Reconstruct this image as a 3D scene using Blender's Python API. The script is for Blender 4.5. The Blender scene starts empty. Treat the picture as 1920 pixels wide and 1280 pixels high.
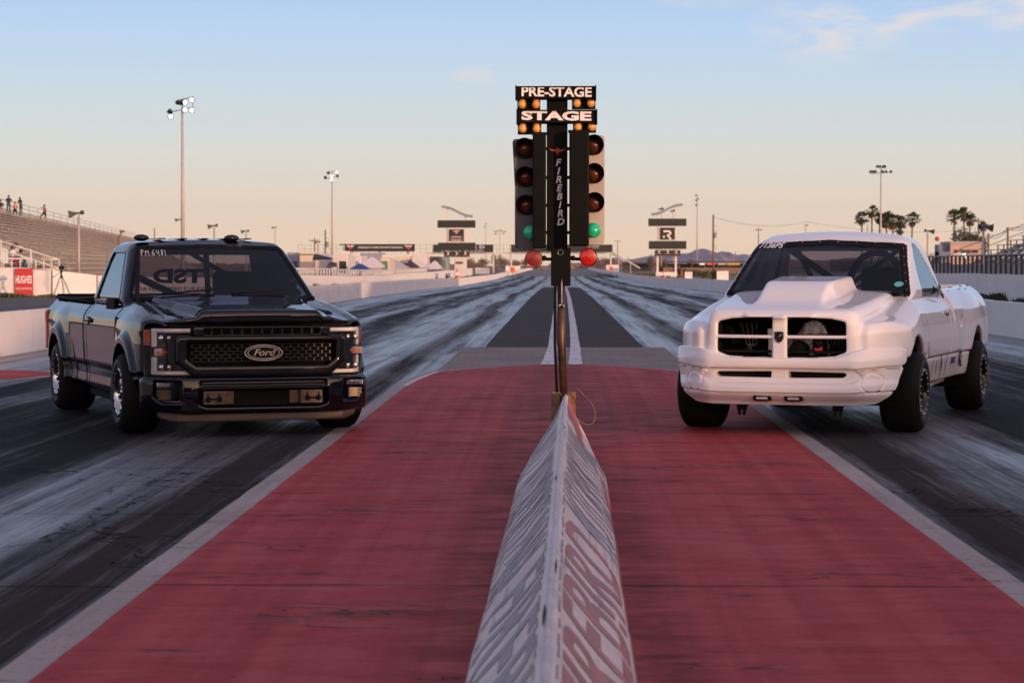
import bpy, bmesh, math, random
import numpy as np
from mathutils import Vector, Matrix
R = math.radians
SC = bpy.context.scene
COL = SC.collection
random.seed(7)

# ------------------------------------------------------------------ camera
FPX = 4533.0                                   # 85 mm lens on a 36 mm sensor, in photo pixels
PITCH = math.atan(142 / FPX); YAW = math.atan(90 / FPX * math.cos(PITCH))
FW = np.array([-math.sin(YAW) * math.cos(PITCH), math.cos(YAW) * math.cos(PITCH), -math.sin(PITCH)])
RT = np.array([math.cos(YAW), math.sin(YAW), 0.0]); UP = np.cross(RT, FW)
CAM = np.array([0.0, 0.0, 1.5])
cd = bpy.data.cameras.new('camera'); cam = bpy.data.objects.new('camera', cd); COL.objects.link(cam)
cd.sensor_width = 36; cd.lens = 85.0; cd.clip_start = 0.1; cd.clip_end = 60000
cam.matrix_world = Matrix(((RT[0], UP[0], -FW[0], 0), (RT[1], UP[1], -FW[1], 0), (RT[2], UP[2], -FW[2], 1.5), (0, 0, 0, 1)))
cd.dof.use_dof = True; cd.dof.focus_distance = 21.6; cd.dof.aperture_fstop = 6.3
SC.camera = cam
SC.view_settings.view_transform = 'Standard'; SC.view_settings.look = 'None'
SC.view_settings.exposure = 0.0; SC.view_settings.gamma = 1.0
SC.cycles.max_bounces = 8; SC.cycles.transparent_max_bounces = 16
SC.cycles.sample_clamp_indirect = 6.0

# ------------------------------------------------------------------ sun and sky
SUN_AZ = Vector((0.62, -0.785, 0)).normalized()   # the way to the sun: behind the camera, to the right
SUN_EL = R(5.0)
sl = bpy.data.lights.new('sun', 'SUN'); sun = bpy.data.objects.new('sun', sl); COL.objects.link(sun)
sl.energy = 3.6; sl.angle = R(0.6); sl.color = (1.0, 0.60, 0.36)
sd = Vector((SUN_AZ.x * math.cos(SUN_EL), SUN_AZ.y * math.cos(SUN_EL), math.sin(SUN_EL)))
sun.rotation_euler = sd.to_track_quat('Z', 'Y').to_euler()

world = bpy.data.worlds.new('World'); SC.world = world; world.use_nodes = True
nt = world.node_tree; nt.nodes.clear()
def wn(t, **k):
    n = nt.nodes.new(t)
    for a, b in k.items(): setattr(n, a, b)
    return n
def wl(a, b): nt.links.new(a, b)
def s2l(c): return tuple(((v / 255) / 12.92 if v <= 10 else (((v / 255) + 0.055) / 1.055) ** 2.4) for v in c)
tc = wn('ShaderNodeTexCoord'); sep = wn('ShaderNodeSeparateXYZ'); wl(tc.outputs['Generated'], sep.inputs[0])
def wmath(op, a, b=None, c=None, clamp=False):
    n = wn('ShaderNodeMath', operation=op); n.use_clamp = clamp
    for i, v in enumerate((a, b, c)):
        if v is None: continue
        if isinstance(v, (int, float)): n.inputs[i].default_value = v
        else: wl(v, n.inputs[i])
    return n.outputs[0]
def ramp(fac, stops):
    n = wn('ShaderNodeValToRGB'); el = n.color_ramp.elements
    while len(el) < len(stops): el.new(0.5)
    for e, (p, c) in zip(el, stops): e.position = p; e.color = (*s2l(c), 1)
    wl(fac, n.inputs[0]); return n.outputs[0]
elev = wmath('MULTIPLY', wmath('SQRT', wmath('MAXIMUM', sep.outputs['Z'], 0.0)), 1.0)   # sqrt(sin elevation)
# sqrt(sin e): 1deg .132, 2deg .187, 3deg .229, 4deg .264, 5deg .295, 6.3deg .331, 15deg .509, 30deg .707
anti = ramp(elev, [(0.0, (246, 212, 178)), (0.10, (242, 214, 184)), (0.165, (231, 214, 194)), (0.215, (212, 213, 210)), (0.265, (193, 209, 222)),
                   (0.31, (174, 201, 233)), (0.345, (157, 189, 231)), (0.5, (156, 168, 204)), (0.75, (140, 142, 172)), (1.0, (128, 126, 150))])
sunw = ramp(elev, [(0.0, (255, 196, 140)), (0.14, (255, 206, 156)), (0.28, (255, 210, 172)), (0.42, (248, 204, 184)), (0.6, (198, 166, 168)), (0.8, (144, 134, 152)), (1.0, (118, 116, 138))])
dt = wn('ShaderNodeVectorMath', operation='DOT_PRODUCT'); wl(tc.outputs['Generated'], dt.inputs[0]); dt.inputs[1].default_value = SUN_AZ
sf = wn('ShaderNodeMapRange', interpolation_type='SMOOTHSTEP'); wl(dt.outputs['Value'], sf.inputs[0])
sf.inputs[1].default_value = -0.35; sf.inputs[2].default_value = 1.0
def wmix(f, a, b, mode='MIX'):
    n = wn('ShaderNodeMix', data_type='RGBA', blend_type=mode)
    if isinstance(f, (int, float)): n.inputs['Factor'].default_value = f
    else: wl(f, n.inputs['Factor'])
    for s, v in ((6, a), (7, b)):
        if isinstance(v, tuple): n.inputs[s].default_value = v
        else: wl(v, n.inputs[s])
    return n.outputs[2]
glow = wn('ShaderNodeVectorMath', operation='SCALE'); wl(sunw, glow.inputs[0]); glow.inputs[3].default_value = 2.3      # the afterglow behind the camera is brighter than the sky in view
skyc = wmix(sf.outputs[0], anti, glow.outputs[0])
# thin sunset clouds: streaky noise in direction space, thick only where the photo has them (high on the right) and round the back
mp = wn('ShaderNodeMapping'); wl(tc.outputs['Generated'], mp.inputs[0]); mp.inputs['Scale'].default_value = (26, 26, 84); mp.inputs['Rotation'].default_value = (0, R(-3), 0)
mp.inputs['Location'].default_value = (1.3, 0, 0.55)
nz = wn('ShaderNodeTexNoise'); wl(mp.outputs[0], nz.inputs[0]); nz.inputs['Scale'].default_value = 1.0; nz.inputs['Detail'].default_value = 6; nz.inputs['Roughness'].default_value = 0.55; nz.inputs['Distortion'].default_value = 0.6
def dirbump(az, el, wa, we):     # soft patch around one direction
    a = wmath('DIVIDE', wmath('SUBTRACT', sep.outputs['X'], math.sin(R(az))), math.sin(R(wa)))
    e = wmath('DIVIDE', wmath('SUBTRACT', sep.outputs['Z'], math.sin(R(el))), math.sin(R(we)))
    q = wmath('ADD', wmath('MULTIPLY', a, a), wmath('MULTIPLY', e, e))
    return wmath('MAXIMUM', wmath('SUBTRACT', 1.0, q), 0.0)
# azimuths measured from the track: (px-1050)/79 deg, elevation (498-py)/79 deg
pt = wmath('ADD', wmath('ADD', dirbump(9.6, 5.95, 3.2, 0.62), dirbump(6.3, 5.5, 2.0, 1.0)),
           wmath('ADD', wmath('MULTIPLY', dirbump(-2.1, 4.45, 0.7, 0.25), 0.6), wmath('ADD', wmath('MULTIPLY', dirbump(-9.2, 2.6, 1.6, 0.28), 0.4), wmath('MULTIPLY', dirbump(3.5, 6.3, 1.6, 0.35), 0.4))))
cl = wmath('MULTIPLY', wmath('MULTIPLY', wmath('SUBTRACT', nz.outputs[0], 0.41), 5.0, None, True), wmath('MINIMUM', pt, 1.0), None, True)
skyc = wmix(wmath('MULTIPLY', cl, 0.8), skyc, (*s2l((232, 216, 210)), 1))
nish = wn('ShaderNodeTexSky', sky_type='NISHITA'); nish.sun_disc = False; nish.sun_elevation = SUN_EL
nish.sun_rotation = math.atan2(SUN_AZ.x, SUN_AZ.y); nish.dust_density = 2.0
b1 = wn('ShaderNodeBackground'); wl(nish.outputs[0], b1.inputs[0]); b1.inputs[1].default_value = 0.03
b2 = wn('ShaderNodeBackground'); wl(skyc, b2.inputs[0]); b2.inputs[1].default_value = 1.04
ad = wn('ShaderNodeAddShader'); wl(b1.outputs[0], ad.inputs[0]); wl(b2.outputs[0], ad.inputs[1])
wo = wn('ShaderNodeOutputWorld'); wl(ad.outputs[0], wo.inputs[0])

# ------------------------------------------------------------------ materials
MATS = {}
class Nodes:
    def __init__(s, name):
        s.m = bpy.data.materials.new(name); s.m.use_nodes = True; s.t = s.m.node_tree; s.t.nodes.clear()
        s.out = s.t.nodes.new('ShaderNodeOutputMaterial')
    def n(s, t, **k):
        q = s.t.nodes.new(t)
        for a, b in k.items(): setattr(q, a, b)
        return q
    def set(s, sock, v):
        if v is None: return
        if hasattr(v, 'is_linked') or isinstance(v, bpy.types.NodeSocket): s.t.links.new(v, sock)
        elif isinstance(v, (tuple, list)) and len(v) == 3 and sock.type == 'RGBA': sock.default_value = (*v, 1)
        else: sock.default_value = v
    def math(s, op, a, b=None, c=None, clamp=False):
        q = s.n('ShaderNodeMath', operation=op); q.use_clamp = clamp
        for i, v in enumerate((a, b, c)): s.set(q.inputs[i], v)
        return q.outputs[0]
    def pos(s, mode='Position'):
        return s.n('ShaderNodeNewGeometry').outputs['Position'] if mode == 'Position' else s.n('ShaderNodeTexCoord').outputs['Object']
    def xyz(s, v):
        q = s.n('ShaderNodeSeparateXYZ'); s.t.links.new(v, q.inputs[0]); return q.outputs
    def noise(s, vec, scale=(1, 1, 1), detail=4, rough=0.55, dist=0.0, loc=(0, 0, 0)):
        m = s.n('ShaderNodeMapping'); s.t.links.new(vec, m.inputs[0]); m.inputs['Scale'].default_value = scale; m.inputs['Location'].default_value = loc
        q = s.n('ShaderNodeTexNoise'); s.t.links.new(m.outputs[0], q.inputs[0]); q.inputs['Scale'].default_value = 1
        q.inputs['Detail'].default_value = detail; q.inputs['Roughness'].default_value = rough; q.inputs['Distortion'].default_value = dist
        return q.outputs[0]
    def mr(s, v, a, b, c=0.0, d=1.0, smooth=True):
        q = s.n('ShaderNodeMapRange', interpolation_type='SMOOTHSTEP' if smooth else 'LINEAR'); s.set(q.inputs[0], v)
        for i, w in enumerate((a, b, c, d)): q.inputs[i + 1].default_value = w
        return q.outputs[0]
    def mix(s, f, a, b, mode='MIX'):
        q = s.n('ShaderNodeMix', data_type='RGBA', blend_type=mode)
        s.set(q.inputs['Factor'], f); s.set(q.inputs[6], a); s.set(q.inputs[7], b); return q.outputs[2]
    def bump(s, h, strength=0.3, dist=0.01):
        q = s.n('ShaderNodeBump'); s.set(q.inputs['Height'], h); q.inputs['Strength'].default_value = strength; q.inputs['Distance'].default_value = dist
        return q.outputs[0]
    def bsdf(s, col, rough=0.6, metal=0.0, normal=None, **k):
        q = s.n('ShaderNodeBsdfPrincipled'); s.set(q.inputs['Base Color'], col); s.set(q.inputs['Roughness'], rough); s.set(q.inputs['Metallic'], metal)
        if normal is not None: s.t.links.new(normal, q.inputs['Normal'])
        for a, b in k.items(): s.set(q.inputs[a.replace('_', ' ')], b)
        s.t.links.new(q.outputs[0], s.out.inputs[0]); return q
def plain(name, col, rough=0.6, metal=0.0, var=0.12, scale=6.0, coat=0.0, bump=0.0, **k):
    """plain coloured stuff with a little mottling so that no surface is perfectly flat"""
    if name in MATS: return MATS[name]
    w = Nodes(name); v = w.noise(w.pos('Object'), (scale,) * 3, 5)
    c = w.mix(w.mr(v, 0.3, 0.7), tuple(x * (1 - var) for x in col), tuple(min(1, x * (1 + var)) for x in col))
    nb = w.bump(v, bump, 0.02) if bump else None
    q = w.bsdf(c, w.mr(v, 0.25, 0.75, max(0.02, rough - 0.05), min(1, rough + 0.06)), metal, nb, **k)
    if coat: q.inputs['Coat Weight'].default_value = coat; q.inputs['Coat Roughness'].default_value = 0.03
    MATS[name] = w.m; return w.m
def emis(name, col, strength):
    if name in MATS: return MATS[name]
    w = Nodes(name); e = w.n('ShaderNodeEmission'); w.set(e.inputs[0], col); e.inputs[1].default_value = strength
    w.t.links.new(e.outputs[0], w.out.inputs[0]); MATS[name] = w.m; return w.m
def glassy(name, tint, refl=1.0, rough=0.02, ior=1.5):
    if name in MATS: return MATS[name]
    w = Nodes(name); t = w.n('ShaderNodeBsdfTransparent'); w.set(t.inputs[0], tint)
    g = w.n('ShaderNodeBsdfGlossy'); g.inputs['Roughness'].default_value = rough; w.set(g.inputs[0], (refl,) * 3)
    f = w.n('ShaderNodeFresnel'); f.inputs[0].default_value = ior
    m = w.n('ShaderNodeMixShader'); w.t.links.new(f.outputs[0], m.inputs[0]); w.t.links.new(t.outputs[0], m.inputs[1]); w.t.links.new(g.outputs[0], m.inputs[2])
    w.t.links.new(m.outputs[0], w.out.inputs[0]); MATS[name] = w.m; return w.m

# ------------------------------------------------------------------ object helpers
def tag(o, label=None, cat=None, group=None, kind=None):
    if label: o['label'] = label
    if cat: o['category'] = cat
    if group: o['group'] = group
    if kind: o['kind'] = kind
    return o
def empty(name, loc=(0, 0, 0), rz=0.0, label=None, cat=None, group=None):
    o = bpy.data.objects.new(name, None); COL.objects.link(o); o.location = loc; o.rotation_euler = (0, 0, rz); o.empty_display_size = 0.2
    return tag(o, label, cat, group)
class MB:
    def __init__(s): s.v = []; s.f = []; s.sm = []
    def add(s, vs, fs, smooth=False, M=None):
        b = len(s.v)
        if M is not None: vs = [tuple(M @ Vector(p)) for p in vs]
        s.v += [tuple(float(q) for q in p) for p in vs]; s.f += [tuple(i + b for i in f) for f in fs]; s.sm += [smooth] * len(fs); return s
    def box(s, c, d, rz=0.0, M=None, bev=0.0):
        x, y, z = d[0] / 2, d[1] / 2, d[2] / 2
        T = Matrix.Translation(c) @ Matrix.Rotation(rz, 4, 'Z')
        if M is not None: T = M @ T
        if bev <= 0:
            vs = [(a * x, b * y, e * z) for a in (-1, 1) for b in (-1, 1) for e in (-1, 1)]
            return s.add(vs, [(0, 1, 3, 2), (4, 6, 7, 5), (0, 4, 5, 1), (2, 3, 7, 6), (0, 2, 6, 4), (1, 5, 7, 3)], False, T)
        bm = bmesh.new(); bmesh.ops.create_cube(bm, size=1)
        for v in bm.verts: v.co = (v.co.x * 2 * x, v.co.y * 2 * y, v.co.z * 2 * z)
        bmesh.ops.bevel(bm, geom=bm.edges[:], offset=min(bev, x * .9, y * .9, z * .9), segments=2, profile=0.6, affect='EDGES')
        bm.verts.index_update(); r = ([tuple(v.co) for v in bm.verts], [[v.index for v in f.verts] for f in bm.faces]); bm.free()
        return s.add(r[0], r[1], False, T)
    def tube(s, pts, r, n=8, cap=True, smooth=True):
        pts = [Vector(p) for p in pts]; k = len(pts); rs = r if isinstance(r, (list, tuple)) else [r] * k
        up = None; vs = []
        for i, p in enumerate(pts):
            d = (pts[min(i + 1, k - 1)] - pts[max(i - 1, 0)])
            if d.length < 1e-9: d = Vector((0, 0, 1))
            d.normalize()
            if up is None: up = d.orthogonal().normalized()
            up = (up - d * up.dot(d)); up = up.normalized() if up.length > 1e-6 else d.orthogonal().normalized()
            sd_ = d.cross(up)
            for j in range(n):
                a = 2 * math.pi * j / n; vs.append(p + (up * math.cos(a) + sd_ * math.sin(a)) * rs[i])
        fs = [(i * n + j, i * n + (j + 1) % n, (i + 1) * n + (j + 1) % n, (i + 1) * n + j) for i in range(k - 1) for j in range(n)]
        s.add(vs, fs, smooth)
        if cap:
            b = len(s.v) - len(vs); s.f += [tuple(b + j for j in range(n))[::-1], tuple(b + (k - 1) * n + j for j in range(n))]; s.sm += [False, False]
        return s
    def lathe(s, prof, n=32, M=None, closed=False, smooth=True):      # prof: (radius, height along local z)
        k = len(prof); vs = [(r * math.cos(2 * math.pi * j / n), r * math.sin(2 * math.pi * j / n), h) for r, h in prof for j in range(n)]
        fs = [(i * n + j, i * n + (j + 1) % n, ((i + 1) % k) * n + (j + 1) % n, ((i + 1) % k) * n + j) for i in range(k if closed else k - 1) for j in range(n)]
        return s.add(vs, fs, smooth, M)
    def disc(s, r, h, n=24, M=None):
        return s.add([(r * math.cos(2 * math.pi * j / n), r * math.sin(2 * math.pi * j / n), h) for j in range(n)], [tuple(range(n))], False, M)
    def prism(s, poly, h0, h1, M=None):                               # poly in local xy, extruded along z
        k = len(poly); vs = [(x, y, h0) for x, y in poly] + [(x, y, h1) for x, y in poly]
        fs = [tuple(range(k))[::-1], tuple(range(k, 2 * k))] + [(i, (i + 1) % k, k + (i + 1) % k, k + i) for i in range(k)]
        return s.add(vs, fs, False, M)
    def ball(s, c, r, n=12, sc=(1, 1, 1)):
        m = n // 2; vs = []; fs = []
        for i in range(m + 1):
            t = math.pi * i / m
            for j in range(n): vs.append((c[0] + r * sc[0] * math.sin(t) * math.cos(2 * math.pi * j / n), c[1] + r * sc[1] * math.sin(t) * math.sin(2 * math.pi * j / n), c[2] + r * sc[2] * math.cos(t)))
        for i in range(m):
            for j in range(n): fs.append((i * n + j, (i + 1) * n + j, (i + 1) * n + (j + 1) % n, i * n + (j + 1) % n))
        return s.add(vs, fs, True)
    def mesh(s, name):
        me = bpy.data.meshes.new(name); me.from_pydata(s.v, [], s.f); me.polygons.foreach_set('use_smooth', s.sm); me.update(); return me
    def build(s, name, mat, parent=None, fix=True, **k):
        me = s.mesh(name)
        if fix:
            bm = bmesh.new(); bm.from_mesh(me); bmesh.ops.recalc_face_normals(bm, faces=bm.faces[:]); bm.to_mesh(me); bm.free()
        if mat: me.materials.append(mat)
        o = bpy.data.objects.new(name, me); COL.objects.link(o)
        if parent: o.parent = parent
        if k: tag(o, **k)
        return o
def copy_tree(o, parent=None):
    c = o.copy(); COL.objects.link(c); c.parent = parent
    for ch in [q for q in o.children]: copy_tree(ch, c)
    return c
def text_mesh(txt, size, depth=0.004, shear=0.0, bold=0.0, sx=1.0, align='CENTER', space=1.0):
    """returns verts, faces of extruded lettering in the local xy plane, z = thickness"""
    c = bpy.data.curves.new('lettering', 'FONT'); c.body = txt; c.size = size; c.extrude = depth / 2; c.shear = shear; c.offset = bold
    c.align_x = align; c.align_y = 'CENTER'; c.space_character = space; c.resolution_u = 3
    o = bpy.data.objects.new('lettering', c); COL.objects.link(o); bpy.context.view_layer.update()
    me = bpy.data.meshes.new_from_object(o.evaluated_get(bpy.context.evaluated_depsgraph_get()))
    vs = [(v.co.x * sx, v.co.y, v.co.z) for v in me.vertices]; fs = [tuple(p.vertices) for p in me.polygons]
    bpy.data.objects.remove(o); bpy.data.curves.remove(c); bpy.data.meshes.remove(me)
    return vs, fs
def frame_M(o, xdir, ydir):
    """matrix placing local x,y,z at o along xdir, ydir and their cross product"""
    x = Vector(xdir).normalized(); y = Vector(ydir).normalized(); z = x.cross(y)
    return Matrix(((x.x, y.x, z.x, o[0]), (x.y, y.y, z.y, o[1]), (x.z, y.z, z.z, o[2]), (0, 0, 0, 1)))

# ------------------------------------------------------------------ the lie of the land (strip dips a little, then rises)
def gz(y): return float(np.interp(y, [-500, 110, 170, 222, 340, 450, 900, 3000], [0, 0, -.15, -.36, -.45, -.35, .05, .3]))
def ray(px, py):
    return FW + RT * (px - 960) / FPX + UP * (640 - py) / FPX
def at(px, Y, z=None):                      # surveyed position: bearing of a photo column at a distance down the strip
    r = ray(px, 498); x = r[0] * Y / r[1]
    return Vector((x, Y, gz(Y) if z is None else z))
def zat(py, Y):                             # height seen at a photo row at a distance
    r = ray(1050, py); return 1.5 + r[2] * Y / r[1]
# ================================================================== GROUND
def sheet(name, xs0, xs1, ys, off, mat, rag=0.0, seed=1, wob=None, **k):
    """strip of ground between x0(y) and x1(y), following the lie of the land; rag = ragged painted edge"""
    rnd = random.Random(seed); vs = []; fs = []
    for i, y in enumerate(ys):
        a = xs0(y) if callable(xs0) else xs0; b = xs1(y) if callable(xs1) else xs1
        a += rnd.uniform(-rag, rag); b += rnd.uniform(-rag, rag)
        for j in range(5): vs.append((a + (b - a) * j / 4, y, gz(y) + off))
    for i in range(len(ys) - 1):
        for j in range(4): fs.append((i * 5 + j, i * 5 + j + 1, i * 5 + j + 6, i * 5 + j + 5))
    m = MB(); m.add(vs, fs); return m.build(name, mat, fix=False, kind='structure', **k)
def yr(a, b, st):
    n = max(1, int(round((b - a) / st))); return [a + (b - a) * i / n for i in range(n + 1)]
YS = yr(-400, 100, 50) + yr(105, 460, 10)[0:] + [500, 560, 640, 740, 900, 1200, 2000, 3000]

def mat_dirt():
    w = Nodes('desert_dirt'); p = w.pos(); a = w.noise(p, (.05, .012, .05), 6); b = w.noise(p, (1.5, .5, 1), 5)
    c = w.mix(w.mr(a, .42, .6), (.20, .135, .10), (.085, .085, .035)); c = w.mix(w.mr(b, .3, .7, 0, .35), c, (.10, .075, .055))
    w.bsdf(c, .95, 0, w.bump(b, .5, .05)); return w.m
def mat_apron():
    w = Nodes('dark_asphalt'); p = w.pos(); a = w.noise(p, (.4, .06, 1), 6); b = w.noise(p, (90, 90, 90), 2); big = w.noise(p, (.08, .02, .1), 3)
    c = w.mix(w.mr(a, .3, .7), (.030, .027, .028), (.062, .055, .052)); c = w.mix(w.mr(b, .45, .7, 0, .35), c, (.10, .095, .09))
    c = w.mix(w.mr(big, .45, .65, 0, .4), c, (.10, .075, .06))
    w.bsdf(c, .82, 0, w.bump(b, .25, .004)); return w.m
def joints(w, X, Y, first, step, width, wob):
    """thin saw-cut joints across the lane every `step` metres"""
    yy = w.math('ADD', Y, w.math('MULTIPLY', w.math('SUBTRACT', wob, .5), .05))
    t = w.math('FRACT', w.math('DIVIDE', w.math('SUBTRACT', yy, first - step * 60), step))
    d = w.math('MULTIPLY', w.math('MINIMUM', t, w.math('SUBTRACT', 1.0, t)), step)
    return w.mr(d, width * .4, width, 1, 0)
def mat_lane():
    w = Nodes('rubbered_concrete'); p = w.pos(); X, Y, Z = w.xyz(p)
    wob = w.noise(p, (.25, .03, 1), 3, .5); far = w.mr(Y, 26, 70, 0, 1); xw = w.math('ADD', X, w.math('MULTIPLY', w.math('SUBTRACT', wob, .5), w.mr(Y, 20, 90, .35, 1.1)))
    def band(c, hw, soft):
        return w.mr(w.math('ABSOLUTE', w.math('SUBTRACT', xw, c)), hw - soft, hw + soft, 1, 0)
    groove = w.math('MAXIMUM', band(-5.35, 1.75, .40), band(5.65, 1.75, .40))          # rubber laid down the middle of each lane
    gfar = w.math('MAXIMUM', w.math('MAXIMUM', band(-4.5, .5, .4), band(-6.4, .5, .4)), w.math('MAXIMUM', band(4.6, .5, .4), band(6.6, .5, .4)))
    grv = w.math('ADD', w.math('MULTIPLY', groove, w.math('SUBTRACT', 1.0, w.math('MULTIPLY', far, .75))), w.math('MULTIPLY', gfar, w.math('MULTIPLY', far, .75)))
    edge = w.math('MAXIMUM', band(-2.32, .22, .16), band(2.50, .25, .16))
    s1 = w.noise(p, (2.2, .05, 1), 6, .55, .2); s2 = w.noise(p, (12, .16, 1), 5, .6, .2); s3 = w.noise(p, (70, 1.6, 1), 3, .6); blot = w.noise(p, (.8, .22, 1), 6, .62, .7)
    fine = w.noise(p, (70, 60, 60), 3, .65); spk = w.noise(p, (26, 20, 20), 3, .6)
    k = lambda n, a: w.math('MULTIPLY', w.math('SUBTRACT', n, .5), a)
    rub = w.math('ADD', w.math('MULTIPLY', grv, .72), w.math('ADD', k(s1, 2.2), w.math('ADD', k(s2, 1.0), w.math('ADD', k(blot, 1.0), k(s3, .7)))))
    rub = w.math('ADD', rub, w.math('MULTIPLY', edge, .25)); rub = w.mr(w.math('ADD', rub, w.mr(Y, 19, 34, .40, .05)), -.45, 1.25)
    conc = w.mix(w.mr(blot, .3, .7), (.085, .078, .080), (.135, .125, .125)); conc = w.mix(w.mr(fine, .45, .75, 0, .5), conc, (.06, .055, .057))
    c = w.mix(rub, conc, (.0085, .0075, .0085)); c = w.mix(w.math('MULTIPLY', edge, .75), c, (.040, .033, .032)); c = w.mix(w.math('MULTIPLY', w.mr(spk, .66, .72), .6), c, (.006, .006, .006))
    j = joints(w, X, Y, 11.2, 3.3, .022, w.noise(p, (3, 3, 3), 3)); c = w.mix(w.math('MULTIPLY', j, .85), c, (.006, .005, .005))
    v = w.n('ShaderNodeTexVoronoi', feature='DISTANCE_TO_EDGE'); mp_ = w.n('ShaderNodeMapping'); w.t.links.new(p, mp_.inputs[0]); mp_.inputs['Scale'].default_value = (.30, .09, 1)
    ds = w.n('ShaderNodeVectorMath', operation='ADD'); w.t.links.new(mp_.outputs[0], ds.inputs[0])
    nn = w.n('ShaderNodeTexNoise'); w.t.links.new(p, nn.inputs[0]); nn.inputs['Scale'].default_value = 1.4; nn.inputs['Detail'].default_value = 4
    sc_ = w.n('ShaderNodeVectorMath', operation='SCALE'); w.t.links.new(nn.outputs['Color'], sc_.inputs[0]); sc_.inputs[3].default_value = .35; w.t.links.new(sc_.outputs[0], ds.inputs[1])
    w.t.links.new(ds.outputs[0], v.inputs[0]); v.inputs['Scale'].default_value = 1
    cr = w.mr(v.outputs['Distance'], .001, .005, 1, 0); c = w.mix(w.math('MULTIPLY', cr, .8), c, (.006, .005, .005))
    ro = w.math('ADD', w.mr(rub, 0, 1, .30, .72), k(s2, .16)); ro = w.math('ADD', ro, w.math('MULTIPLY', edge, .3)); ro = w.math('ADD', ro, k(fine, .2))
    sp = w.math('SUBTRACT', w.mr(rub, 0, 1, .80, .035), w.math('MULTIPLY', edge, .2)); sp = w.math('MAXIMUM', w.math('SUBTRACT', sp, w.math('MULTIPLY', w.math('MAXIMUM', j, cr), .5)), .02)
    h = w.math('ADD', w.math('MULTIPLY', fine, .7), w.math('ADD', w.math('MULTIPLY', s3, .5), w.math('MULTIPLY', spk, .6))); h = w.math('SUBTRACT', h, w.math('MULTIPLY', j, 1.5))
    w.bsdf(c, ro, 0, w.bump(h, .35, .005), Specular_IOR_Level=sp); return w.m
def crack_field(w, p):
    """short dark chips and hairline cracks lying across the strip"""
    a = w.noise(p, (1.1, 5.5, 1), 5, .6, 1.4); msk = w.noise(p, (.55, .8, 1), 3, .5, 0, (4, 9, 0))
    ridge = w.math('ABSOLUTE', w.math('SUBTRACT', a, .5)); hair = w.mr(ridge, .006, .030, 1, 0); hair = w.math('MULTIPLY', hair, w.mr(msk, .555, .62))
    b = w.noise(p, (3.2, 15, 1), 4, .55, .4, (1, 3, 0)); chips = w.mr(b, .675, .70)
    dots = w.mr(w.noise(p, (13, 17, 1), 2, .5, 0, (7, 0, 0)), .745, .77)
    a2 = w.noise(p, (.35, 1.9, 1), 6, .62, 1.0, (9, 4, 0)); big = w.mr(w.math('ABSOLUTE', w.math('SUBTRACT', a2, .5)), .0015, .006, 1, 0); big = w.math('MULTIPLY', big, w.mr(w.noise(p, (.4, .5, 1), 2, .5, 0, (1, 7, 0)), .545, .60))
    return w.math('MAXIMUM', w.math('MAXIMUM', hair, big), w.math('MAXIMUM', chips, dots))
def mat_red():
    w = Nodes('red_painted_concrete'); p = w.pos(); X, Y, Z = w.xyz(p)
    roll = w.noise(p, (5.5, .05, 1), 3, .5, .3); mott = w.noise(p, (1.6, 3.4, 1), 7, .68, .5); fine = w.noise(p, (40, 90, 30), 5, .7); big = w.noise(p, (.35, .22, 1), 3)
    c = w.mix(w.mr(roll, .38, .62), (.31, .036, .038), (.38, .058, .055)); c = w.mix(w.mr(mott, .45, .75, 0, .55), c, (.23, .034, .040))
    c = w.mix(w.mr(big, .5, .7, 0, .5), c, (.40, .080, .076)); grn = w.noise(p, (22, 44, 1), 6, .78, .3, (2, 5, 0)); c = w.mix(w.mr(grn, .50, .68, 0, .55), c, (.19, .040, .042)); c = w.mix(w.mr(grn, .46, .34, 0, .30), c, (.46, .13, .12)); c = w.mix(w.mr(fine, .55, .8, 0, .45), c, (.10, .035, .035))
    scuff = w.noise(p, (.9, 7.0, 1), 6, .7, .8, (3, 1, 0)); c = w.mix(w.mr(scuff, .60, .72, 0, .35), c, (.36, .17, .165))
    dirt = w.mr(w.math('ABSOLUTE', w.math('SUBTRACT', X, .02)), .33, .75, .5, 0); c = w.mix(w.math('MULTIPLY', dirt, w.mr(mott, .35, .6)), c, (.07, .03, .03))
    c = w.mix(w.math('MULTIPLY', crack_field(w, p), .85), c, (.022, .010, .011))
    j = joints(w, X, Y, 11.2, 4.55, .03, w.noise(p, (2.5, 2.5, 1), 4)); c = w.mix(w.math('MULTIPLY', j, w.mr(mott, .3, .6, .35, .95)), c, (.025, .01, .01))
    h = w.math('SUBTRACT', fine, w.math('MULTIPLY', j, 2))
    w.bsdf(c, w.mr(mott, .3, .7, .60, .8), 0, w.bump(h, .35, .005), Specular_IOR_Level=.08); return w.m
def mat_conc(name, c0, c1, dark, rough=.75):
    w = Nodes(name); p = w.pos(); X, Y, Z = w.xyz(p); a = w.noise(p, (1.0, .5, 1), 6, .6, .4); f = w.noise(p, (40, 25, 40), 4, .6); s = w.noise(p, (14, .35, 1), 4)
    c = w.mix(w.mr(a, .35, .65), c0, c1); c = w.mix(w.mr(f, .5, .75, 0, .5), c, dark); c = w.mix(w.mr(s, .5, .7, 0, .3), c, dark)
    c = w.mix(w.math('MULTIPLY', crack_field(w, p), .6), c, (.02, .018, .018))
    w.bsdf(c, rough, 0, w.bump(f, .3, .004)); return w.m
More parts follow.
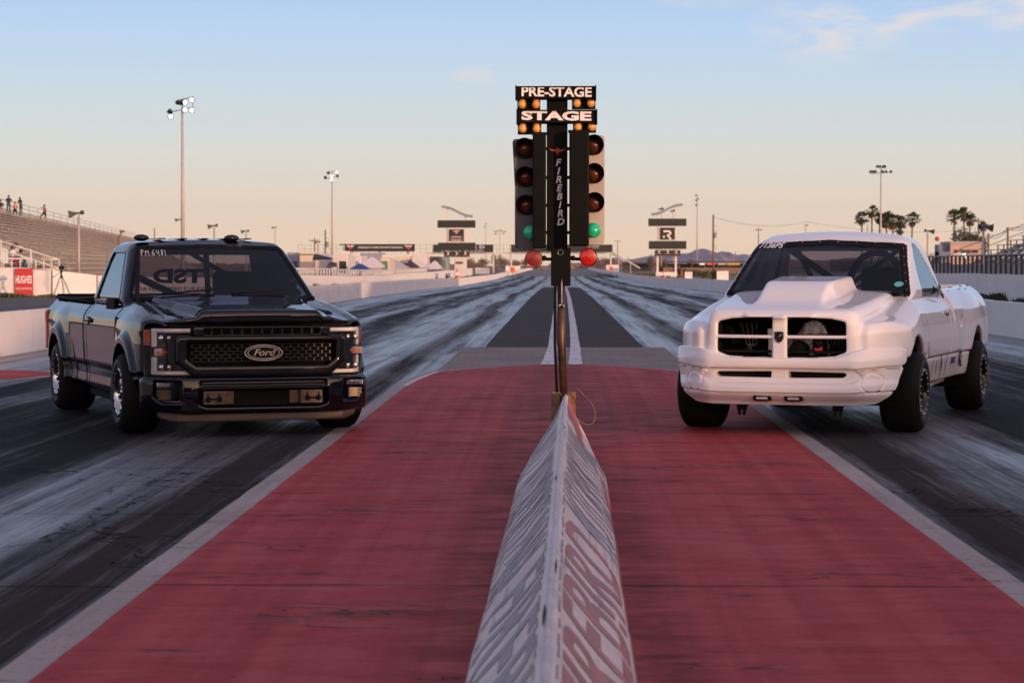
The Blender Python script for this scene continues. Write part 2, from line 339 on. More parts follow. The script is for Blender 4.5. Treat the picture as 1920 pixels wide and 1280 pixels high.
def mat_centre_asphalt():
    w = Nodes('centre_asphalt'); p = w.pos(); a = w.noise(p, (.35, 1.4, 1), 6, .65, .5); f = w.noise(p, (45, 30, 40), 4); cr = w.noise(p, (.5, 3.0, 1), 5, .6, 1.0, (2, 2, 0))
    c = w.mix(w.mr(a, .35, .65), (.026, .019, .019), (.044, .031, .028)); c = w.mix(w.mr(f, .45, .75, 0, .5), c, (.02, .017, .018))
    c = w.mix(w.mr(w.math('ABSOLUTE', w.math('SUBTRACT', cr, .5)), .003, .014, .6, 0), c, (.014, .012, .012))
    w.bsdf(c, .85, 0, w.bump(f, .3, .005), Specular_IOR_Level=.2); return w.m
def mat_line():
    w = Nodes('worn_white_line'); p = w.pos(); a = w.noise(p, (9, 4, 1), 6, .65, .5); b = w.noise(p, (3, .8, 1), 5, .6, .6, (3, 0, 0))
    c = w.mix(w.mr(a, .35, .7, 0, .5), (.60, .56, .57), (.40, .37, .37))
    c = w.mix(w.mr(w.math('ABSOLUTE', w.math('SUBTRACT', b, .5)), .004, .012, .8, 0), c, (.10, .085, .08)); c = w.mix(w.mr(a, .64, .7), c, (.20, .17, .17))
    w.bsdf(c, .7, 0, w.bump(a, .2, .003)); return w.m

M_dirt, M_apron, M_lane, M_red = mat_dirt(), mat_apron(), mat_lane(), mat_red()
M_edge = mat_conc('bare_concrete_strip', (.27, .225, .205), (.34, .29, .27), (.13, .105, .10), .85)
M_pad = mat_conc('concrete_pad', (.17, .13, .12), (.215, .165, .15), (.09, .07, .065), .85)
M_shut = mat_conc('shutdown_asphalt', (.12, .105, .105), (.16, .14, .135), (.07, .06, .06), .7)
# everything lies on one desert sheet that reaches the horizon
m = MB(); ext = 9000; XS = [-ext, -600, -60, -30, 0, 30, 60, 600, ext]; YG = [-ext, -400] + YS[1:] + [9000]
vs = [(x, y, gz(y) - .03) for y in YG for x in XS]; n_ = len(XS)
m.add(vs, [(i * n_ + j, i * n_ + j + 1, (i + 1) * n_ + j + 1, (i + 1) * n_ + j) for i in range(len(YG) - 1) for j in range(n_ - 1)])
m.build('ground', M_dirt, fix=False, kind='structure')
sheet('road', -30, -9.35, [y for y in YS if y <= 450], -.014, M_apron)
sheet('road', 9.65, 26, [y for y in YS if y <= 330], -.014, M_apron)
sheet('shutdown_area', -10.2, 10.6, [425, 450, 500, 560, 640, 740, 900], .000, M_shut)
sheet('race_track', -9.4, 9.7, [y for y in YS if y < 425] + [426], .004, M_lane)
def redL(y): return -1.90 + (0 if y < 29 else .42 * ((y - 29) / 7) ** 2)
def redR(y): return 2.02 - (0 if y < 29 else .42 * ((y - 29) / 7) ** 2)
def stripL(y): return redL(y) - .165 - .004 * math.sin(y * .9)
def stripR(y): return redR(y) + .165 + .004 * math.sin(y * .7 + 1)
yn = yr(-30, 37, .5)
sheet('concrete_border', stripL, lambda y: redL(y) + .05, yn, .008, M_edge, .004, 3)
sheet('concrete_border', lambda y: redR(y) - .05, stripR, yn, .008, M_edge, .004, 4)
# red island with its bowed far end and the thin white line round it
def island(name, L, Rr, y0, yend, bow, off, mat, seed, grow=0.0):
    rnd = random.Random(seed); m = MB(); vs = []; fs = []; n = 24; ys = yr(y0, 1, .5)
    N = 150
    for i in range(N + 1):
        t = i / N
        for j in range(n + 1):
            s = j / n; ye = yend - bow * abs(2 * s - 1) ** 2.2 + grow; y = y0 + (ye - y0) * t
            a, b = L(min(y, 35.9)) - grow, Rr(min(y, 35.9)) + grow; x = a + (b - a) * s
            if j in (0, n): x += rnd.uniform(-.004, .004)
            vs.append((x, y, off))
    for i in range(N):
        for j in range(n): q = i * (n + 1) + j; fs.append((q, q + 1, q + n + 2, q + n + 1))
    m.add(vs, fs); return m.build(name, mat, fix=False, kind='structure')
M_line = mat_line()
m = MB()      # concrete pad beyond the red and the thin white line at its end
sheet('concrete_pad', lambda y: -1.75, lambda y: 1.9, yr(33.5, 44.2, .6), .0098, M_pad, .0, 5)
island('edge_line', redL, redR, 30, 36.25, 2.3, .0115, M_line, 11, .06)
island('red_island', redL, redR, -30, 36.25, 2.3, .015, M_red, 12)
sheet('centre_strip', -1.38, 1.53, [44.2] + [y for y in yr(48, 195, 6)], .012, mat_centre_asphalt(), .012, 6)
LW = [(36.3, -.29, -.065, .13, .34), (40, -.25, -.045, .155, .35), (44, -.215, -.05, .19, .37), (50, -.22, -.08, .215, .38), (60, -.215, -.095, .24, .41), (80, -.21, -.10, .28, .45), (110, -.2, -.10, .33, .50), (150, -.2, -.1, .36, .54), (195, -.2, -.1, .38, .56)]
def lw(i): return lambda y: float(np.interp(y, [q[0] for q in LW], [q[i] for q in LW]))
yl = yr(36.32, 60, .6) + yr(63, 195, 4)
sheet('white_line', lw(1), lw(2), yl, .018, M_line, .006, 8); sheet('white_line', lw(3), lw(4), yl, .018, M_line, .006, 9)
# red patch by the far left barrier with its white rim
m1, m2 = MB(), MB()
def patch(m, x0, x1, y0, y1, off, g):
    P = [(x0, y0 - g), (x1 - 1.0, y0 - g)] + [(x1 - 1.0 + (1.0 + g) * math.sin(a), y1 - 1.7 + (1.7 + g) * math.cos(a)) for a in [math.pi / 2 - i * math.pi / 16 for i in range(9)]] + [(x0, y1 + g)]
    m.add([(x, y, off) for x, y in P], [tuple(range(len(P)))])
patch(m1, -9.2, -6.9, 29, 34.3, .010, .09); m1.build('edge_line', M_line, fix=False, kind='structure')
patch(m2, -9.2, -6.9, 29, 34.3, .014, 0); m2.build('red_patch', M_red, fix=False, kind='structure')

# ================================================================== CONCRETE WALLS
def mat_wall(name, base, stain):
    w = Nodes(name); p = w.pos(); X, Y, Z = w.xyz(p); a = w.noise(p, (.5, .25, 2), 6, .65, .4); v = w.noise(p, (4, 1.1, .4), 5, .6, .6); f = w.noise(p, (8, 8, 8), 5)
    c = w.mix(w.mr(a, .35, .7, 0, .6), base, tuple(x * .82 for x in base)); c = w.mix(w.mr(v, .58, .74, 0, .55), c, stain); c = w.mix(w.mr(f, .68, .76, 0, .7), c, stain)
    scr = w.noise(p, (.8, .5, 14), 4, .6, .5, (5, 0, 0)); c = w.mix(w.mr(scr, .70, .76, 0, .7), c, (.10, .09, .10))
    w.bsdf(c, .75, 0, w.bump(f, .15, .01)); return w.m
M_wall = mat_wall('painted_wall', (.72, .70, .70), (.40, .36, .34))
M_joint = plain('joint_dark', (.16, .14, .14), .9)
def wall_run(name, label, pts, th=.22, panel=6.0, coping=.0, group=None, cat='wall', joint=.014):
    """pts: (x, y, height). Straight panels with a thin shadow gap between them"""
    root = empty(name, (pts[0][0], pts[0][1], 0), 0, label, cat, group); inv = Matrix.Translation((-pts[0][0], -pts[0][1], 0))
    m = MB(); g = MB(); rnd = random.Random(len(pts) * 7 + int(pts[0][1]))
    for (x0, y0, h0), (x1, y1, h1) in zip(pts, pts[1:]):
        L = math.hypot(x1 - x0, y1 - y0); n = max(1, int(round(L / panel))); nx, ny = -(y1 - y0) / L, (x1 - x0) / L
        for i in range(n):
            a, b = i / n, (i + 1) / n; e = joint / L; a += e; b -= e; q = rnd.uniform(-.012, .012)
            A = (x0 + (x1 - x0) * a, y0 + (y1 - y0) * a, h0 + (h1 - h0) * a + q); B = (x0 + (x1 - x0) * b, y0 + (y1 - y0) * b, h0 + (h1 - h0) * b + q)
            vs = []
            for P in (A, B):
                g0 = gz(P[1]) - .3
                for o, z in ((-th / 2, g0), (th / 2, g0), (th / 2 * .8, gz(P[1]) + P[2]), (-th / 2 * .8, gz(P[1]) + P[2])): vs.append((P[0] + nx * o, P[1] + ny * o, z))
            m.add(vs, [(0, 1, 2, 3), (7, 6, 5, 4), (0, 4, 5, 1), (1, 5, 6, 2), (2, 6, 7, 3), (3, 7, 4, 0)], False, inv)
        vs = []
        for (X, Y, H) in ((x0, y0, h0), (x1, y1, h1)):
            for o, z in ((-th * .3, gz(Y) - .3), (th * .3, gz(Y) - .3), (th * .3, gz(Y) + H - .03), (-th * .3, gz(Y) + H - .03)): vs.append((X + nx * o, Y + ny * o, z))
        g.add(vs, [(0, 1, 2, 3), (7, 6, 5, 4), (0, 4, 5, 1), (1, 5, 6, 2), (2, 6, 7, 3), (3, 7, 4, 0)], False, inv)
    m.build('wall_panels', M_wall, root); g.build('wall_core', M_joint, root); return root
gl = [(-9.3, y, .72) for y in [-60, 0, 60, 110, 140, 170, 200, 222, 260, 300, 340]] + [(-9.3, 400, .8), (-9.4, 450, .8), (-9.8, 600, .8), (-10.2, 900, .8)]
wall_run('track_wall', 'low white concrete barrier running along the outer edge of the left lane, behind the black pickup', gl)
gr = [(x + 18.85, y, h + .02) for x, y, h in gl[:11]] + [(9.6, 400, .8), (9.7, 450, .8), (10.0, 600, .8), (10.4, 900, .8)]
wall_run('track_wall', 'low white concrete barrier running along the outer edge of the right lane, behind the white pickup', gr)
# ================================================================== IMPLICIT SURFACES (panels are carved as smooth solids, then meshed)
def smax(a, b, k):
    h = np.maximum(k - np.abs(a - b), 0) / k; return np.maximum(a, b) + h * h * k * .25
def smin(a, b, k): return -smax(-a, -b, k)
def sstep(a, b, x):
    t = np.clip((x - a) / (b - a), 0, 1); return t * t * (3 - 2 * t)
def poly2(x, y, P):
    """signed distance to a closed polygon, negative inside"""
    x, y = np.broadcast_arrays(x, y); d = np.full(x.shape, 1e9); ins = np.zeros(x.shape, bool)
    for i in range(len(P)):
        ax, ay = P[i]; bx, by = P[(i + 1) % len(P)]; ex, ey = bx - ax, by - ay; wx, wy = x - ax, y - ay
        t = np.clip((wx * ex + wy * ey) / (ex * ex + ey * ey + 1e-12), 0, 1); d = np.minimum(d, (wx - ex * t) ** 2 + (wy - ey * t) ** 2)
        c = ((ay > y) != (by > y)); 
        if by != ay: ins ^= c & (x < (bx - ax) * (y - ay) / (by - ay) + ax)
    d = np.sqrt(d); return np.where(ins, -d, d)
def rpoly(x, y, P, r): return poly2(x, y, P) - r        # P is the polygon shrunk by r
def box3(x, y, z, c, h, r=0.0):
    qx, qy, qz = np.abs(x - c[0]) - h[0] + r, np.abs(y - c[1]) - h[1] + r, np.abs(z - c[2]) - h[2] + r
    return np.sqrt(np.maximum(qx, 0) ** 2 + np.maximum(qy, 0) ** 2 + np.maximum(qz, 0) ** 2) + np.minimum(np.maximum(qx, np.maximum(qy, qz)), 0) - r
def carve(f, lo, hi, h=.012, newton=3):
    """surface nets over a grid, then vertices pulled on to f = 0"""
    ax = [np.arange(lo[i] - 1.5 * h, hi[i] + 2.5 * h, h) for i in range(3)]
    Xg, Yg, Zg = ax[0][:, None, None], ax[1][None, :, None], ax[2][None, None, :]
    Fv = np.ascontiguousarray(np.broadcast_to(f(Xg, Yg, Zg), (len(ax[0]), len(ax[1]), len(ax[2]))))
    S = Fv < 0; n = Fv.shape; cn = (n[0] - 1, n[1] - 1, n[2] - 1); acc = np.zeros((*cn, 3)); cnt = np.zeros(cn, np.int16); edges = []
    for a in range(3):
        s0 = [slice(None)] * 3; s1 = [slice(None)] * 3; s0[a] = slice(0, -1); s1[a] = slice(1, None)
        F0, F1 = Fv[tuple(s0)], Fv[tuple(s1)]; cr = S[tuple(s0)] != S[tuple(s1)]; idx = np.argwhere(cr)
        f0, f1 = F0[cr], F1[cr]; t = f0 / (f0 - f1); p = idx.astype(float); p[:, a] += t; o = [q for q in range(3) if q != a]
        for d0 in (0, 1):
            for d1 in (0, 1):
                c = idx.copy(); c[:, o[0]] -= d0; c[:, o[1]] -= d1
                ok = np.all(c >= 0, 1) & (c[:, 0] < cn[0]) & (c[:, 1] < cn[1]) & (c[:, 2] < cn[2]); ci = c[ok]
                np.add.at(acc, (ci[:, 0], ci[:, 1], ci[:, 2]), p[ok]); np.add.at(cnt, (ci[:, 0], ci[:, 1], ci[:, 2]), 1)
        edges.append((idx, f0 < 0, o, a))
    act = cnt > 0; ids = np.full(cn, -1, np.int64); ids[act] = np.arange(act.sum()); V = acc[act] / cnt[act][:, None]
    V = V * h + np.array([ax[0][0], ax[1][0], ax[2][0]]); Q = []
    for idx, ins, o, a in edges:
        ok = (idx[:, o[0]] > 0) & (idx[:, o[1]] > 0) & (idx[:, o[0]] < cn[o[0]]) & (idx[:, o[1]] < cn[o[1]]); I = idx[ok]; s = ins[ok]; q = []
        for d0, d1 in ((1, 1), (0, 1), (0, 0), (1, 0)):
            c = I.copy(); c[:, o[0]] -= d0; c[:, o[1]] -= d1; q.append(ids[c[:, 0], c[:, 1], c[:, 2]])
        q = np.stack(q, 1); flip = s if a != 1 else ~s; q[~flip] = q[~flip][:, ::-1]; Q.append(q)
    Q = np.concatenate(Q) if Q else np.zeros((0, 4), int); Q = Q[(Q >= 0).all(1)]
    e = h * .05
    for _ in range(newton):
        x, y, z = V.T; f0 = f(x, y, z); g = np.stack([(f(x + e, y, z) - f0) / e, (f(x, y + e, z) - f0) / e, (f(x, y, z + e) - f0) / e], 1)
        g2 = np.maximum((g * g).sum(1), .15); st = -(f0 / g2)[:, None] * g; L = np.linalg.norm(st, axis=1, keepdims=True)
        V = V + st * np.minimum(1, .6 * h / np.maximum(L, 1e-9))
    return V, Q
def carved(name, f, lo, hi, mat, parent, h=.012, mirror=False, region=None, **k):
    V, Q = carve(f, lo, hi, h)
    if region is not None:                       # keep only the part of the skin inside the region (a glass pane)
        c = V[Q].mean(1); Q = Q[region(c[:, 0], c[:, 1], c[:, 2]) < 0]; u, inv = np.unique(Q, return_inverse=True); V = V[u]; Q = inv.reshape(Q.shape)
    out = []
    for sgn in ((1, -1) if mirror else (1,)):
        me = bpy.data.meshes.new(name); W_ = V * np.array([1, sgn, 1]); q = Q if sgn > 0 else Q[:, ::-1]
        me.vertices.add(len(W_)); me.vertices.foreach_set('co', W_.astype(np.float32).ravel())
        me.loops.add(q.size); me.loops.foreach_set('vertex_index', q.astype(np.int32).ravel())
        me.polygons.add(len(q)); me.polygons.foreach_set('loop_start', np.arange(0, q.size, 4, dtype=np.int32)); me.polygons.foreach_set('loop_total', np.full(len(q), 4, np.int32))
        me.polygons.foreach_set('use_smooth', np.ones(len(q), bool)); me.update(calc_edges=True); me.validate()
        me.materials.append(mat); o = bpy.data.objects.new(name, me); COL.objects.link(o); o.parent = parent
        if k: tag(o, **k)
        out.append(o)
    return out if mirror else out[0]
def interp(x, xs, ys): return np.interp(x, xs, ys)
# ================================================================== TRUCK MATERIALS AND WHEELS
def paint(name, col, rough, coat=0.0):
    w = Nodes(name); q = w.bsdf(col, rough); q.inputs['Coat Weight'].default_value = coat; q.inputs['Coat Roughness'].default_value = .03; MATS[name] = w.m; return w.m
M_black = paint('black_paint', (.0018, .0022, .005), .045)
M_gloss = plain('gloss_black_trim', (.004, .004, .0045), .10, 0, .05, 6)
M_white = paint('white_gelcoat', (.82, .79, .785), .5, 1.0)
M_rub = plain('tyre_rubber', (.0065, .006, .006), .75, 0, .25, 25, bump=.15, Specular_IOR_Level=.2)
M_side = plain('tyre_sidewall', (.020, .018, .0175), .6, 0, .2, 18, Specular_IOR_Level=.35)
M_matte = plain('matte_black', (.007, .007, .008), .8, 0, .2, 10, Specular_IOR_Level=.15)
M_cage = plain('roll_cage_black', (.012, .012, .014), .4)
M_steel = plain('bare_steel', (.35, .34, .33), .35, 1.0, .15, 9)
M_chrome = plain('polished_alloy', (.62, .60, .58), .12, 1.0, .08, 9)
M_drl = plain('light_tube_white', (.80, .76, .74), .3)
M_amber = plain('amber_reflector', (.55, .10, .03), .25, 0, .3, 60)
M_redlens = plain('red_lens', (.40, .02, .02), .2, 0, .1, 30, .5)
M_tan = plain('bronze_trim', (.085, .055, .04), .35, .3, .15, 20)
M_ws = glassy('tinted_windscreen', (.30, .29, .33), .9, .02, 1.45)
M_sideglass = glassy('dark_side_glass', (.05, .055, .07), 1.0, .01, 2.3)
M_rearglass = glassy('tinted_rear_glass', (.62, .58, .62), .8, .02, 1.4)
M_lens = glassy('headlamp_lens', (.93, .93, .95), .8, .02, 1.45)
M_lamp = plain('lamp_chrome', (.45, .45, .47), .15, .9, .4, 60)
M_bronze = plain('tyre_lettering', (.34, .20, .13), .6, 0, .3, 40)
M_letter = plain('white_lettering', (.75, .73, .74), .5)
M_int = plain('interior_dark', (.02, .018, .02), .7)

def wheel(parent, loc, side, wid, Rt, Rr, dark_rim, steer=0.0, lettering=False, letter_rot=0.0):
    """local z of the wheel points outward; side = +1 left of the truck"""
    a = empty('wheel', loc); a.parent = parent
    # outward axis is local +-y of the truck
    a.rotation_euler = (0, 0, steer)
    O = frame_M((0, 0, 0), (1, 0, 0), (0, 0, 1)) if side < 0 else frame_M((0, 0, 0), (-1, 0, 0), (0, 0, 1))   # z = -y or +y
    h = wid / 2; t = MB(); r2 = Rt
    prof = [(Rr - .012, -h + .02), (Rr + .02, -h + .004), (Rr + .07, -h - .006), (r2 - .055, -h + .002), (r2 - .018, -h + .028), (r2 - .004, -h + .06), (r2, -h * .3), (r2, h * .3), (r2 - .004, h - .06), (r2 - .018, h - .028), (r2 - .055, h - .002)]
    t.lathe(prof, 64, O); to = t.build('tyre', M_rub, a)
    # tread and shoulder belong to the tyre, the outer wall is a slightly greyer piece of it
    s = MB(); s.lathe([(r2 - .055, h - .002), (r2 - .075, h + .003), (Rr + .07, h + .006), (Rr + .045, h + .003), (Rr + .02, h - .004), (Rr - .012, h - .02)], 64, O); so = s.build('sidewall', M_side, to)
    if lettering:
        L = MB()
        for txt, ang, sz in (('M/T', letter_rot, .085), ('DRAG', letter_rot + 180, .06)):
            vs, fs = text_mesh(txt, sz, .003, .2, .002); rr = (Rr + r2) / 2 - .005; out = []
            for x, y, z in vs:
                q = R(ang) - x / rr; out.append(((rr + y) * math.cos(q), (rr + y) * math.sin(q), h + .006 + z))
            L.add(out, fs, False, O)
        L.build('sidewall_lettering', M_bronze, to)
    r = MB(); rm = M_gloss if dark_rim else M_chrome
    lip = h - .012
    r.lathe([(Rr - .012, -h + .02), (Rr - .012, lip - .02), (Rr + .012, lip - .006), (Rr + .012, lip), (Rr - .008, lip + .006), (Rr - .026, lip), (Rr - .034, lip - .03), (Rr - .045, lip - .10), (Rr - .05, -h * .3)], 56, O)
    dz = lip - .075
    r.lathe([(Rr - .046, dz - .01), (Rr - .055, dz), (.078, dz + .012), (.066, dz + .045), (.05, dz + .06), (0.001, dz + .06)], 40, O)
    ro = r.build('rim', rm, a)
    b = MB(); n = 20 if dark_rim else 16
    for i in range(n):
        q = 2 * math.pi * i / n; b.lathe([(.0085, -.002), (.0085, .010), (.001, .012)], 8, O @ Matrix.Translation(((Rr - .008) * math.cos(q), (Rr - .008) * math.sin(q), lip + .004)))
    b.build('rim_bolts', M_steel if dark_rim else M_matte, ro)
    d = MB(); n = 10
    for i in range(n):      # hand holes round the disc
        q = 2 * math.pi * i / n; d.lathe([(.024, .0), (.020, .006), (.001, .0065)], 12, O @ Matrix.Translation((.112 * math.cos(q), .112 * math.sin(q), dz + .004)))
    for i in range(8):
        q = 2 * math.pi * i / 8; d.lathe([(.009, 0), (.009, .012), (.001, .012)], 8, O @ Matrix.Translation((.05 * math.cos(q), .05 * math.sin(q), dz + .058)))
    d.build('rim_holes', M_matte, ro)
    return a
def bar(m, pts, r=.022, n=10): m.tube(pts, r, n)
def seat(parent, y, x=-1.55, z=.62):
    f = lambda X, Y, Z: smin(box3(X - (Z - z - .3) * -.22, Y, Z, (x - .22, y, z + .42), (.07, .24, .40), .06), box3(X, Y, Z, (x, y, z + .02), (.26, .25, .08), .06), .06)
    carved('seat', f, (x - .55, y - .3, z - .12), (x + .32, y + .3, z + .88), M_int, parent, .022)
def steering(parent, y, x, z):
    m = MB(); M = Matrix.Translation((x, y, z)) @ Matrix.Rotation(R(-62), 4, 'Y')
    ring = [(.17 * math.cos(i * math.pi / 12), .17 * math.sin(i * math.pi / 12), 0) for i in range(25)]
    m.tube([M @ Vector(p) for p in ring], .014, 8); m.tube([M @ Vector((-.17, 0, 0)), M @ Vector((.17, 0, 0))], .011, 6); m.tube([M @ Vector((0, -.17, 0)), M @ Vector((0, 0, -.02))], .011, 6)
    m.tube([M @ Vector((0, 0, 0)), M @ Vector((0, 0, -.4))], .02, 8); m.build('steering_wheel', M_matte, parent)

def arch_liner(parent, cx, cz, r, y0, y1):
    for s in (1, -1):
        m = MB(); n = 20; vs = []
        for i in range(n + 1):
            t = math.pi * (-.12 + 1.24 * i / n)
            for yy in (y1, y0): vs.append((cx + r * math.cos(t), s * yy, cz + r * math.sin(t)))
            vs.append((cx, s * y0, cz - .02))
        m.add(vs, [f for i in range(n) for f in ((3 * i, 3 * i + 3, 3 * i + 4, 3 * i + 1), (3 * i + 1, 3 * i + 4, 3 * i + 2))]); m.build('wheel_well', M_matte, parent)
# ================================================================== THE BLACK PICKUP  (x forward from the front axle, y left, z up)
def place_truck(name, ox, oy, psi, sgn, label):
    f = (sgn * math.sin(psi), -math.cos(psi)); return empty(name, (ox, oy, .004), math.atan2(f[1], f[0]), label, 'pickup truck')
BK = place_truck('pickup_truck', -2.944, 22.02, R(21), 1, 'glossy black single-cab pickup on the left lane with an oval badge on its grille')
XR = -3.63
def bk_crest(x): return interp(x, [-2.3, -.9, -.55, 0, .5, .72, .9], [1.13, 1.17, 1.205, 1.145, 1.065, 1.015, .965])
def bk_Y(x, z):
    y = interp(z, [.10, .28, .31, .36, .44, .525, .555, .57, .80, .93, 1.0, 1.06, 1.13, 1.25], [.90, .925, .965, .985, .975, .985, 1.0, 1.003, 1.014, 1.014, 1.006, .975, .91, .80])
    for cx, cz in ((0.0, .36), (XR, .37)):
        r = np.sqrt((x - cx) ** 2 + ((z - cz) * .98) ** 2); up_ = sstep(.10, .30, z)
        y = y + up_ * (.052 * sstep(.56, .475, r) + .022 * sstep(.80, .50, r))
    return y - .05 * sstep(.35, .85, x) ** 2
def bk_arch(x, z, cx): return .435 - np.sqrt((x - cx) ** 2 + (z - .355) ** 2)
def bk_fender(x, y, z):
    H = bk_crest(x) - .35 * np.maximum(np.abs(y) - .90, 0) - .10 * np.maximum(.86 - np.abs(y), 0)
    f = smax(np.abs(y) - bk_Y(x, z), z - H, .05); f = smax(f, bk_arch(x, z, 0.0), .012); f = np.maximum(f, .805 - np.abs(y))
    f = np.maximum(f, -.60 - x); xf = .79 - .21 * sstep(.80, 1.02, np.abs(y)); f = smax(f, x - xf, .02); f = np.maximum(f, .24 - z)
    f = np.maximum(f, -smax(np.abs(y) - bk_Y(x, z) + .035, z - H + .04, .05))
    f = smax(f, x - .60 - (.0 + (z - .52) * 2.5) * 1.0, .02)      # fender stops above the bumper return
    return f
carved('front_fender', bk_fender, (-.62, .78, .22), (.82, 1.10, 1.24), M_black, BK, .0125, True)
DO = [(-2.12, .29), (-.62, .29), (-.62, 1.20), (-.95, 1.20), (-1.0, 1.13), (-2.14, 1.13)]
def bk_door(x, y, z):
    f = np.maximum(np.abs(y) - bk_Y(x, z), poly2(x, z, DO) + .005); f = np.maximum(f, z - 1.135 - .35 * sstep(-1.15, -.75, x) * .18)
    return np.maximum(f, .80 - np.abs(y))
doors = carved('door', bk_door, (-2.16, .78, .27), (-.60, 1.05, 1.22), M_black, BK, .0125, True)
for d, s in zip(doors, (1, -1)):
    m = MB(); m.box((-1.99, s * 1.022, .965), (.24, .028, .035), bev=.012); m.tube([(-1.86, s * 1.012, .965), (-1.86, s * 1.03, .965)], .022, 12); m.build('door_handle', M_gloss, d)
    m = MB(); m.box((-1.97, s * 1.008, .962), (.15, .012, .075), bev=.005); m.build('handle_recess', M_matte, d)
def bk_cabcorner(x, y, z):
    f = np.maximum(np.abs(y) - bk_Y(x, z), np.maximum(x + 2.13, -2.255 - x)); return np.maximum(np.maximum(f, z - 1.14), np.maximum(.30 - z, .80 - np.abs(y)))
carved('cab_corner', bk_cabcorner, (-2.27, .78, .28), (-2.11, 1.05, 1.16), M_black, BK, .0125, True)
def bk_bed(x, y, z):
    ay = np.abs(y); H = 1.135 + .03 * sstep(-2.4, -4.4, x) + .0 * y
    f = smax(ay - bk_Y(x, z) - .004, z - H, .035); f = np.maximum(f, x + 2.285); f = smax(f, -4.56 - x - .03 * (ay > 2), .05); f = np.maximum(f, .33 + .12 * sstep(-3.9, -4.3, x) - z)
    f = smax(f, bk_arch(x, z, XR), .012)
    f = np.maximum(f, -np.maximum(np.maximum(ay - bk_Y(x, z) + .035, .46 - ay), np.maximum(z - .74, np.maximum(-4.4 - x, x + 2.9))))
    cav = np.maximum(np.maximum(ay - .86, .78 - z), np.maximum(x + 2.36, -4.50 - x)); f = np.maximum(f, -cav)
    return np.maximum(f, np.minimum(.55 - ay, .62 - z))
carved('truck_bed', bk_bed, (-4.62, -1.10, .30), (-2.26, 1.10, 1.20), M_black, BK, .018)
m = MB()
for s in (1, -1): MB().tube([(-2.30, s * .915, 1.135), (-3.4, s * .915, 1.150), (-4.52, s * .915, 1.163)], .016, 8).build('bed_rail_cap', M_matte, BK)
m = MB(); m.tube([(-2.31, -.9, 1.135), (-2.31, .9, 1.135)], .025, 8); m.build('bed_rail_cap', M_matte, BK); m = MB(); m.tube([(-4.53, -.9, 1.165), (-4.53, .9, 1.165)], .03, 8); m.build('tailgate_cap', M_matte, BK)
for s in (1, -1):
    carved('tail_light', lambda x, y, z: np.maximum(box3(x, y, z, (-4.515, s * .975, .82), (.06, .055, .21), .02), -10 + 0 * x), (-4.6, min(s * .9, s * 1.06), .58), (-4.4, max(s * .9, s * 1.06), 1.06), M_redlens, BK, .012)
# rocker / step below the doors
for s in (1, -1): MB().box((-1.45, s * .88, .255), (1.9, .10, .07), bev=.02).build('rocker_step', M_matte, BK)
m = MB(); m.box((-1.9, 0, .40), (5.0, 1.30, .16), bev=.03); m.box((-3.65, 0, .36), (.12, 1.5, .12)); m.box((0, 0, .34), (.12, 1.5, .12)); m.box((.55, 0, .42), (.6, 1.35, .3)); m.build('chassis', M_matte, BK)
for cx in (0.0, XR): arch_liner(BK, cx, .365, .443, .48, .99)
# bonnet: raised centre, recessed flanks, blunt nose
def bk_hood(x, y, z):
    ay = np.abs(y); wc = interp(x, [-.6, -.3, .1, .7, .9], [.74, .68, .585, .50, .52])
    plate_ = interp(x, [-.7, -.45, .1, .5, .74, .83], [1.225, 1.215, 1.165, 1.135, 1.108, 1.10]); flank = interp(x, [-.7, -.45, .1, .5, .74, .83], [1.19, 1.175, 1.105, 1.062, 1.045, 1.04])
    side = interp(x, [-.7, -.45, .1, .5, .74, .83], [1.20, 1.195, 1.13, 1.065, 1.022, 1.01]); t = sstep(wc - .01, wc + .07, ay); u = sstep(.62, .80, ay)
    H = plate_ * (1 - t) + (flank * (1 - u) + side * u) * t + .012 * (1 - (ay / .8) ** 2)
    f = smax(z - H, x - (.905 - .10 * (ay / .95) ** 3), .055 - .03 * t); f = np.maximum(f, ay - .80 - .03 * sstep(.4, .8, x)); f = np.maximum(f, .995 - z - .03 * sstep(.6, .2, x)); return np.maximum(f, -.52 + .10 * (1 - (ay / .8) ** 2) - x)
hood = carved('hood', bk_hood, (-.55, -.86, .96), (.94, .86, 1.26), M_black, BK, .0125)
vs, fs = text_mesh('SUPER DUTY', .062, .006, 0, .003, 1.65, space=1.12); M = frame_M((0, 0, 0), (0, 1, 0), (0, 0, 1)); m = MB()
m.add([(.893 - .10 * (abs(x) / .95) ** 3 + z, x, 1.045 + y * .8) for x, y, z in vs], fs, False); m.build('hood_lettering', M_gloss, hood)
for s in (1, -1):
    m = MB(); m.prism([(.10, .68), (.12, .77), (.52, .755), (.50, .70)][::s], 0, .004, Matrix(((1, 0, 0, 0), (0, s, 0, 0), (-.105, 0, 1, 1.122), (0, 0, 0, 1))))
    m.build('hood_vent', M_matte, hood)
m = MB(); m.box((-.50, 0, 1.185), (.30, 1.66, .05), bev=.02); m.build('cowl', M_matte, BK)
for y0 in (-.62, .05): MB().tube([(-.43, y0, 1.235), (-.55, y0 + .30, 1.255), (-.60, y0 + .55, 1.27)], .008, 6).build('wiper', M_matte, BK)
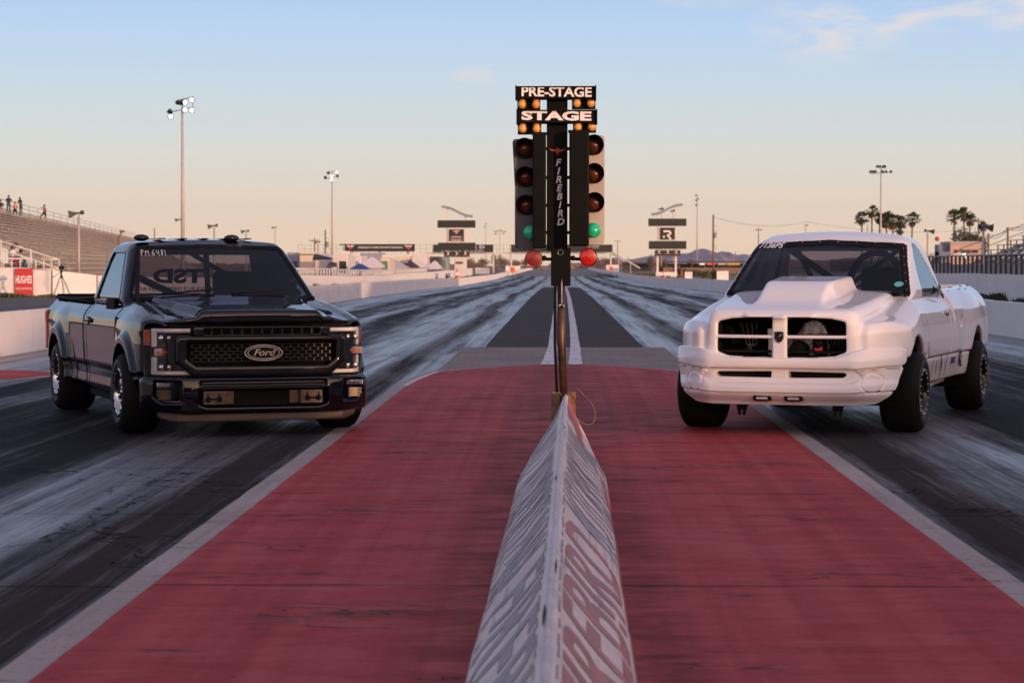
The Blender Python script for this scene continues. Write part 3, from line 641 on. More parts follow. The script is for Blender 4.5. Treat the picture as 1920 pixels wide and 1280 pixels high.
# cab shell ---------------------------------------------------------
BKS = [(-.42, 1.12), (-.52, 1.225), (-.90, 1.52), (-1.17, 1.70), (-1.30, 1.742), (-1.55, 1.758), (-1.95, 1.752), (-2.08, 1.715), (-2.14, 1.60), (-2.235, 1.12)]
def bk_cabsolid(x, y, z, r=0.0):
    ay = np.abs(y); xs = x + sstep(-1.5, -.9, x) * .13 * (ay / .85) ** 2 - .0; g = z - .03 * (ay / .75) ** 2 * 0
    f = poly2(xs, z + .035 * (ay / .72) ** 2 * sstep(1.5, 1.75, z), BKS); w = interp(z, [1.10, 1.20, 1.45, 1.66, 1.80], [.945, .925, .835, .755, .70])
    return smax(f, ay - w, .09) + r
BKW = [(-2.02, 1.165), (-1.20, 1.165), (-1.13, 1.075), (-.84, 1.075), (-.80, 1.17), (-1.05, 1.38), (-1.36, 1.635), (-1.93, 1.635), (-1.99, 1.55)]
def bk_wsreg(y, z, g=0.0):
    return poly2(y, z, [(-.865 - g, 1.215), (-.69 - g * .8, 1.672 + g), (0, 1.690 + g), (.69 + g * .8, 1.672 + g), (.865 + g, 1.215), (.8, 1.0), (-.8, 1.0)])
def bk_shell(x, y, z):
    s = bk_cabsolid(x, y, z); f = np.maximum(s, -(s + .05)); f = np.maximum(f, 1.13 - z)
    f = smax(f, -np.maximum(bk_wsreg(y, z), -1.25 - x), .012); f = smax(f, -np.maximum(poly2(x, z, BKW), .6 - np.abs(y)), .012)
    rw = poly2(y, z, [(-.70, 1.20), (-.62, 1.62), (.62, 1.62), (.70, 1.20)]); return np.maximum(f, -np.maximum(rw, x + 1.95))
cab = carved('cab', bk_shell, (-2.28, -.96, 1.10), (-.38, .96, 1.80), M_black, BK, .0135)
carved('windscreen', lambda x, y, z: bk_cabsolid(x, y, z) + .008, (-1.45, -.95, 1.05), (-.34, .95, 1.80), M_ws, BK, .014, region=lambda x, y, z: np.maximum(bk_wsreg(y, z, .014), np.maximum(-1.25 - x, 1.17 - z)))
carved('windscreen_seal', lambda x, y, z: np.maximum(np.maximum(bk_cabsolid(x, y, z) + .004, -bk_cabsolid(x, y, z) - .03), np.maximum(np.maximum(bk_wsreg(y, z, .010), -(bk_wsreg(y, z, -.030))), np.maximum(-1.25 - x, 1.19 - z))), (-1.30, -.9, 1.17), (-.36, .9, 1.72), M_matte, BK, .010)
def pane(name, solid, off, region, lo, hi, mat, parent):
    for s in (1, -1): carved(name, lambda x, y, z: solid(x, y, z) + off, (lo[0], min(lo[1] * s, hi[1] * s), lo[2]), (hi[0], max(lo[1] * s, hi[1] * s), hi[2]), mat, parent, .014, region=region)
pane('side_window', bk_cabsolid, .012, lambda x, y, z: np.maximum(poly2(x, z, BKW) - .008, .62 - np.abs(y)), (-2.2, .60, 1.0), (-.70, 1.0, 1.75), M_sideglass, BK)
carved('window_trim', lambda x, y, z: np.maximum(np.maximum(bk_cabsolid(x, y, z) - .004, -bk_cabsolid(x, y, z) - .03), np.abs(poly2(x, z, BKW)) - .011), (-2.06, .68, 1.05), (-.78, .97, 1.66), M_gloss, BK, .0095, True)
for s in (1, -1):
    m = MB(); m.add([(-1.40, s * .942, 1.185), (-1.02, s * .942, 1.185), (-0.98, s * .955, 1.06), (-1.37, s * .955, 1.06), (-1.40, s * .92, 1.185), (-1.02, s * .92, 1.185), (-0.98, s * .925, 1.06), (-1.37, s * .925, 1.06)], [(0, 1, 2, 3), (7, 6, 5, 4), (0, 4, 5, 1), (1, 5, 6, 2), (2, 6, 7, 3), (3, 7, 4, 0)])
    m.build('mirror_sail', M_matte, BK)
m = MB(); m.add([(-2.15, -.70, 1.19), (-2.15, .70, 1.19), (-2.065, .62, 1.63), (-2.065, -.62, 1.63)], [(0, 1, 2, 3)]); rw = m.build('rear_window', M_rearglass, BK)
Mrw = frame_M((-2.118, 0, 1.385), (0, -1, 0), (-.19, 0, -1)) ; xd = Vector((0, -1, 0)); yd = Vector((.19, 0, 1)).normalized()
def on_rear(txt, y, z, size, mat_m, sx=1.0, bold=.0):
    vs, fs = text_mesh(txt, size, .003, 0, bold, sx); o = Vector((-2.10 + (z - 1.385) * .19 - .012, y, z)); return mat_m.add([tuple(o + xd * x + yd * yy) for x, yy, zz in vs], fs)
m = MB(); on_rear('TSD', -.10, 1.385, .185, m, 1.5, .009); on_rear('TOTAL SOURCE DIESEL & OFF ROAD', -.10, 1.262, .055, m, 1.05, .001); m.build('rear_window_lettering', M_matte, rw)
# chalked number
def wsx(y, z):
    z = np.asarray(z, float); y = np.asarray(y, float); lo = np.full(y.shape, -1.3); hi = np.full(y.shape, -.3)
    for _ in range(30):
        mid = (lo + hi) / 2; ins = bk_cabsolid(mid, y, z) < 0; lo = np.where(ins, mid, lo); hi = np.where(ins, hi, mid)
    return lo
STK = {'P': [[(0, -.5), (.05, .5)], [(.0, .4), (.3, .5), (.42, .3), (.25, .1), (.05, .0)]], 'M': [[(0, -.5), (.05, .4), (.3, 0), (.5, .4), (.6, -.5)]], '6': [[(.4, .5), (.1, .2), (0, -.25), (.2, -.45), (.42, -.3), (.35, -.02), (.05, -.1)]],
       '4': [[(.05, .45), (.0, .0), (.45, .05)], [(.4, .5), (.35, -.5)]], '8': [[(.4, .4), (.2, .5), (.08, .3), (.38, -.1), (.25, -.42), (.02, -.3), (.15, .0), (.42, .3)]], '1': [[(.1, .5), (.12, -.5)]]}
def strokes(txt, y0, z0, sz, r, fx, adv, lean=0.0, dirn=1, dy=None):
    m = MB(); c = y0
    for i, ch in enumerate(txt):
        if ch == ' ': c += dirn * sz * .25; continue
        for st in STK[ch]:
            P = [(c + dirn * (px + py * lean) * sz, z0 + py * sz + (dy[i] if dy else 0)) for px, py in st]; Q = []
            for (a, b), (e, g) in zip(P, P[1:]): Q += [(a + (e - a) * k / 4, b + (g - b) * k / 4) for k in range(4)]
            Q.append(P[-1]); xs = fx([q[0] for q in Q], [q[1] for q in Q]); m.tube([(x + .002, q[0], q[1]) for x, q in zip(xs, Q)], r, 5)
        c += dirn * adv[ch] * sz
    return m
strokes('PM 6481', -.665, 1.618, .056, .0026, wsx, {'P': .7, 'M': .85, '6': .75, '4': .7, '8': .65, '1': .4}, .12).build('windscreen_number', M_letter, BK)
# roof ribs and clearance lamps
for y in (-.42, -.21, 0, .21, .42): MB().box((-1.62, y, 1.755), (.60, .07, .012), bev=.005).build('roof_rib', M_black, cab)
for y in (-.62, .26):
    m = MB(); m.ball((-1.33, y, 1.762), .075, 14, (.9, 1, .45)); m.build('roof_lamp', M_gloss, BK)
# front end --------------------------------------------------------------
def bkF(y): return .935 - .10 * (np.abs(y) / 1.0) ** 3
def bump_f(x, y, z):
    ay = np.abs(y); xf = .985 - .035 * sstep(.55, .9, ay) - 1.6 * np.maximum(ay - .70, 0) ** 1.6
    f = smax(x - xf - .015 * np.cos((z - .38) * 9), z - .525 - .005 * ay, .04); f = smax(f, .205 + .02 * sstep(.6, 1, ay) - z, .04); f = smax(f, ay - 1.028, .05); f = np.maximum(f, .55 + .25 * sstep(1.1, .8, ay) * 0 - x)
    f = np.maximum(f, (.58 + .0 * z) - x)
    op = rpoly(y, z, [(-.56, .405), (.56, .405), (.56, .305), (.50, .285), (-.50, .285), (-.56, .305)], .022); f = smax(f, -np.maximum(op, .80 - x), .012)
    g = rpoly(y, z, [(-.56, .488), (.56, .488), (.56, .448), (-.56, .448)], .010); f = smax(f, -np.maximum(g, .955 - x), .01)
    fog = rpoly(ay, z, [(.735, .485), (.925, .485), (.925, .36), (.87, .315), (.735, .315)], .012); return smax(f, -np.maximum(fog, xf - .045 - x), .01)
bp = carved('front_bumper', bump_f, (.56, -1.05, .18), (1.02, 1.05, .55), M_black, BK, .011)
m = MB(); m.box((.83, 0, .345), (.06, 1.14, .15)); m.build('bumper_backing', M_matte, bp)
for s in (1, -1):
    m = MB(); m.box((.925, s * .435, .345), (.10, .20, .118), bev=.006); m.box((.885, s * .30, .345), (.05, .10, .118), bev=.006); m.build('tow_plate', M_tan, bp)
for s in (1, -1):
    m = MB()
    for d in (-.05, .05): m.ball((.983, s * .445 + d, .335), .026, 10, (.35, 1, 1)); m.tube([(.981, s * .445 + d, .345), (.981, s * .445 + d * 1.05, .385)], .006, 6)
    m.box((.981, s * .445, .335), (.01, .05, .014)); m.build('tow_hook', M_matte, bp)
m = MB(); m.box((.958, 0, .468), (.03, 1.10, .030), bev=.012); m.build('bumper_bar', M_gloss, bp)
for s in (1, -1):
    m = MB()
    for zz in (.338, .352, .366, .38, .394, .408): m.box((.845, s * .83, zz), (.05, .185 if zz > .36 else .15, .006))
    m.box((.840, s * .83, .373), (.02, .12, .08)); m.build('fog_grille', M_tan, bp)
for s in (1, -1):
    m = MB(); m.box((.878, s * .83, .462), (.04, .20, .038), rz=s * -.35, bev=.008)
    fl = m.build('fog_lamp', M_lamp, bp); m = MB(); m.box((.890, s * .83, .462), (.034, .215, .050), rz=s * -.35, bev=.008); m.build('fog_lens', M_lens, fl)
def dam_f(x, y, z):
    ay = np.abs(y); f = smax(x - (.94 - .05 * sstep(.3, .9, ay) - .9 * np.maximum(ay - .74, 0)), .135 + .06 * sstep(.75, 1.0, ay) - z, .02); return np.maximum(np.maximum(f, z - .225), np.maximum(.74 - x, ay - .99))
carved('air_dam', dam_f, (.72, -1.01, .12), (.98, 1.01, .24), plain('sun_tinted_plastic', (.075, .052, .040), .5), BK, .011)  # the brown is warm reflected light put into the lip's colour
# backing and radiator
m = MB(); m.box((.80, 0, .76), (.05, 1.60, .46)); m.box((.66, 0, .76), (.16, 1.74, .40)); m.build('radiator_panel', M_matte, BK)
def on_front(y0, y1, z0, z1): return (.84, y0 - .03, z0 - .03), (1.03, y1 + .03, z1 + .03)
GO = [(-.73, .865), (.73, .865), (.745, .84), (.745, .66), (.60, .545), (-.60, .545), (-.745, .66), (-.745, .84)]
GI = [(-.655, .815), (.655, .815), (.655, .69), (.585, .638), (-.585, .638), (-.655, .69)]
def gf(x, y, z):
    o = rpoly(y, z, GO, .02); i = rpoly(y, z, GI, .012); xx = x - bkF(y); f = np.maximum(o, -i); f = smax(f, xx - .035, .03); return np.maximum(f, -.045 - xx)
gr_ = carved('grille_frame', gf, *on_front(-.78, .78, .52, .89), M_gloss, BK, .010)
for nm, zc, hh in (('upper_grille_bar', .922, .042), ('lower_grille_bar', .562, .034)):
    def bf(x, y, z, zc=zc, hh=hh):
        xx = x - bkF(y); f = rpoly(y, z, [(-.60, zc - hh + .01), (.60, zc - hh + .01), (.60, zc + hh - .01), (-.60, zc + hh - .01)], .01); s = rpoly(y, z, [(-.51, zc - .018), (.51, zc - .018), (.51, zc + .018), (-.51, zc + .018)], .008)
        f = np.maximum(f, -s); return np.maximum(smax(f, xx - .02 + (.015 if nm[0] == 'l' else 0), .015), -.045 - xx)
    carved(nm, bf, *on_front(-.62, .62, zc - hh, zc + hh), M_gloss, BK, .009)
    m = MB()
    for i in range(11): yy = -.45 + i * .09; m.box((float(bkF(yy)) - .015, yy, zc), (.03, .008, .05))
    m.build('grille_rib', plain('satin_rib', (.03, .024, .022), .3, .3), BK)
m = MB()
for i in range(6): m.tube([(float(bkF(y)) - .012, y, .66 + i * .030) for y in np.linspace(-.655, .655, 15)], .0045, 5)
for i in range(5):
    for j in range(18):
        y = -.62 + j * .073 + (.036 if i % 2 else 0)
        if abs(y) < .655: m.box((float(bkF(y)) - .012, y, .675 + i * .030), (.010, .012, .026))
m.build('grille_mesh', plain('satin_mesh', (.016, .013, .012), .3, .3), BK)
# badge
m = MB(); O = frame_M((.965, 0, .735), (0, 1, 0), (0, 0, 1))
def ell(m, a, b, x0, x1, n=40, M_=O): m.prism([(a * math.cos(2 * math.pi * i / n), b * math.sin(2 * math.pi * i / n)) for i in range(n)], x0, x1, M_)
ell(m, .172, .072, -.03, .010); bd = m.build('badge', M_gloss, BK)
m = MB(); 
def ellring(m, a, b, w_, x1):
    n = 44; vs = []
    for i in range(n):
        t = 2 * math.pi * i / n
        for k, z in ((0, x1 - .004), (0, x1), (1, x1), (1, x1 - .004)): vs.append(((a - w_ * k) * math.cos(t), (b - w_ * k) * math.sin(t), z))
    m.add(vs, [(4 * i + k, 4 * i + (k + 1) % 4, 4 * ((i + 1) % n) + (k + 1) % 4, 4 * ((i + 1) % n) + k) for i in range(n) for k in range(4)], False, O)
ellring(m, .145, .055, .007, .016); ellring(m, .172, .072, .010, .013)
m.build('badge_ring', M_steel, bd)
vs, fs = text_mesh('Ford', .085, .004, .35, .0015, 1.15); m = MB(); m.add([(x, y * .95, z + .014) for x, y, z in vs], fs, False, O); m.build('badge_script', M_steel, bd)
# headlamps
def HLX(y): return .905 - .10 * (np.abs(y)) ** 3 - 2.2 * np.maximum(np.abs(y) - .84, 0) ** 1.3
for s in (1, -1):
    def lf(x, y, z): ay = y * s; return np.maximum(np.maximum(poly2(ay, z, [(.615, .95), (.985, .955), (.985, .54), (.66, .53), (.60, .535), (.75, .655), (.75, .86), (.615, .87)]), x - HLX(y) + .012), .70 - x)
    b = sorted((s * .58, s * 1.02)); hl = carved('headlamp', lf, (.68, b[0], .50), (.92, b[1], .98), M_gloss, BK, .010)
    def cf(x, y, z):
        ay = y * s; f = np.minimum(poly2(ay, z, [(.63, .945), (.93, .945), (.93, .916), (.63, .916)]), poly2(ay, z, [(.900, .945), (.935, .945), (.935, .79), (.900, .79)]))
        f = np.minimum(f, np.minimum(poly2(ay, z, [(.900, .70), (.935, .70), (.935, .548), (.900, .548)]), poly2(ay, z, [(.62, .577), (.93, .577), (.93, .548), (.62, .548)])))
        return np.maximum(f - .002, np.maximum(x - HLX(y) - .006, HLX(y) - .03 - x))
    carved('light_tube', cf, (.68, b[0], .50), (.93, b[1], .98), M_drl, hl, .008)
    carved('side_marker', lambda x, y, z: np.maximum(poly2(y * s, z, [(.945, .94), (.988, .935), (.988, .80), (.945, .80)]), np.maximum(x - HLX(y) - .006, HLX(y) - .03 - x)), (.62, b[0], .78), (.92, b[1], .96), M_amber, hl, .009)
    m = MB()
    for zz, yy in ((.865, .84), (.612, .84)):
        for dy in (-.035, .035): m.ball((float(HLX(yy)) - .012, s * (yy + dy), zz), .030, 10, (.5, .9, 1))
    m.build('lamp_reflector', M_lamp, hl)
    m = MB(); m.box((float(HLX(.86)) - .002, s * .865, .745), (.02, .15, .062), rz=-s * .2, bev=.008); m.build('turn_signal', plain('grey_lens', (.30, .27, .27), .2, .2), hl)
    m = MB(); m.box((float(HLX(.86)) + .012, s * .865, .745), (.008, .11, .016), rz=-s * .2); m.build('amber_bulb', M_amber, hl)
    carved('headlamp_lens', lambda x, y, z: x - HLX(y) - .016 + 0 * z, (.55, b[0] - .03, .45), (1.0, b[1] + .03, 1.02), M_lens, hl, .014, region=lambda x, y, z: poly2(y * s, z, [(.615, .952), (.992, .957), (.992, .54), (.60, .533), (.755, .655), (.755, .86), (.615, .87)]))
# fender vent strip
for s in (1, -1): MB().box((-.585, s * 1.006, .86), (.022, .02, .34), bev=.006).build('fender_vent', M_gloss, BK)
# wheels
for s in (1, -1):
    wheel(BK, (0, s * .935, .355), s, .345, .355, .215, False)
    wheel(BK, (XR, s * .885, .36), s, .38, .36, .215, False)
# cage and cabin
m = MB()
hoop = [(-1.85, -.72, .5), (-1.86, -.70, 1.2), (-1.84, -.60, 1.66), (-1.84, .60, 1.66), (-1.86, .70, 1.2), (-1.85, .72, .5)]
bar(m, hoop, .024)
for s in (1, -1):
    bar(m, [(-.75, s * .74, .6), (-.85, s * .76, 1.15), (-1.40, s * .64, 1.62), (-1.84, s * .60, 1.65)], .024); bar(m, [(-1.84, s * .60, 1.66), (-2.05, s * .66, 1.1)], .02)
bar(m, [(-1.28, -.63, 1.62), (-1.28, .63, 1.62)], .022); bar(m, [(-1.86, -.70, 1.45), (-1.86, -.05, 1.15)], .035); bar(m, [(-1.86, .70, 1.20), (-1.85, -.1, 1.66)], .024)
bar(m, [(-1.86, -.70, 1.15), (-1.86, .70, 1.15)], .022); bar(m, [(-1.30, .0, 1.63), (-1.2, .0, 1.2)], .028); m.build('roll_cage', M_cage, BK)
seat(BK, .42, -1.50, .62); seat(BK, -.42, -1.50, .40); steering(BK, .42, -1.05, 1.12)
m = MB(); m.box((-.78, 0, 1.08), (.36, 1.5, .14), bev=.05); m.box((-1.4, 0, .45), (1.5, 1.5, .06)); m.box((-2.1, 0, .85), (.04, 1.6, .62)); m.build('dashboard', M_int, BK)
# ================================================================== THE WHITE PICKUP
WT = place_truck('pickup_truck', 2.225, 22.131, R(18), -1, 'white single-cab pickup with a tall hood scoop, standing half on the red island')
WXR = -3.68
def wt_Y(x, z):
    y = interp(z, [.10, .36, .40, .60, .625, .645, .80, .95, 1.06, 1.14, 1.20, 1.30], [.90, .935, .965, .990, .988, 1.012, 1.022, 1.012, .985, .935, .88, .78])
    for cx in (0.0, WXR):
        r = np.sqrt((x - cx) ** 2 + ((z - .40) * .85) ** 2); y = y + sstep(.2, .5, z) * .035 * sstep(.95, .45, r)
    return y - .10 * sstep(.25, .95, x) ** 1.5
def wt_arch(x, z, cx): 
    return .45 - np.sqrt(((x - cx) * 1.02) ** 2 + np.maximum(z - .42, (z - .42) * .55) ** 2)
def wt_side(x, y, z): return smax(np.abs(y) - wt_Y(x, z), z - 1.235, .07)
def scoop_f(x, y, z):
    ay = np.abs(y); t = 1.05 + .295 * sstep(1.0, .14, x) + .052 * np.clip((.35 - x) / .85, 0, 1); w = interp(x, [-.52, .3, .8], [.345, .29, .30]); w = w + (t - z) * .32
    return np.maximum(smax(smax(z - t, ay - w, .035), -.52 - x, .015), 1.04 - z)
def wt_clip(x, y, z):      # one-piece fibreglass nose: bonnet, grille shell, wings
    ay = np.abs(y)
    # bonnet block
    Hc = interp(x, [-.6, -.3, .2, .6, .85, .97, 1.05], [1.262, 1.245, 1.185, 1.14, 1.105, 1.075, 1.06]) + .018 * (1 - (ay / .7) ** 2)
    wc = interp(x, [-.6, 0, .5, .85, 1.0], [.83, .76, .71, .675, .665]) + interp(z, [.70, .98, 1.03, 1.3], [.035, .015, .0, -.06])
    hood_ = smax(smax(z - Hc, ay - wc, .075), x - (1.0 - .10 * (ay / .7) ** 2 - .10 * np.maximum(z - .98, 0)), .08)
    # wings
    Hf = interp(x, [-.6, -.3, 0, .3, .6, .85], [1.225, 1.165, 1.10, 1.04, .985, .955]) - .05 * sstep(.85, 1.05, ay) + .03 * sstep(.2, .7, x)
    wing = smax(z - Hf, ay - wt_Y(x, z) - .02 * sstep(.3, .7, x), .07); wing = smax(wing, x - (.87 - 3.3 * np.maximum(ay - .74, 0) ** 1.6 - .05 * sstep(.9, 1.0, z)), .06)
    sc = scoop_f(x, y, z); f = smin(smin(hood_, wing, .03), sc, .06); sh_ = f
    # grille opening in four windows
    op = rpoly(ay, z, [(-.2, 1.012), (.25, 1.010), (.44, 1.000), (.540, .978), (.545, .765), (.47, .738), (.25, .727), (-.2, .725)], .032)
    op = np.maximum(op, .068 - ay); op = np.maximum(op, .016 - np.abs(z - .873)); f = smax(f, -np.maximum(op, .74 - x), .03)
    # hollow engine bay so that the openings read dark
    f = np.maximum(f, -(sh_ + .04)); f = smax(f, wt_arch(x, z, 0.0), .012); f = np.maximum(f, np.maximum(.69 - z, -.54 - x))
    return f
nose = carved('front_clip', wt_clip, (-.56, -1.10, .66), (1.06, 1.10, 1.43), M_white, WT, .0125)
def wt_bumper(x, y, z):
    ay = np.abs(y); corner = 1.5 * np.maximum(ay - .62, 0) ** 1.7 + .08 * (ay / .9) ** 2
    top = .690 + .085 * sstep(.45, .78, ay) ; up_ = 1.005 + .03 * sstep(.78, .66, z) - .0 * z
    upper = smax(x - (up_ - corner), z - top, .014); upper = np.maximum(upper, .568 + .035 * sstep(.5, 1, ay) - z)
    mid = smax(x - (1.005 + .018 * sstep(.52, .44, z) - corner), z - (.580 + .035 * sstep(.5, 1, ay)), .016); mid = np.maximum(mid, .385 + .02 * sstep(.5, 1, ay) - z)
    low = np.maximum(x - (1.005 - .10 * sstep(.385, .27, z) - corner), z - .40); low = smax(low, .272 + .025 * sstep(.6, 1.0, ay) - z, .010)
    f = smin(smin(upper, mid, .006), low, .006); groove = np.abs(z - (.580 + .035 * sstep(.5, 1, ay))) - .007; f = smax(f, -np.maximum(groove, (.975 - corner) - x), .004)
    f = smax(f, ay - (1.045 - .10 * sstep(.5, .25, z)), .06)
    # full-width scooped slot in two halves
    sc_ = rpoly(ay, z, [(0, .570), (.60, .565), (.68, .53), (.60, .495), (0, .495)], .02); f = smax(f, -np.maximum(sc_, .985 - corner - x), .05)
    sl_ = rpoly(ay, z, [(.085, .560), (.555, .554), (.575, .545), (.55, .530), (.085, .526)], .010); f = smax(f, -np.maximum(sl_, .80 - x), .01)
    r = np.sqrt((ay - .795) ** 2 + (z - .476) ** 2); f = f + .008 * np.exp(-((r - .087) / .008) ** 2)
    rear = np.minimum(.62 - x + 0 * z, 9); cut = (.53 + (.66 - z) * .55) - x        # diagonal cut ahead of the tyre
    f = smax(f, np.maximum(cut, -9), .03); f = np.maximum(f, np.maximum(.50 - x, -9)); inner = np.maximum(np.maximum(x - .86 + corner, ay - .90), np.maximum(.30 - z, z - .70)); return np.maximum(f, -inner)
bw = carved('front_bumper', wt_bumper, (.48, -1.10, .25), (1.06, 1.10, .80), M_white, WT, .0092)
for c_, d_ in (((.78, 0, .56), (.03, 1.4, .30)), ((-.10, 0, .85), (.05, 1.24, .55)), ((.38, .61, .85), (.96, .02, .50)), ((.38, -.61, .85), (.96, .02, .50)), ((.30, 0, 1.035), (.9, 1.2, .02)), ((.36, 0, .738), (.98, 1.2, .02))):
    MB().box(c_, d_).build('engine_bay_panel', M_matte, WT)
for y0 in (-.155, .125):
    m = MB(); P = [(.082 * math.copysign(abs(math.cos(t)) ** .45, math.cos(t)), .027 * math.copysign(abs(math.sin(t)) ** .6, math.sin(t))) for t in [2 * math.pi * i / 28 for i in range(28)]]
    m.prism(P, -.05, .012, frame_M((.975, y0, .335), (0, 1, 0), (.0, 0, 1))); ld = m.build('light_bar', M_matte, bw)
    m = MB(); m.box((.989, y0, .335), (.006, .105, .026), bev=.002); ln = m.build('light_bar_lens', plain('led_lens', (.30, .24, .24), .2, .4, .5, 160), ld)
    m = MB()
    for i in range(6): m.ball((.993, y0 - .04 + i * .016, .335), .0065, 8)
    m.build('light_diode', M_drl, ld)
for y0 in (-.575, .565):
    m = MB(); m.lathe([(.016, -.02), (.016, .004), (.010, .008), (.001, .008)], 16, frame_M((.965, y0, .43), (0, 1, 0), (0, 0, 1))); m.build('bumper_screw', M_white, bw)
# badge
m = MB(); SH = [(-.042, .045), (0, .052), (.042, .045), (.040, -.015), (.022, -.040), (0, -.052), (-.022, -.040), (-.040, -.015)]
m.prism(SH, -.02, .008, frame_M((1.0, 0, .872), (0, 1, 0), (0, 0, 1))); bd = m.build('badge', M_matte, WT)
m = MB(); O = frame_M((1.008, 0, .872), (0, 1, 0), (0, 0, 1)); k = [(a * 1.0, b * 1.0) for a, b in SH]
for (a, b), (c, d) in zip(SH, SH[1:] + SH[:1]): m.tube([O @ Vector((a * .93, b * .93, .001)), O @ Vector((c * .93, d * .93, .001))], .0022, 4)
m.tube([O @ Vector((-.02, -.018, .001)), O @ Vector((.024, .030, .001))], .003, 4); m.tube([O @ Vector((-.018, .004, .001)), O @ Vector((.026, .010, .001))], .002, 4); m.tube([O @ Vector((.004, -.022, .001)), O @ Vector((.020, -.018, .001))], .002, 4)
m.build('badge_emblem', M_steel, bd)
# engine seen through the grille
m = MB(); O = frame_M((.60, .20, .86), (0, 1, 0), (0, 0, 1))
P = [(-.20, -.02), (-.12, .03), (-.06, .12), (.03, .155), (.11, .12), (.155, .03), (.165, -.10), (.18, -.17), (-.20, -.17)]
m.prism(P, -.05, .02, O)
for px_, py_ in P[1:7]: m.lathe([(.009, 0), (.009, .012), (.001, .013)], 8, O @ Matrix.Translation((px_ * .93, py_ * .93, .02)))
m.build('engine_cover', plain('milled_alloy', (.20, .19, .21), .18, 1.0, .5, 14), WT)
m = MB(); m.lathe([(.085, -.02), (.085, .05), (.075, .06), (.001, .062)], 32, frame_M((.63, .10, .745), (0, 1, 0), (0, 0, 1))); m.build('crank_pulley', M_matte, WT)
m = MB(); m.lathe([(.055, -.04), (.058, .05), (.050, .055), (.001, .055)], 24, frame_M((.68, .295, .76), (0, 1, 0), (0, 0, 1))); m.lathe([(.052, 0), (.05, .11), (.02, .13), (.001, .13)], 20, frame_M((.65, .29, .82), (0, 1, 0), (0, 0, 1))); m.build('pump_housing', M_matte, WT)
m = MB(); m.lathe([(.040, 0), (.040, .05), (.030, .056), (.001, .052)], 24, frame_M((.70, .295, .762), (0, 1, 0), (0, 0, 1))); m.build('red_cap', plain('red_anodised', (.55, .02, .03), .35, .2, .2, 30), WT)
m = MB(); m.box((.66, -.135, .80), (.04, .075, .26), bev=.01); m.box((.68, -.15, .90), (.03, .05, .08), bev=.006); m.lathe([(.008, 0), (.008, .01), (.001, .01)], 8, frame_M((.682, -.155, .75), (0, 1, 0), (0, 0, 1))); m.build('engine_bracket', M_steel, WT)
for a in range(5):
    m = MB(); m.tube([(.60, .30 + a * .05, .70), (.62, .36 + a * .03, .85), (.55, .42 + a * .02, 1.0)], .010, 6)
    m.build('engine_hose', plain('hose_rubber', (.03, .022, .02), .4, 0, .4, 12), WT)
for a in range(4):
    m = MB(); m.tube([(.60, -.30 - a * .06, .70), (.63, -.38 + a * .03, .80), (.58, -.45 + a * .05, 1.0)], .009, 6)
    m.build('engine_hose', plain('hose_rubber', (.03, .022, .02), .4, 0, .4, 12), WT)
# doors, cab corners, bed
def wt_door(x, y, z): return np.maximum(wt_side(x, y, z), np.maximum(poly2(x, z, [(-2.14, .635), (-.545, .635), (-.545, 1.3), (-2.14, 1.3)]) + .004, .78 - np.abs(y)))
doors = carved('door', wt_door, (-2.16, .76, .62), (-.53, 1.06, 1.26), M_white, WT, .0125, True)
for d, s in zip(doors, (1, -1)):
    m = MB(); m.box((-1.97, s * 1.008, 1.055), (.20, .03, .042), bev=.013); m.build('door_handle', M_white, d)
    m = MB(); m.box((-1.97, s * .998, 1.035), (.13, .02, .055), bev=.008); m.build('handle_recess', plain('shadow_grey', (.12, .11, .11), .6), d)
def wt_rocker(x, y, z):
    f = smax(np.abs(y) - wt_Y(x, z), .385 - z, .03); f = np.maximum(f, np.maximum(z - .628, .80 - np.abs(y))); f = np.maximum(f, np.maximum(x + .50, -3.30 - x)); return smax(smax(f, wt_arch(x, z, 0.0) + .02, .01), wt_arch(x, z, WXR) + .02, .01)
carved('rocker_panel', wt_rocker, (-3.32, .78, .36), (-.48, 1.04, .65), M_white, WT, .0125, True)
def wt_corner(x, y, z): return np.maximum(np.maximum(wt_side(x, y, z), np.maximum(x + 2.148, -2.365 - x)), np.maximum(.635 - z, .78 - np.abs(y)))
carved('cab_corner', wt_corner, (-2.38, .76, .62), (-2.13, 1.06, 1.26), M_white, WT, .0125, True)
def wt_bed(x, y, z):
    ay = np.abs(y); Hh = 1.262 + .03 * sstep(-3.2, -4.6, x); Yb = interp(z, [.3, .62, .64, .80, .95, 1.06, 1.15, 1.22, 1.32], [.95, .99, 1.012, 1.022, 1.018, 1.0, .96, .90, .78]); r = np.sqrt((x - WXR) ** 2 + ((z - .40) * .85) ** 2); Yb = Yb + .035 * sstep(.95, .45, r)
    f = smax(ay - Yb, z - Hh, .06); f = np.maximum(f, np.maximum(x + 2.372, .635 - z)); f = smax(f, -4.72 - x, .10); f = smax(f, wt_arch(x, z, WXR), .012)
    f = np.maximum(f, -np.maximum(np.maximum(ay - Yb + .035, .46 - ay), np.maximum(z - .80, np.maximum(-4.5 - x, x + 2.9)))); cav = np.maximum(np.maximum(ay - .76, .85 - z), np.maximum(x + 2.42, -4.62 - x)); f = np.maximum(f, -cav); return np.maximum(f, np.minimum(.62 - ay, .66 - z))
bed = carved('truck_bed', wt_bed, (-4.76, -1.10, .62), (-2.36, 1.10, 1.33), M_white, WT, .018)
m = MB(); m.lathe([(.085, 0), (.085, .003), (.080, .004), (.080, .002), (.001, .002)], 28, frame_M((-2.72, 1.018, .93), (-1, 0, 0), (0, 0, 1))); m.build('fuel_door', M_white, bed)
for x0 in (-3.1, -3.8, -4.3):
    m = MB(); m.box((x0, .845, 1.272 + (-2.9 - x0) * .010), (.05, .025, .010), bev=.004)
    m.build('stake_pocket', M_matte, bed)
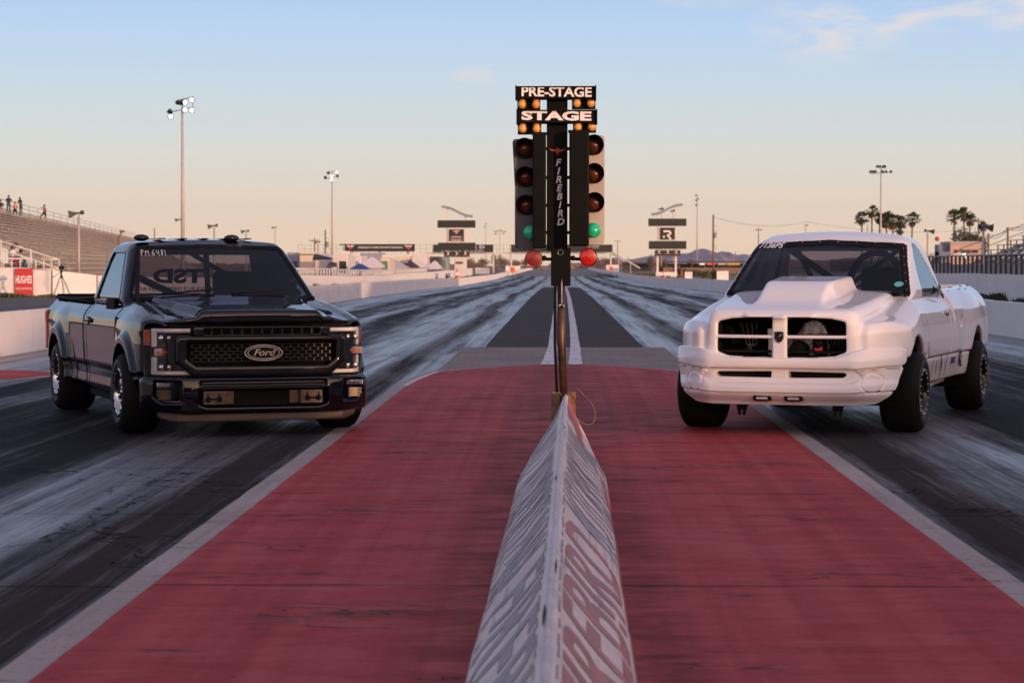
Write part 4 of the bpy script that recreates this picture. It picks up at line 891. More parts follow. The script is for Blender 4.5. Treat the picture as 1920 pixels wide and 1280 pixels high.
for cx in (0.0, WXR): arch_liner(WT, cx, .42, .452, .45, .98)
m = MB(); m.box((-1.9, 0, .46), (4.6, 1.3, .18), bev=.04); m.box((WXR, 0, .36), (.13, 1.4, .13)); m.lathe([(.14, -.08), (.16, 0), (.14, .08)], 20, Matrix.Translation((WXR, 0, .36))); m.box((0, 0, .36), (.12, 1.5, .11)); m.ball((.05, -.18, .33), .17, 16, (1, 1.3, .75)); m.box((.45, 0, .50), (.8, 1.2, .14)); m.build('chassis', M_matte, WT)
for y0 in (-.38, .48):
    m = MB(); m.box((.80, y0, .27), (.03, .09, .10)); m.box((.80, y0 - .022, .205), (.03, .025, .06)); m.box((.80, y0 + .022, .205), (.03, .025, .06)); m.tube([(.78, y0 + .08, .30), (.80, y0, .24)], .02, 6)
    if y0 > 0:
        for dy in (-.03, 0, .03): m.ball((.82, y0 + dy, .25), .014, 8)
    m.build('tow_bracket', M_matte, WT)
m = MB(); m.tube([(-.6, .86, .335), (-1.6, .88, .345), (-2.3, .90, .37)], .022, 8); m.build('side_pipe', M_white, WT)
m = MB()
for i in range(4): m.ball((-.62 - i * .02, .93, .30 - i * .03), .025, 8)
m.build('jack_point', M_matte, WT)
# decals along the rocker (the far one nearest the rear wheel is a round badge)
def decal_side(txt, x, z, size, mat, name, rot=0.0, sx=1.0, bold=.001):
    vs, fs = text_mesh(txt, size, .003, 0, bold, sx); m = MB(); c, s_ = math.cos(R(rot)), math.sin(R(rot)); out = []
    for a, b, d in vs: X = x - (a * c - b * s_); Z = z + a * s_ + b * c; out.append((X, float(wt_Y(X, Z)) + .003, Z))
    m.add(out, fs); return m.build(name, mat, WT)
M_dk = plain('decal_black', (.02, .02, .025), .5); M_bl = plain('decal_blue', (.05, .10, .32), .5); M_gr = plain('decal_green', (.04, .09, .04), .5); M_gy = plain('decal_grey', (.16, .20, .24), .5)
decal_side('E', -.66, .545, .085, M_dk, 'side_decal'); decal_side('C', -.70, .455, .085, M_dk, 'side_decal')
decal_side('COC', -1.16, .50, .095, M_gy, 'side_decal', 68); decal_side('MBR', -1.42, .53, .075, M_gy, 'side_decal', 60)
m = MB(); m.prism([(-.10, -.01), (0, .055), (.10, -.01), (0, .01)], 0, .004, frame_M((-1.62, 1.0, .57), (-.35, 0, 1), (-1, 0, -.35))); m.build('side_decal', M_dk, WT)
decal_side('FUEL', -1.70, .49, .075, M_dk, 'side_decal', 68); decal_side('TURBO', -1.98, .52, .075, M_dk, 'side_decal', 70, .9)
decal_side('JAMO', -2.42, .555, .085, M_bl, 'side_decal', 0, 1.25, .004)
m = MB(); O = frame_M((-2.85, .998, .555), (-1, 0, 0), (0, 0, 1)); m.lathe([(.075, 0), (.075, .005), (.001, .005)], 28, O); dd = m.build('side_decal', M_dk, WT)
m = MB(); m.lathe([(.060, 0), (.060, .007), (.048, .007), (.048, 0)], 28, O); m.box((0, 0, .006), (.07, .02, .004), M=O); m.build('decal_ring', plain('decal_cream', (.5, .47, .3), .5), dd)
m = MB(); m.prism([(-.045, .06), (-.02, .115), (.0, .085), (.03, .10), (.05, .065), (.0, .05)], 0, .005, O); m.build('decal_bird', M_gr, dd)
# cab
WTS = [(-.34, 1.15), (-.42, 1.255), (-.80, 1.54), (-1.10, 1.725), (-1.24, 1.775), (-1.5, 1.815), (-1.9, 1.805), (-2.06, 1.76), (-2.17, 1.60), (-2.36, 1.15)]
def wt_cabsolid(x, y, z):
    ay = np.abs(y); xs = x + sstep(-1.6, -.9, x) * .16 * (ay / .85) ** 2
    f = poly2(xs, z + .05 * (ay / .72) ** 2 * sstep(1.5, 1.8, z) - .012, WTS); w = interp(z, [1.10, 1.22, 1.45, 1.68, 1.85], [.945, .915, .83, .755, .70]); return smax(f, ay - w, .13)
WTW = [(-2.13, 1.20), (-1.10, 1.20), (-1.12, 1.30), (-1.25, 1.55), (-1.40, 1.685), (-1.52, 1.715), (-1.64, 1.69), (-1.90, 1.50), (-2.08, 1.30)]
def wt_wsreg(y, z, g=0.0): return poly2(y, z, [(-.865 - g, 1.235), (-.715 - g * .8, 1.700 + g), (0, 1.735 + g), (.715 + g * .8, 1.700 + g), (.865 + g, 1.235), (.8, 1.0), (-.8, 1.0)])
def wt_shell(x, y, z):
    s = wt_cabsolid(x, y, z); f = np.maximum(np.maximum(s, -(s + .05)), 1.18 - z); f = smax(f, -np.maximum(wt_wsreg(y, z), -1.25 - x), .014); f = smax(f, -np.maximum(poly2(x, z, WTW), .6 - np.abs(y)), .014)
    return np.maximum(f, -np.maximum(poly2(y, z, [(-.66, 1.24), (-.60, 1.64), (.60, 1.64), (.66, 1.24)]), x + 1.95))
cabw = carved('cab', wt_shell, (-2.40, -.96, 1.16), (-.30, .96, 1.86), M_white, WT, .0135)
carved('windscreen', lambda x, y, z: wt_cabsolid(x, y, z) + .006, (-1.45, -.97, 1.08), (-.28, .97, 1.86), M_ws, WT, .014, region=lambda x, y, z: np.maximum(wt_wsreg(y, z, .014), np.maximum(-1.25 - x, 1.18 - z)))
carved('windscreen_seal', lambda x, y, z: np.maximum(np.maximum(wt_cabsolid(x, y, z) + .001, -wt_cabsolid(x, y, z) - .03), np.maximum(np.maximum(wt_wsreg(y, z, .010), -(wt_wsreg(y, z, -.045))), np.maximum(-1.25 - x, 1.20 - z))), (-1.30, -.92, 1.18), (-.30, .92, 1.78), M_matte, WT, .010)
pane('side_window', wt_cabsolid, .006, lambda x, y, z: np.maximum(poly2(x, z, WTW) - .008, .62 - np.abs(y)), (-2.3, .60, 1.08), (-.9, 1.0, 1.80), M_sideglass, WT)
def wsxw(y, z):
    z = np.asarray(z, float); y = np.asarray(y, float); lo = np.full(y.shape, -1.35); hi = np.full(y.shape, -.25)
    for _ in range(30):
        mid = (lo + hi) / 2; ins = wt_cabsolid(mid, y, z) < 0; lo = np.where(ins, mid, lo); hi = np.where(ins, hi, mid)
    return lo
m = MB()
for y0 in np.linspace(-.60, .62, 8):
    z0 = 1.702 + .02 * (1 - (y0 / .7) ** 2); m.ball((float(wsxw(y0, z0)) + .002, y0, z0), .007, 8)
for t in np.linspace(.08, .92, 6):
    for s in (1, -1): y0 = s * (.85 - .15 * t); z0 = 1.24 + .455 * t; m.ball((float(wsxw(y0, z0)) + .002, y0, z0), .006, 8)
m.build('windscreen_screws', M_steel, WT)
def paint_ws(txt, y0, z0, size, mat, name, shear=.3):
    vs, fs = text_mesh(txt, size, .002, shear, .0015, 1.1); Y = np.array([y0 + v[0] for v in vs]); Z = np.array([z0 + v[1] * .92 + .05 * 0 for v in vs]); X = wsxw(Y, Z); m = MB()
    m.add([(x + .004 + v[2], y, z) for x, y, z, v in zip(X, Y, Z, vs)], fs); return m.build(name, mat, WT)
paint_ws('7136PS', -.565, 1.688, .076, M_letter, 'windscreen_number')
m = MB(); P = [(.040 * math.cos(t), .024 * math.sin(t)) for t in [2 * math.pi * i / 20 for i in range(20)]]; Y = np.array([.76 + a for a, b in P]); Z = np.array([1.325 + b for a, b in P]); X = wsxw(Y, Z)
m.add([(x + .004, y, z) for x, y, z in zip(X, Y, Z)], [tuple(range(20))]); m.build('windscreen_sticker', plain('turquoise_sticker', (.12, .42, .46), .5), WT)
m = MB(); O = frame_M((-2.02, .925, 1.245), (-1, 0, .0), (0, -.30, .95)); m.lathe([(.075, 0), (.072, .006), (.001, .006)], 20, O); sk = m.build('window_sticker', M_dk, WT)
m = MB(); vs, fs = text_mesh('PPE', .065, .004, 0, .002); m.add([(a, b, c + .008) for a, b, c in vs], fs, False, O); m.build('sticker_print', M_letter, sk)
m = MB(); m.add([(-2.27, -.66, 1.24), (-2.27, .66, 1.24), (-2.15, .60, 1.64), (-2.15, -.60, 1.64)], [(0, 1, 2, 3)]); m.build('rear_window', M_rearglass, WT)
m = MB(); m.box((-.46, 0, 1.235), (.20, 1.60, .04), bev=.015); m.build('cowl', M_matte, WT)
m = MB(); m.lathe([(.045, 0), (.042, .008), (.001, .009)], 24, Matrix.Translation((-.36, .80, 1.235))); m.build('cowl_vent', M_matte, WT)
m = MB()
bar(m, [(-1.85, -.72, .5), (-1.86, -.72, 1.25), (-1.86, -.60, 1.70), (-1.86, .60, 1.70), (-1.86, .72, 1.25), (-1.85, .72, .5)], .026)
for s in (1, -1):
    bar(m, [(-.75, s * .76, .6), (-.80, s * .79, 1.2), (-1.30, s * .66, 1.68), (-1.86, s * .60, 1.70)], .026)
bar(m, [(-1.28, -.65, 1.68), (-1.28, .65, 1.68)], .022); bar(m, [(-1.86, -.58, 1.68), (-1.86, .10, 1.22)], .034); bar(m, [(-1.30, -.36, 1.68), (-1.5, -.18, 1.25), (-1.5, -.10, 1.0)], .026); bar(m, [(-1.86, .58, 1.68), (-1.86, -.1, 1.2)], .024); bar(m, [(-1.86, -.72, 1.2), (-1.86, .72, 1.2)], .022)
hp = [(-1.45, .40 + .26 * math.cos(t), 1.32 + .30 * math.sin(t)) for t in [math.pi * i / 12 for i in range(13)]]; bar(m, hp, .035); m.build('roll_cage', M_cage, WT)
seat(WT, .42, -1.50, .66); steering(WT, .42, -1.02, 1.18)
m = MB(); m.box((-.75, 0, 1.10), (.36, 1.5, .16), bev=.05); m.box((-1.4, 0, .5), (1.5, 1.5, .06)); m.box((-2.2, 0, .90), (.04, 1.5, .66)); m.build('dashboard', M_int, WT)
for s in (1, -1):
    wheel(WT, (0, s * .93, .36), s, .36, .36, .21, True, 0, s > 0, 200)
    wheel(WT, (WXR, s * .93, .36), s, .37, .36, .21, True, 0, s > 0, 185)
# ================================================================== THE STARTING-LIGHT TOWER, on the centre line at 20 m
TY = 20.0
def tp(px, py, Y=TY): r = ray(px, py); t = Y / r[1]; return CAM + r * t
TX0 = float(tp(1048, 498)[0])
PXM = TY / 4533.0                                   # metres per photo pixel at the tower
def tx(px): return float(tp(px, 498)[0]) - TX0
def tz(py): return float(tp(1050, py)[2])
TR = empty('starting_light_tower', (TX0, TY, 0), 0, 'tall black starting light tower with amber bulbs and green lamps', 'traffic light')
M_tb = plain('tower_black', (.0035, .0035, .004), .55, 0, .2, 8, Specular_IOR_Level=.10); M_plate_shaded = plain('tower_plate_shaded', (.055, .055, .065), .5, 0, .1, 8); M_plate_sunlit = plain('tower_plate_sunlit', (.42, .36, .33), .6, 0, .08, 8)  # left and right plates differ only by shade and sunlight put into their colours
M_bulb = plain('amber_bulb_glass', (.80, .36, .08), .18, 0, .15, 8, .6); M_dkamber = plain('amber_lens_dark', (.08, .018, .004), .25, 0, .2, 14, .6)
M_green = plain('green_lens', (.01, .50, .24), .18, 0, .25, 30, .7); M_redl = plain('red_reflector', (.42, .003, .004), .3, 0, .15, 60, .4); M_red_shaded = plain('red_reflector_shaded', (.20, .005, .007), .45, 0, .15, 60, .4)  # darker red stands for the shade on the left reflector
M_rust = plain('rusty_pole', (.085, .045, .030), .42, .5, .5, 9)
FR = frame_M((0, 0, 0), (1, 0, 0), (0, 0, 1))       # local x right, y up, z toward the camera (-Y)
def fbox(m, x0, x1, y0, y1, d0, d1, bev=.0): m.box(((tx(x0) + tx(x1)) / 2, -(d0 + d1) / 2, (tz(y0) + tz(y1)) / 2), (abs(tx(x1) - tx(x0)), abs(d1 - d0), abs(tz(y0) - tz(y1))), bev=bev)
def fM(px, py, d): return frame_M((tx(px), -d, tz(py)), (1, 0, 0), (0, 0, 1))
m = MB(); fbox(m, 1025, 1064, 183, 470, -.10, .03, .006); fbox(m, 1033, 1070, 465, 536, -.10, .035, .006); m.build('column', M_tb, TR)
m = MB(); m.tube([(tx(1052), 0, tz(536)), (tx(1053), 0, tz(640)), (tx(1058), .0, tz(760))], .032, 16); m.tube([(tx(1058), 0, tz(755)), (tx(1058), 0, .0)], .034, 16); m.build('pole', M_rust, TR)
m = MB(); m.tube([(tx(1049) - .035, -.01, tz(520)), (tx(1048) - .033, -.01, tz(640)), (tx(1052) - .033, -.01, tz(735))], .012, 8); m.build('cable', M_matte, TR)
m = MB(); m.tube([(tx(1053), -.035, tz(522)), (tx(1053), -.045, tz(535)), (tx(1053), -.045, tz(570))], .008, 8)
for k in range(12): m.ball((tx(1053), -.047, tz(531 + k * 3.2)), .011, 6)
m.tube([(tx(1053), -.045, tz(570)), (tx(1049), -.05, tz(572)), (tx(1048.5), -.05, tz(577))], .009, 8); m.tube([(tx(1053), -.045, tz(570)), (tx(1057), -.05, tz(573)), (tx(1056), -.05, tz(577))], .009, 8)
m.build('hook', M_steel, TR)
for nm, txt, x0, x1, y0, y1, sz, sx, cy, bx in (('pre_stage_sign', 'PRE-STAGE', 968, 1116, 165, 188, .108, 1.0, 176, ((970, 1013, 186, 208), (1072, 1116, 184, 206))), ('stage_sign', 'STAGE', 970, 1118, 209, 233, .098, 1.62, 220.5, ((971, 1015, 231, 253), (1074, 1117, 228, 250)))):
    m = MB(); fbox(m, x0, x1, y0, y1, .0, .16, .006); m.box((tx((x0 + x1) / 2), -.17, tz(y0) - .003), (abs(tx(x1) - tx(x0)), .03, .008))
    for q in (x0, x1): m.box((tx(q), -.09, tz((y0 + y1) / 2)), (.010, .19, abs(tz(y0) - tz(y1)) + .016))
    sg = m.build(nm, M_tb, TR)
    vs, fs = text_mesh(txt, sz, .004, 0, .0045 if sx > 1.2 else .003, sx); wd = max(v[0] for v in vs) - min(v[0] for v in vs); goal = (1107 - 977) * PXM if txt[0] == 'P' else (1109 - 979) * PXM; k = goal / wd
    m = MB(); m.add([(a * k, b, c) for a, b, c in vs], fs, False, frame_M((tx(1043), -.164, tz(cy)), (1, 0, -.012), (0.012, 0, 1))); m.build('sign_lettering', M_letter, sg)
    for (a, b, c, d) in bx:
        m = MB(); fbox(m, a, b, c, d, .02, .06, .003); bk = m.build('bulb_box', M_tb, TR)
        for q in (a + 8, a + 34):
            m = MB(); m.lathe([(.002, .052), (.014, .048), (.022, .036), (.028, .018), (.0335, -.004), (.033, -.018), (.024, -.034), (.010, -.042), (.001, -.043)], 20, Matrix.Translation((tx(q + 1), -.095, tz((c + d) / 2 - 1)))); m.build('bulb', M_bulb, bk)
# left and right lamp heads with their long hoods
for side, plate, px0, px1, cx, hx0, hx1, ptop, pbot, mat in ((-1, 'lamp_panel', 961, 1003, 984, 999, 1024, 261, 469, M_plate_shaded), (1, 'lamp_panel', 1098, 1133, 1113, 1067, 1104, 254, 459, M_plate_sunlit)):
    m = MB(); a0, a1 = tx(px0), tx(px1); z0, z1 = tz(pbot), tz(ptop); sl = .012 * 0
    # panel with rounded corners, leaning slightly as in the picture
    r = .03; pts = []
    for (cx_, cy_, t0) in ((a1 - r, z1 - r, 0), (a0 + r, z1 - r, 90), (a0 + r + (.045 if side < 0 else 0), z0 + r, 180), (a1 - r, z0 + r, 270)):
        for k in range(5): t = R(t0 + k * 22.5); pts.append((cx_ + r * math.cos(t), cy_ + r * math.sin(t)))
    m.prism(pts, 0.0, .03, frame_M((0, 0, 0), (1, 0, 0), (0, 0, 1))); m.box(((a0 + a1) / 2, .07, (z0 + z1) / 2), (abs(a1 - a0) * .8, .13, (z1 - z0) * .96), bev=.02)
    pl = m.build(plate, mat, TR)
    for i, cy in enumerate((279, 332, 384.5, 436) if side < 0 else (273, 326, 380, 432)):
        qx = cx + (i * 1.2 if side < 0 else i * .6) + (8 if i == 3 and side < 0 else 0) - (2 if i == 3 and side > 0 else 0); R_ = .082 if i < 3 else .062
        if i < 3:
            m = MB(); O = fM(qx, cy, .03); n = 28; vs = []
            for j in range(n + 1):          # visor: open tunnel, longer above than below
                t = 2 * math.pi * j / n; L_ = .15 * (.55 + .45 * math.sin(t)) + .01
                for rr, zz in ((R_, 0), (R_, L_), (R_ - .004, L_), (R_ - .004, 0)): vs.append((rr * math.cos(t), rr * math.sin(t), zz))
            m.add(vs, [(4 * j + k, 4 * j + (k + 1) % 4, 4 * j + 4 + (k + 1) % 4, 4 * j + 4 + k) for j in range(n) for k in range(4)], True, O); m.disc(R_ - .002, .002, 28, O)
            vz = m.build('visor', M_matte, pl); m = MB(); m.lathe([(R_ * .78, .004), (R_ * .6, .022), (R_ * .3, .032), (.001, .036)], 24, O); m.build('amber_lens', M_dkamber, pl)
        else:
            m = MB(); m.lathe([(R_, .0), (R_, .02), (R_ * .92, .03), (R_ * .6, .045), (R_ * .3, .053), (.001, .056)], 30, fM(qx, cy, .03)); m.build('green_lens', M_green, pl)
    # side hoods beside the column
    m = MB(); hx = (hx0 + hx1) / 2; fbox(m, hx0, hx1, 253 if side < 0 else 249, 466 if side < 0 else 462, .0, .20, .012); m.build('blinder', M_tb, TR)
    m = MB(); fbox(m, hx0 - 2, hx1 + 2, 250 if side < 0 else 246, 254 if side < 0 else 250, .02, .16); m.build('blinder_cap', M_tb, TR)
    for cy in (279, 333, 385, 436): m = MB(); fbox(m, *((1020, 1030) if side < 0 else (1060, 1072)), cy - 3, cy + 3, -.02, .01); m.build('bracket', M_tb, TR)
    # big reflectors low down
    qx, qy = (1001, 484) if side < 0 else (1103, 482)
    m = MB(); m.lathe([(.070, -.05), (.075, .0), (.075, .02), (.069, .022)], 32, fM(qx, qy + (2 if side < 0 else 0), .04)); ho = m.build('reflector_housing', M_tb, TR)
    m = MB(); m.lathe([(.069, .018), (.05, .024), (.001, .028)], 32, fM(qx, qy, .04)); m.build('reflector', M_red_shaded if side < 0 else M_redl, ho)
    m = MB(); a, b = (1015, 1034) if side < 0 else (1069, 1090); m.tube([(tx(a), -.02, tz(485)), (tx(b), -.02, tz(486))], .014, 8); m.ball((tx(a + 5), -.02, tz(484)), .024, 8); m.build('reflector_arm', M_tb, TR)
# vertical name, letter under letter, with the red winged emblem above
m = MB()
for i, ch in enumerate('FIREBIRD'):
    vs, fs = text_mesh(ch, .078, .003, .22, .0025, 1.0); m.add(vs, fs, False, fM(1045.5 + i * .7, 306 + i * 15.8, .031))
m.build('vertical_lettering', M_letter, TR)
m = MB(); W_ = [(0, 8), (-3, 2), (-6, 0), (-4, 5), (-9, 3), (-17, -3), (-14, 3), (-10, 6), (-4, 9), (-2, 13), (0, 17), (2, 13), (4, 9), (10, 6), (14, 3), (17, -3), (9, 3), (4, 5), (6, 0), (3, 2)]
W_ = [(-17, 5), (-9, 2), (-3, 3), (0, 6), (3, 3), (9, 2), (17, 5), (12, 0), (4, -2), (2, -4), (0, -10), (-2, -4), (-4, -2), (-12, 0)]
m.prism([(a * PXM, b * PXM) for a, b in W_], 0, .004, fM(1045, 283, .030)); m.build('winged_emblem', plain('emblem_red', (.33, .02, .02), .5), TR)
m = MB(); m.tube([(tx(1051) + .022 * math.cos(t), -.038, tz(473) + .022 * math.sin(t)) for t in [2 * math.pi * i / 16 for i in range(17)]], .003, 5); m.build('cable_grommet', M_steel, TR)

# ---- wooden block behind the pole and the loop of cable
bl = MB(); bl.box((0, 0, .215), (.205, .16, .43), bev=.008); b_ = bl.build('wooden_block', plain('weathered_wood', (.17, .105, .055), .8, 0, .3, 14), None, label='brown upright block standing behind the tower pole at the tip of the barrier', cat='block')
b_.location = (float(tp(1056.5, 498, 20.25)[0]), 20.25, .016)
m = MB(); pts = [(1050, 734), (1054, 742), (1064, 756), (1076, 776), (1088, 788), (1100, 795), (1110, 793), (1115, 785), (1115, 770), (1108, 755), (1096, 742), (1084, 731), (1078, 728)]
P = [Vector((float(tp(a, b)[0]), TY - .16 + .02 * i, float(tp(a, b)[2]))) for i, (a, b) in enumerate(pts)]; Q = []
for i in range(len(P) - 1):      # catmull-rom
    p0, p1, p2, p3 = P[max(i - 1, 0)], P[i], P[i + 1], P[min(i + 2, len(P) - 1)]
    for k in range(5): t = k / 5; Q.append(.5 * ((2 * p1) + (p2 - p0) * t + (2 * p0 - 5 * p1 + 4 * p2 - p3) * t * t + (3 * p1 - p0 - 3 * p2 + p3) * t ** 3))
m.tube(Q, .006, 8); m.build('cable_loop', plain('cable_brown', (.14, .075, .055), .6), None, label='brown cable hanging in a loop beside the foot of the light tower', cat='cable')

# ================================================================== THE CENTRE BARRIER with its printed cover
def mat_cover():
    w = Nodes('printed_vinyl'); p = w.pos(); a = w.noise(p, (2, 1, 3), 6, .6, .5); f = w.noise(p, (25, 9, 25), 4, .6); st = w.noise(p, (30, .8, 30), 4, .5)
    c = w.mix(w.mr(a, .35, .65), (.66, .57, .53), (.53, .455, .43)); c = w.mix(w.mr(f, .55, .75, 0, .5), c, (.20, .17, .18)); c = w.mix(w.mr(st, .60, .70, 0, .5), c, (.16, .13, .16))
    w.bsdf(c, .55, 0, w.bump(w.math('ADD', a, w.math('MULTIPLY', f, .4)), .5, .02)); return w.m
M_cover = mat_cover(); M_pr = plain('print_red', (.34, .115, .105), .5, 0, .3, 7); M_pn = plain('print_navy', (.25, .22, .255), .5, 0, .3, 7); M_skirt = plain('red_skirt', (.42, .05, .045), .5, 0, .25, 8)
def bcx(y): return float(np.interp(y, [4, 8.7, 17, 20.4], [-.052, -.030, .018, .05]))
def bw_(y): return float(np.interp(y, [4, 16.8, 20.3], [.305, .305, .17]))
def bh(y): return .385 + .012 * math.sin(y * 1.1) + (.03 if y > 17.2 else 0)
rndb = random.Random(4); ysb = yr(2.5, 20.3, .22); BR = empty('centre_barrier', (0, 10, 0), 0, 'low ridge-shaped barrier in a worn printed vinyl cover, leading up to the light tower', 'barrier'); BI = Matrix.Translation((0, -10, 0))
prof = [(-1.0, .0), (-.97, .03), (-.80, .115), (-.5, .215), (-.30, .295), (-.14, .365), (-.085, .392), (-.03, .400), (.03, .400), (.085, .392), (.14, .365), (.30, .295), (.5, .215), (.80, .115), (.97, .03), (1.0, .0)]
def bsurf(y, u, lift=0.0):
    """point on the barrier skin: u from -1 (left foot) over the ridge to +1"""
    k = (u + 1) / 2 * (len(prof) - 1); i = min(int(k), len(prof) - 2); t = k - i; a = prof[i][0] * (1 - t) + prof[i + 1][0] * t; z = prof[i][1] * (1 - t) + prof[i + 1][1] * t
    wob = .0022 * math.sin(y * 1.9 + u * 3) + .0012 * math.sin(y * 4.3 + u * 5 + math.sin(y * 1.3) * 2); n = Vector((.75 if u > 0 else -.75, 0, .66)) if abs(u) > .2 else Vector((0, 0, 1))
    return Vector((bcx(y) + a * bw_(y), y, z * bh(y) / .4)) + n * (wob + lift)
m = MB(); vs = []; us = [i / 15 * 2 - 1 for i in range(16)]; us = sorted(set(us + [(a + b) / 2 for a, b in zip(us, us[1:])])); nu = len(us)
for y in yr(2.5, 20.3, .06):
    for u in us: vs.append(bsurf(y, u) + Vector((0, 0, .016)))
ny = len(yr(2.5, 20.3, .06)); m.add(vs, [(i * nu + j, i * nu + j + 1, (i + 1) * nu + j + 1, (i + 1) * nu + j) for i in range(ny - 1) for j in range(nu - 1)], True, BI)
m.add([vs[(ny - 1) * nu + j] for j in range(nu)], [tuple(range(nu))], False, BI); m.add([vs[j] for j in range(nu)], [tuple(range(nu))], False, BI)
m.build('vinyl_cover', M_cover, BR)
# seam strip on the ridge with torn overlaps
m = MB(); vs = []; yy = yr(2.6, 20.2, .05)
for y in yy:
    wv = .012 + .004 * math.sin(y * 9) + (.016 * max(0, math.sin(y * 2.1)) ** 8)
    for u, l in ((-.02 - wv * 3.5, .0005), (-.015, .012), (.05, .012), (.06 + wv * 3.5, .0005)): vs.append(bsurf(y, u, l + .0) + Vector((0, 0, .017)))
m.add(vs, [(i * 4 + j, i * 4 + j + 1, (i + 1) * 4 + j + 1, (i + 1) * 4 + j) for i in range(len(yy) - 1) for j in range(3)], True, BI); m.build('ridge_strip', plain('white_vinyl_strip', (.46, .42, .43), .5, 0, .2, 9), BR)
# lettering: long words along both faces, reading from each side
def face_text(txt, y0, y1, u0, u1, side, mat):
    vs, fs = text_mesh(txt, 1.0, .0, 0, .02, 1.0, 'LEFT', 1.02); 
    bm = bmesh.new(); vv = [bm.verts.new(v) for v in vs]; 
    for f in fs:
        try: bm.faces.new([vv[i] for i in f])
        except ValueError: pass
    bmesh.ops.triangulate(bm, faces=bm.faces[:])
    xs = [v.co.x for v in bm.verts]; zs = [v.co.y for v in bm.verts]; ax, bx, az, bz = min(xs), max(xs), min(zs), max(zs)
    for it in range(9): 
        lg = [e for e in bm.edges if e.calc_length() > .22]
        if not lg: break
        bmesh.ops.subdivide_edges(bm, edges=lg, cuts=1); bmesh.ops.triangulate(bm, faces=bm.faces[:])
    bm.verts.index_update(); out = []
    for v in bm.verts:
        s = (v.co.x - ax) / (bx - ax); t = (v.co.y - az) / (bz - az); y = y0 + (y1 - y0) * (s if side > 0 else 1 - s); u = side * (u1 + (u0 - u1) * t); out.append(bsurf(y, u, .0015) + Vector((0, 0, .017)))
    m = MB(); m.add(out, [[v.index for v in f.verts] for f in bm.faces], False, BI); bm.free(); return m.build('cover_lettering', mat, BR, fix=False)
face_text('FIREBIRD', 6.3, 11.2, .34, .84, 1, M_pr); face_text('MOTORSPORTS PARK', 11.6, 17.2, .30, .86, 1, M_pn); face_text('FIREBIRD', 17.5, 19.9, .28, .44, 1, M_pn)
face_text('FIREBIRD', 5.0, 9.6, .30, .84, -1, M_pn); face_text('MOTORSPORTS PARK', 10.0, 15.2, .30, .86, -1, M_pn); face_text('FIREBIRD', 15.6, 19.6, .3, .84, -1, M_pn)
# red skirt along the feet (shows most toward the tower)
for side in (1, -1):
    m = MB(); vs = []
    for y in yr(2.6, 20.25, .1):
        nose_ = min(1, max(0, (y - 15.6) / 3.2)) if side > 0 else min(1, max(0, (y - 16.5) / 3)) * .3
        hgt = .84 if y < 14.5 else .84 - .12 * min(1, (y - 14.5) / 3); hgt = hgt + .02 * math.sin(y * 5) if side > 0 else max(hgt, .86)
        hgt = .955 - (.955 - hgt) * min(1, max(0, (y - 9) / 6)) - .42 * nose_
        for u, l in ((hgt, .0022), (.985, .003), (1.0, .004)): vs.append(bsurf(y, side * u, l) + Vector((0, 0, .017)))
    n3 = len(vs) // 3; m.add(vs, [(i * 3 + j, i * 3 + j + 1, (i + 1) * 3 + j + 1, (i + 1) * 3 + j) for i in range(n3 - 1) for j in range(2)], False, BI); m.build('red_skirt', M_skirt, BR)
# dashed stitching and tears
for side in (1, -1):
    m = MB()
    for k in range(26):
        y = 5.2 + k * .30 + .05 * (k % 3); u = side * (.245 + .01 * (k % 2)); a, b = bsurf(y, u, .002), bsurf(y + .20, u, .002); m.tube([a + Vector((0, 0, .017)), b + Vector((0, 0, .017))], .003, 4)
    me = m.build('seam_stitches', M_pn, BR); me.location = (0, -10, 0)
for (y, u, L_, w_) in ((7.2, -.10, .55, .016), (8.6, .12, .5, .010), (12.2, -.09, .3, .010), (16.4, .12, .22, .012), (9.5, .9, .25, .01), (17.1, .95, .3, .02), (14.0, .97, .25, .012)):
    m = MB(); n = 8; vs = []
    for i in range(n + 1):
        t = i / n; w2 = w_ * math.sin(math.pi * t) + .0008
        for s in (-1, 1): vs.append(bsurf(y + L_ * t, u + s * w2 * 2.2, .004) + Vector((0, 0, .02)))
    m.add(vs, [(2 * i, 2 * i + 1, 2 * i + 3, 2 * i + 2) for i in range(n)], False, BI); m.build('cover_tear', M_matte, BR)
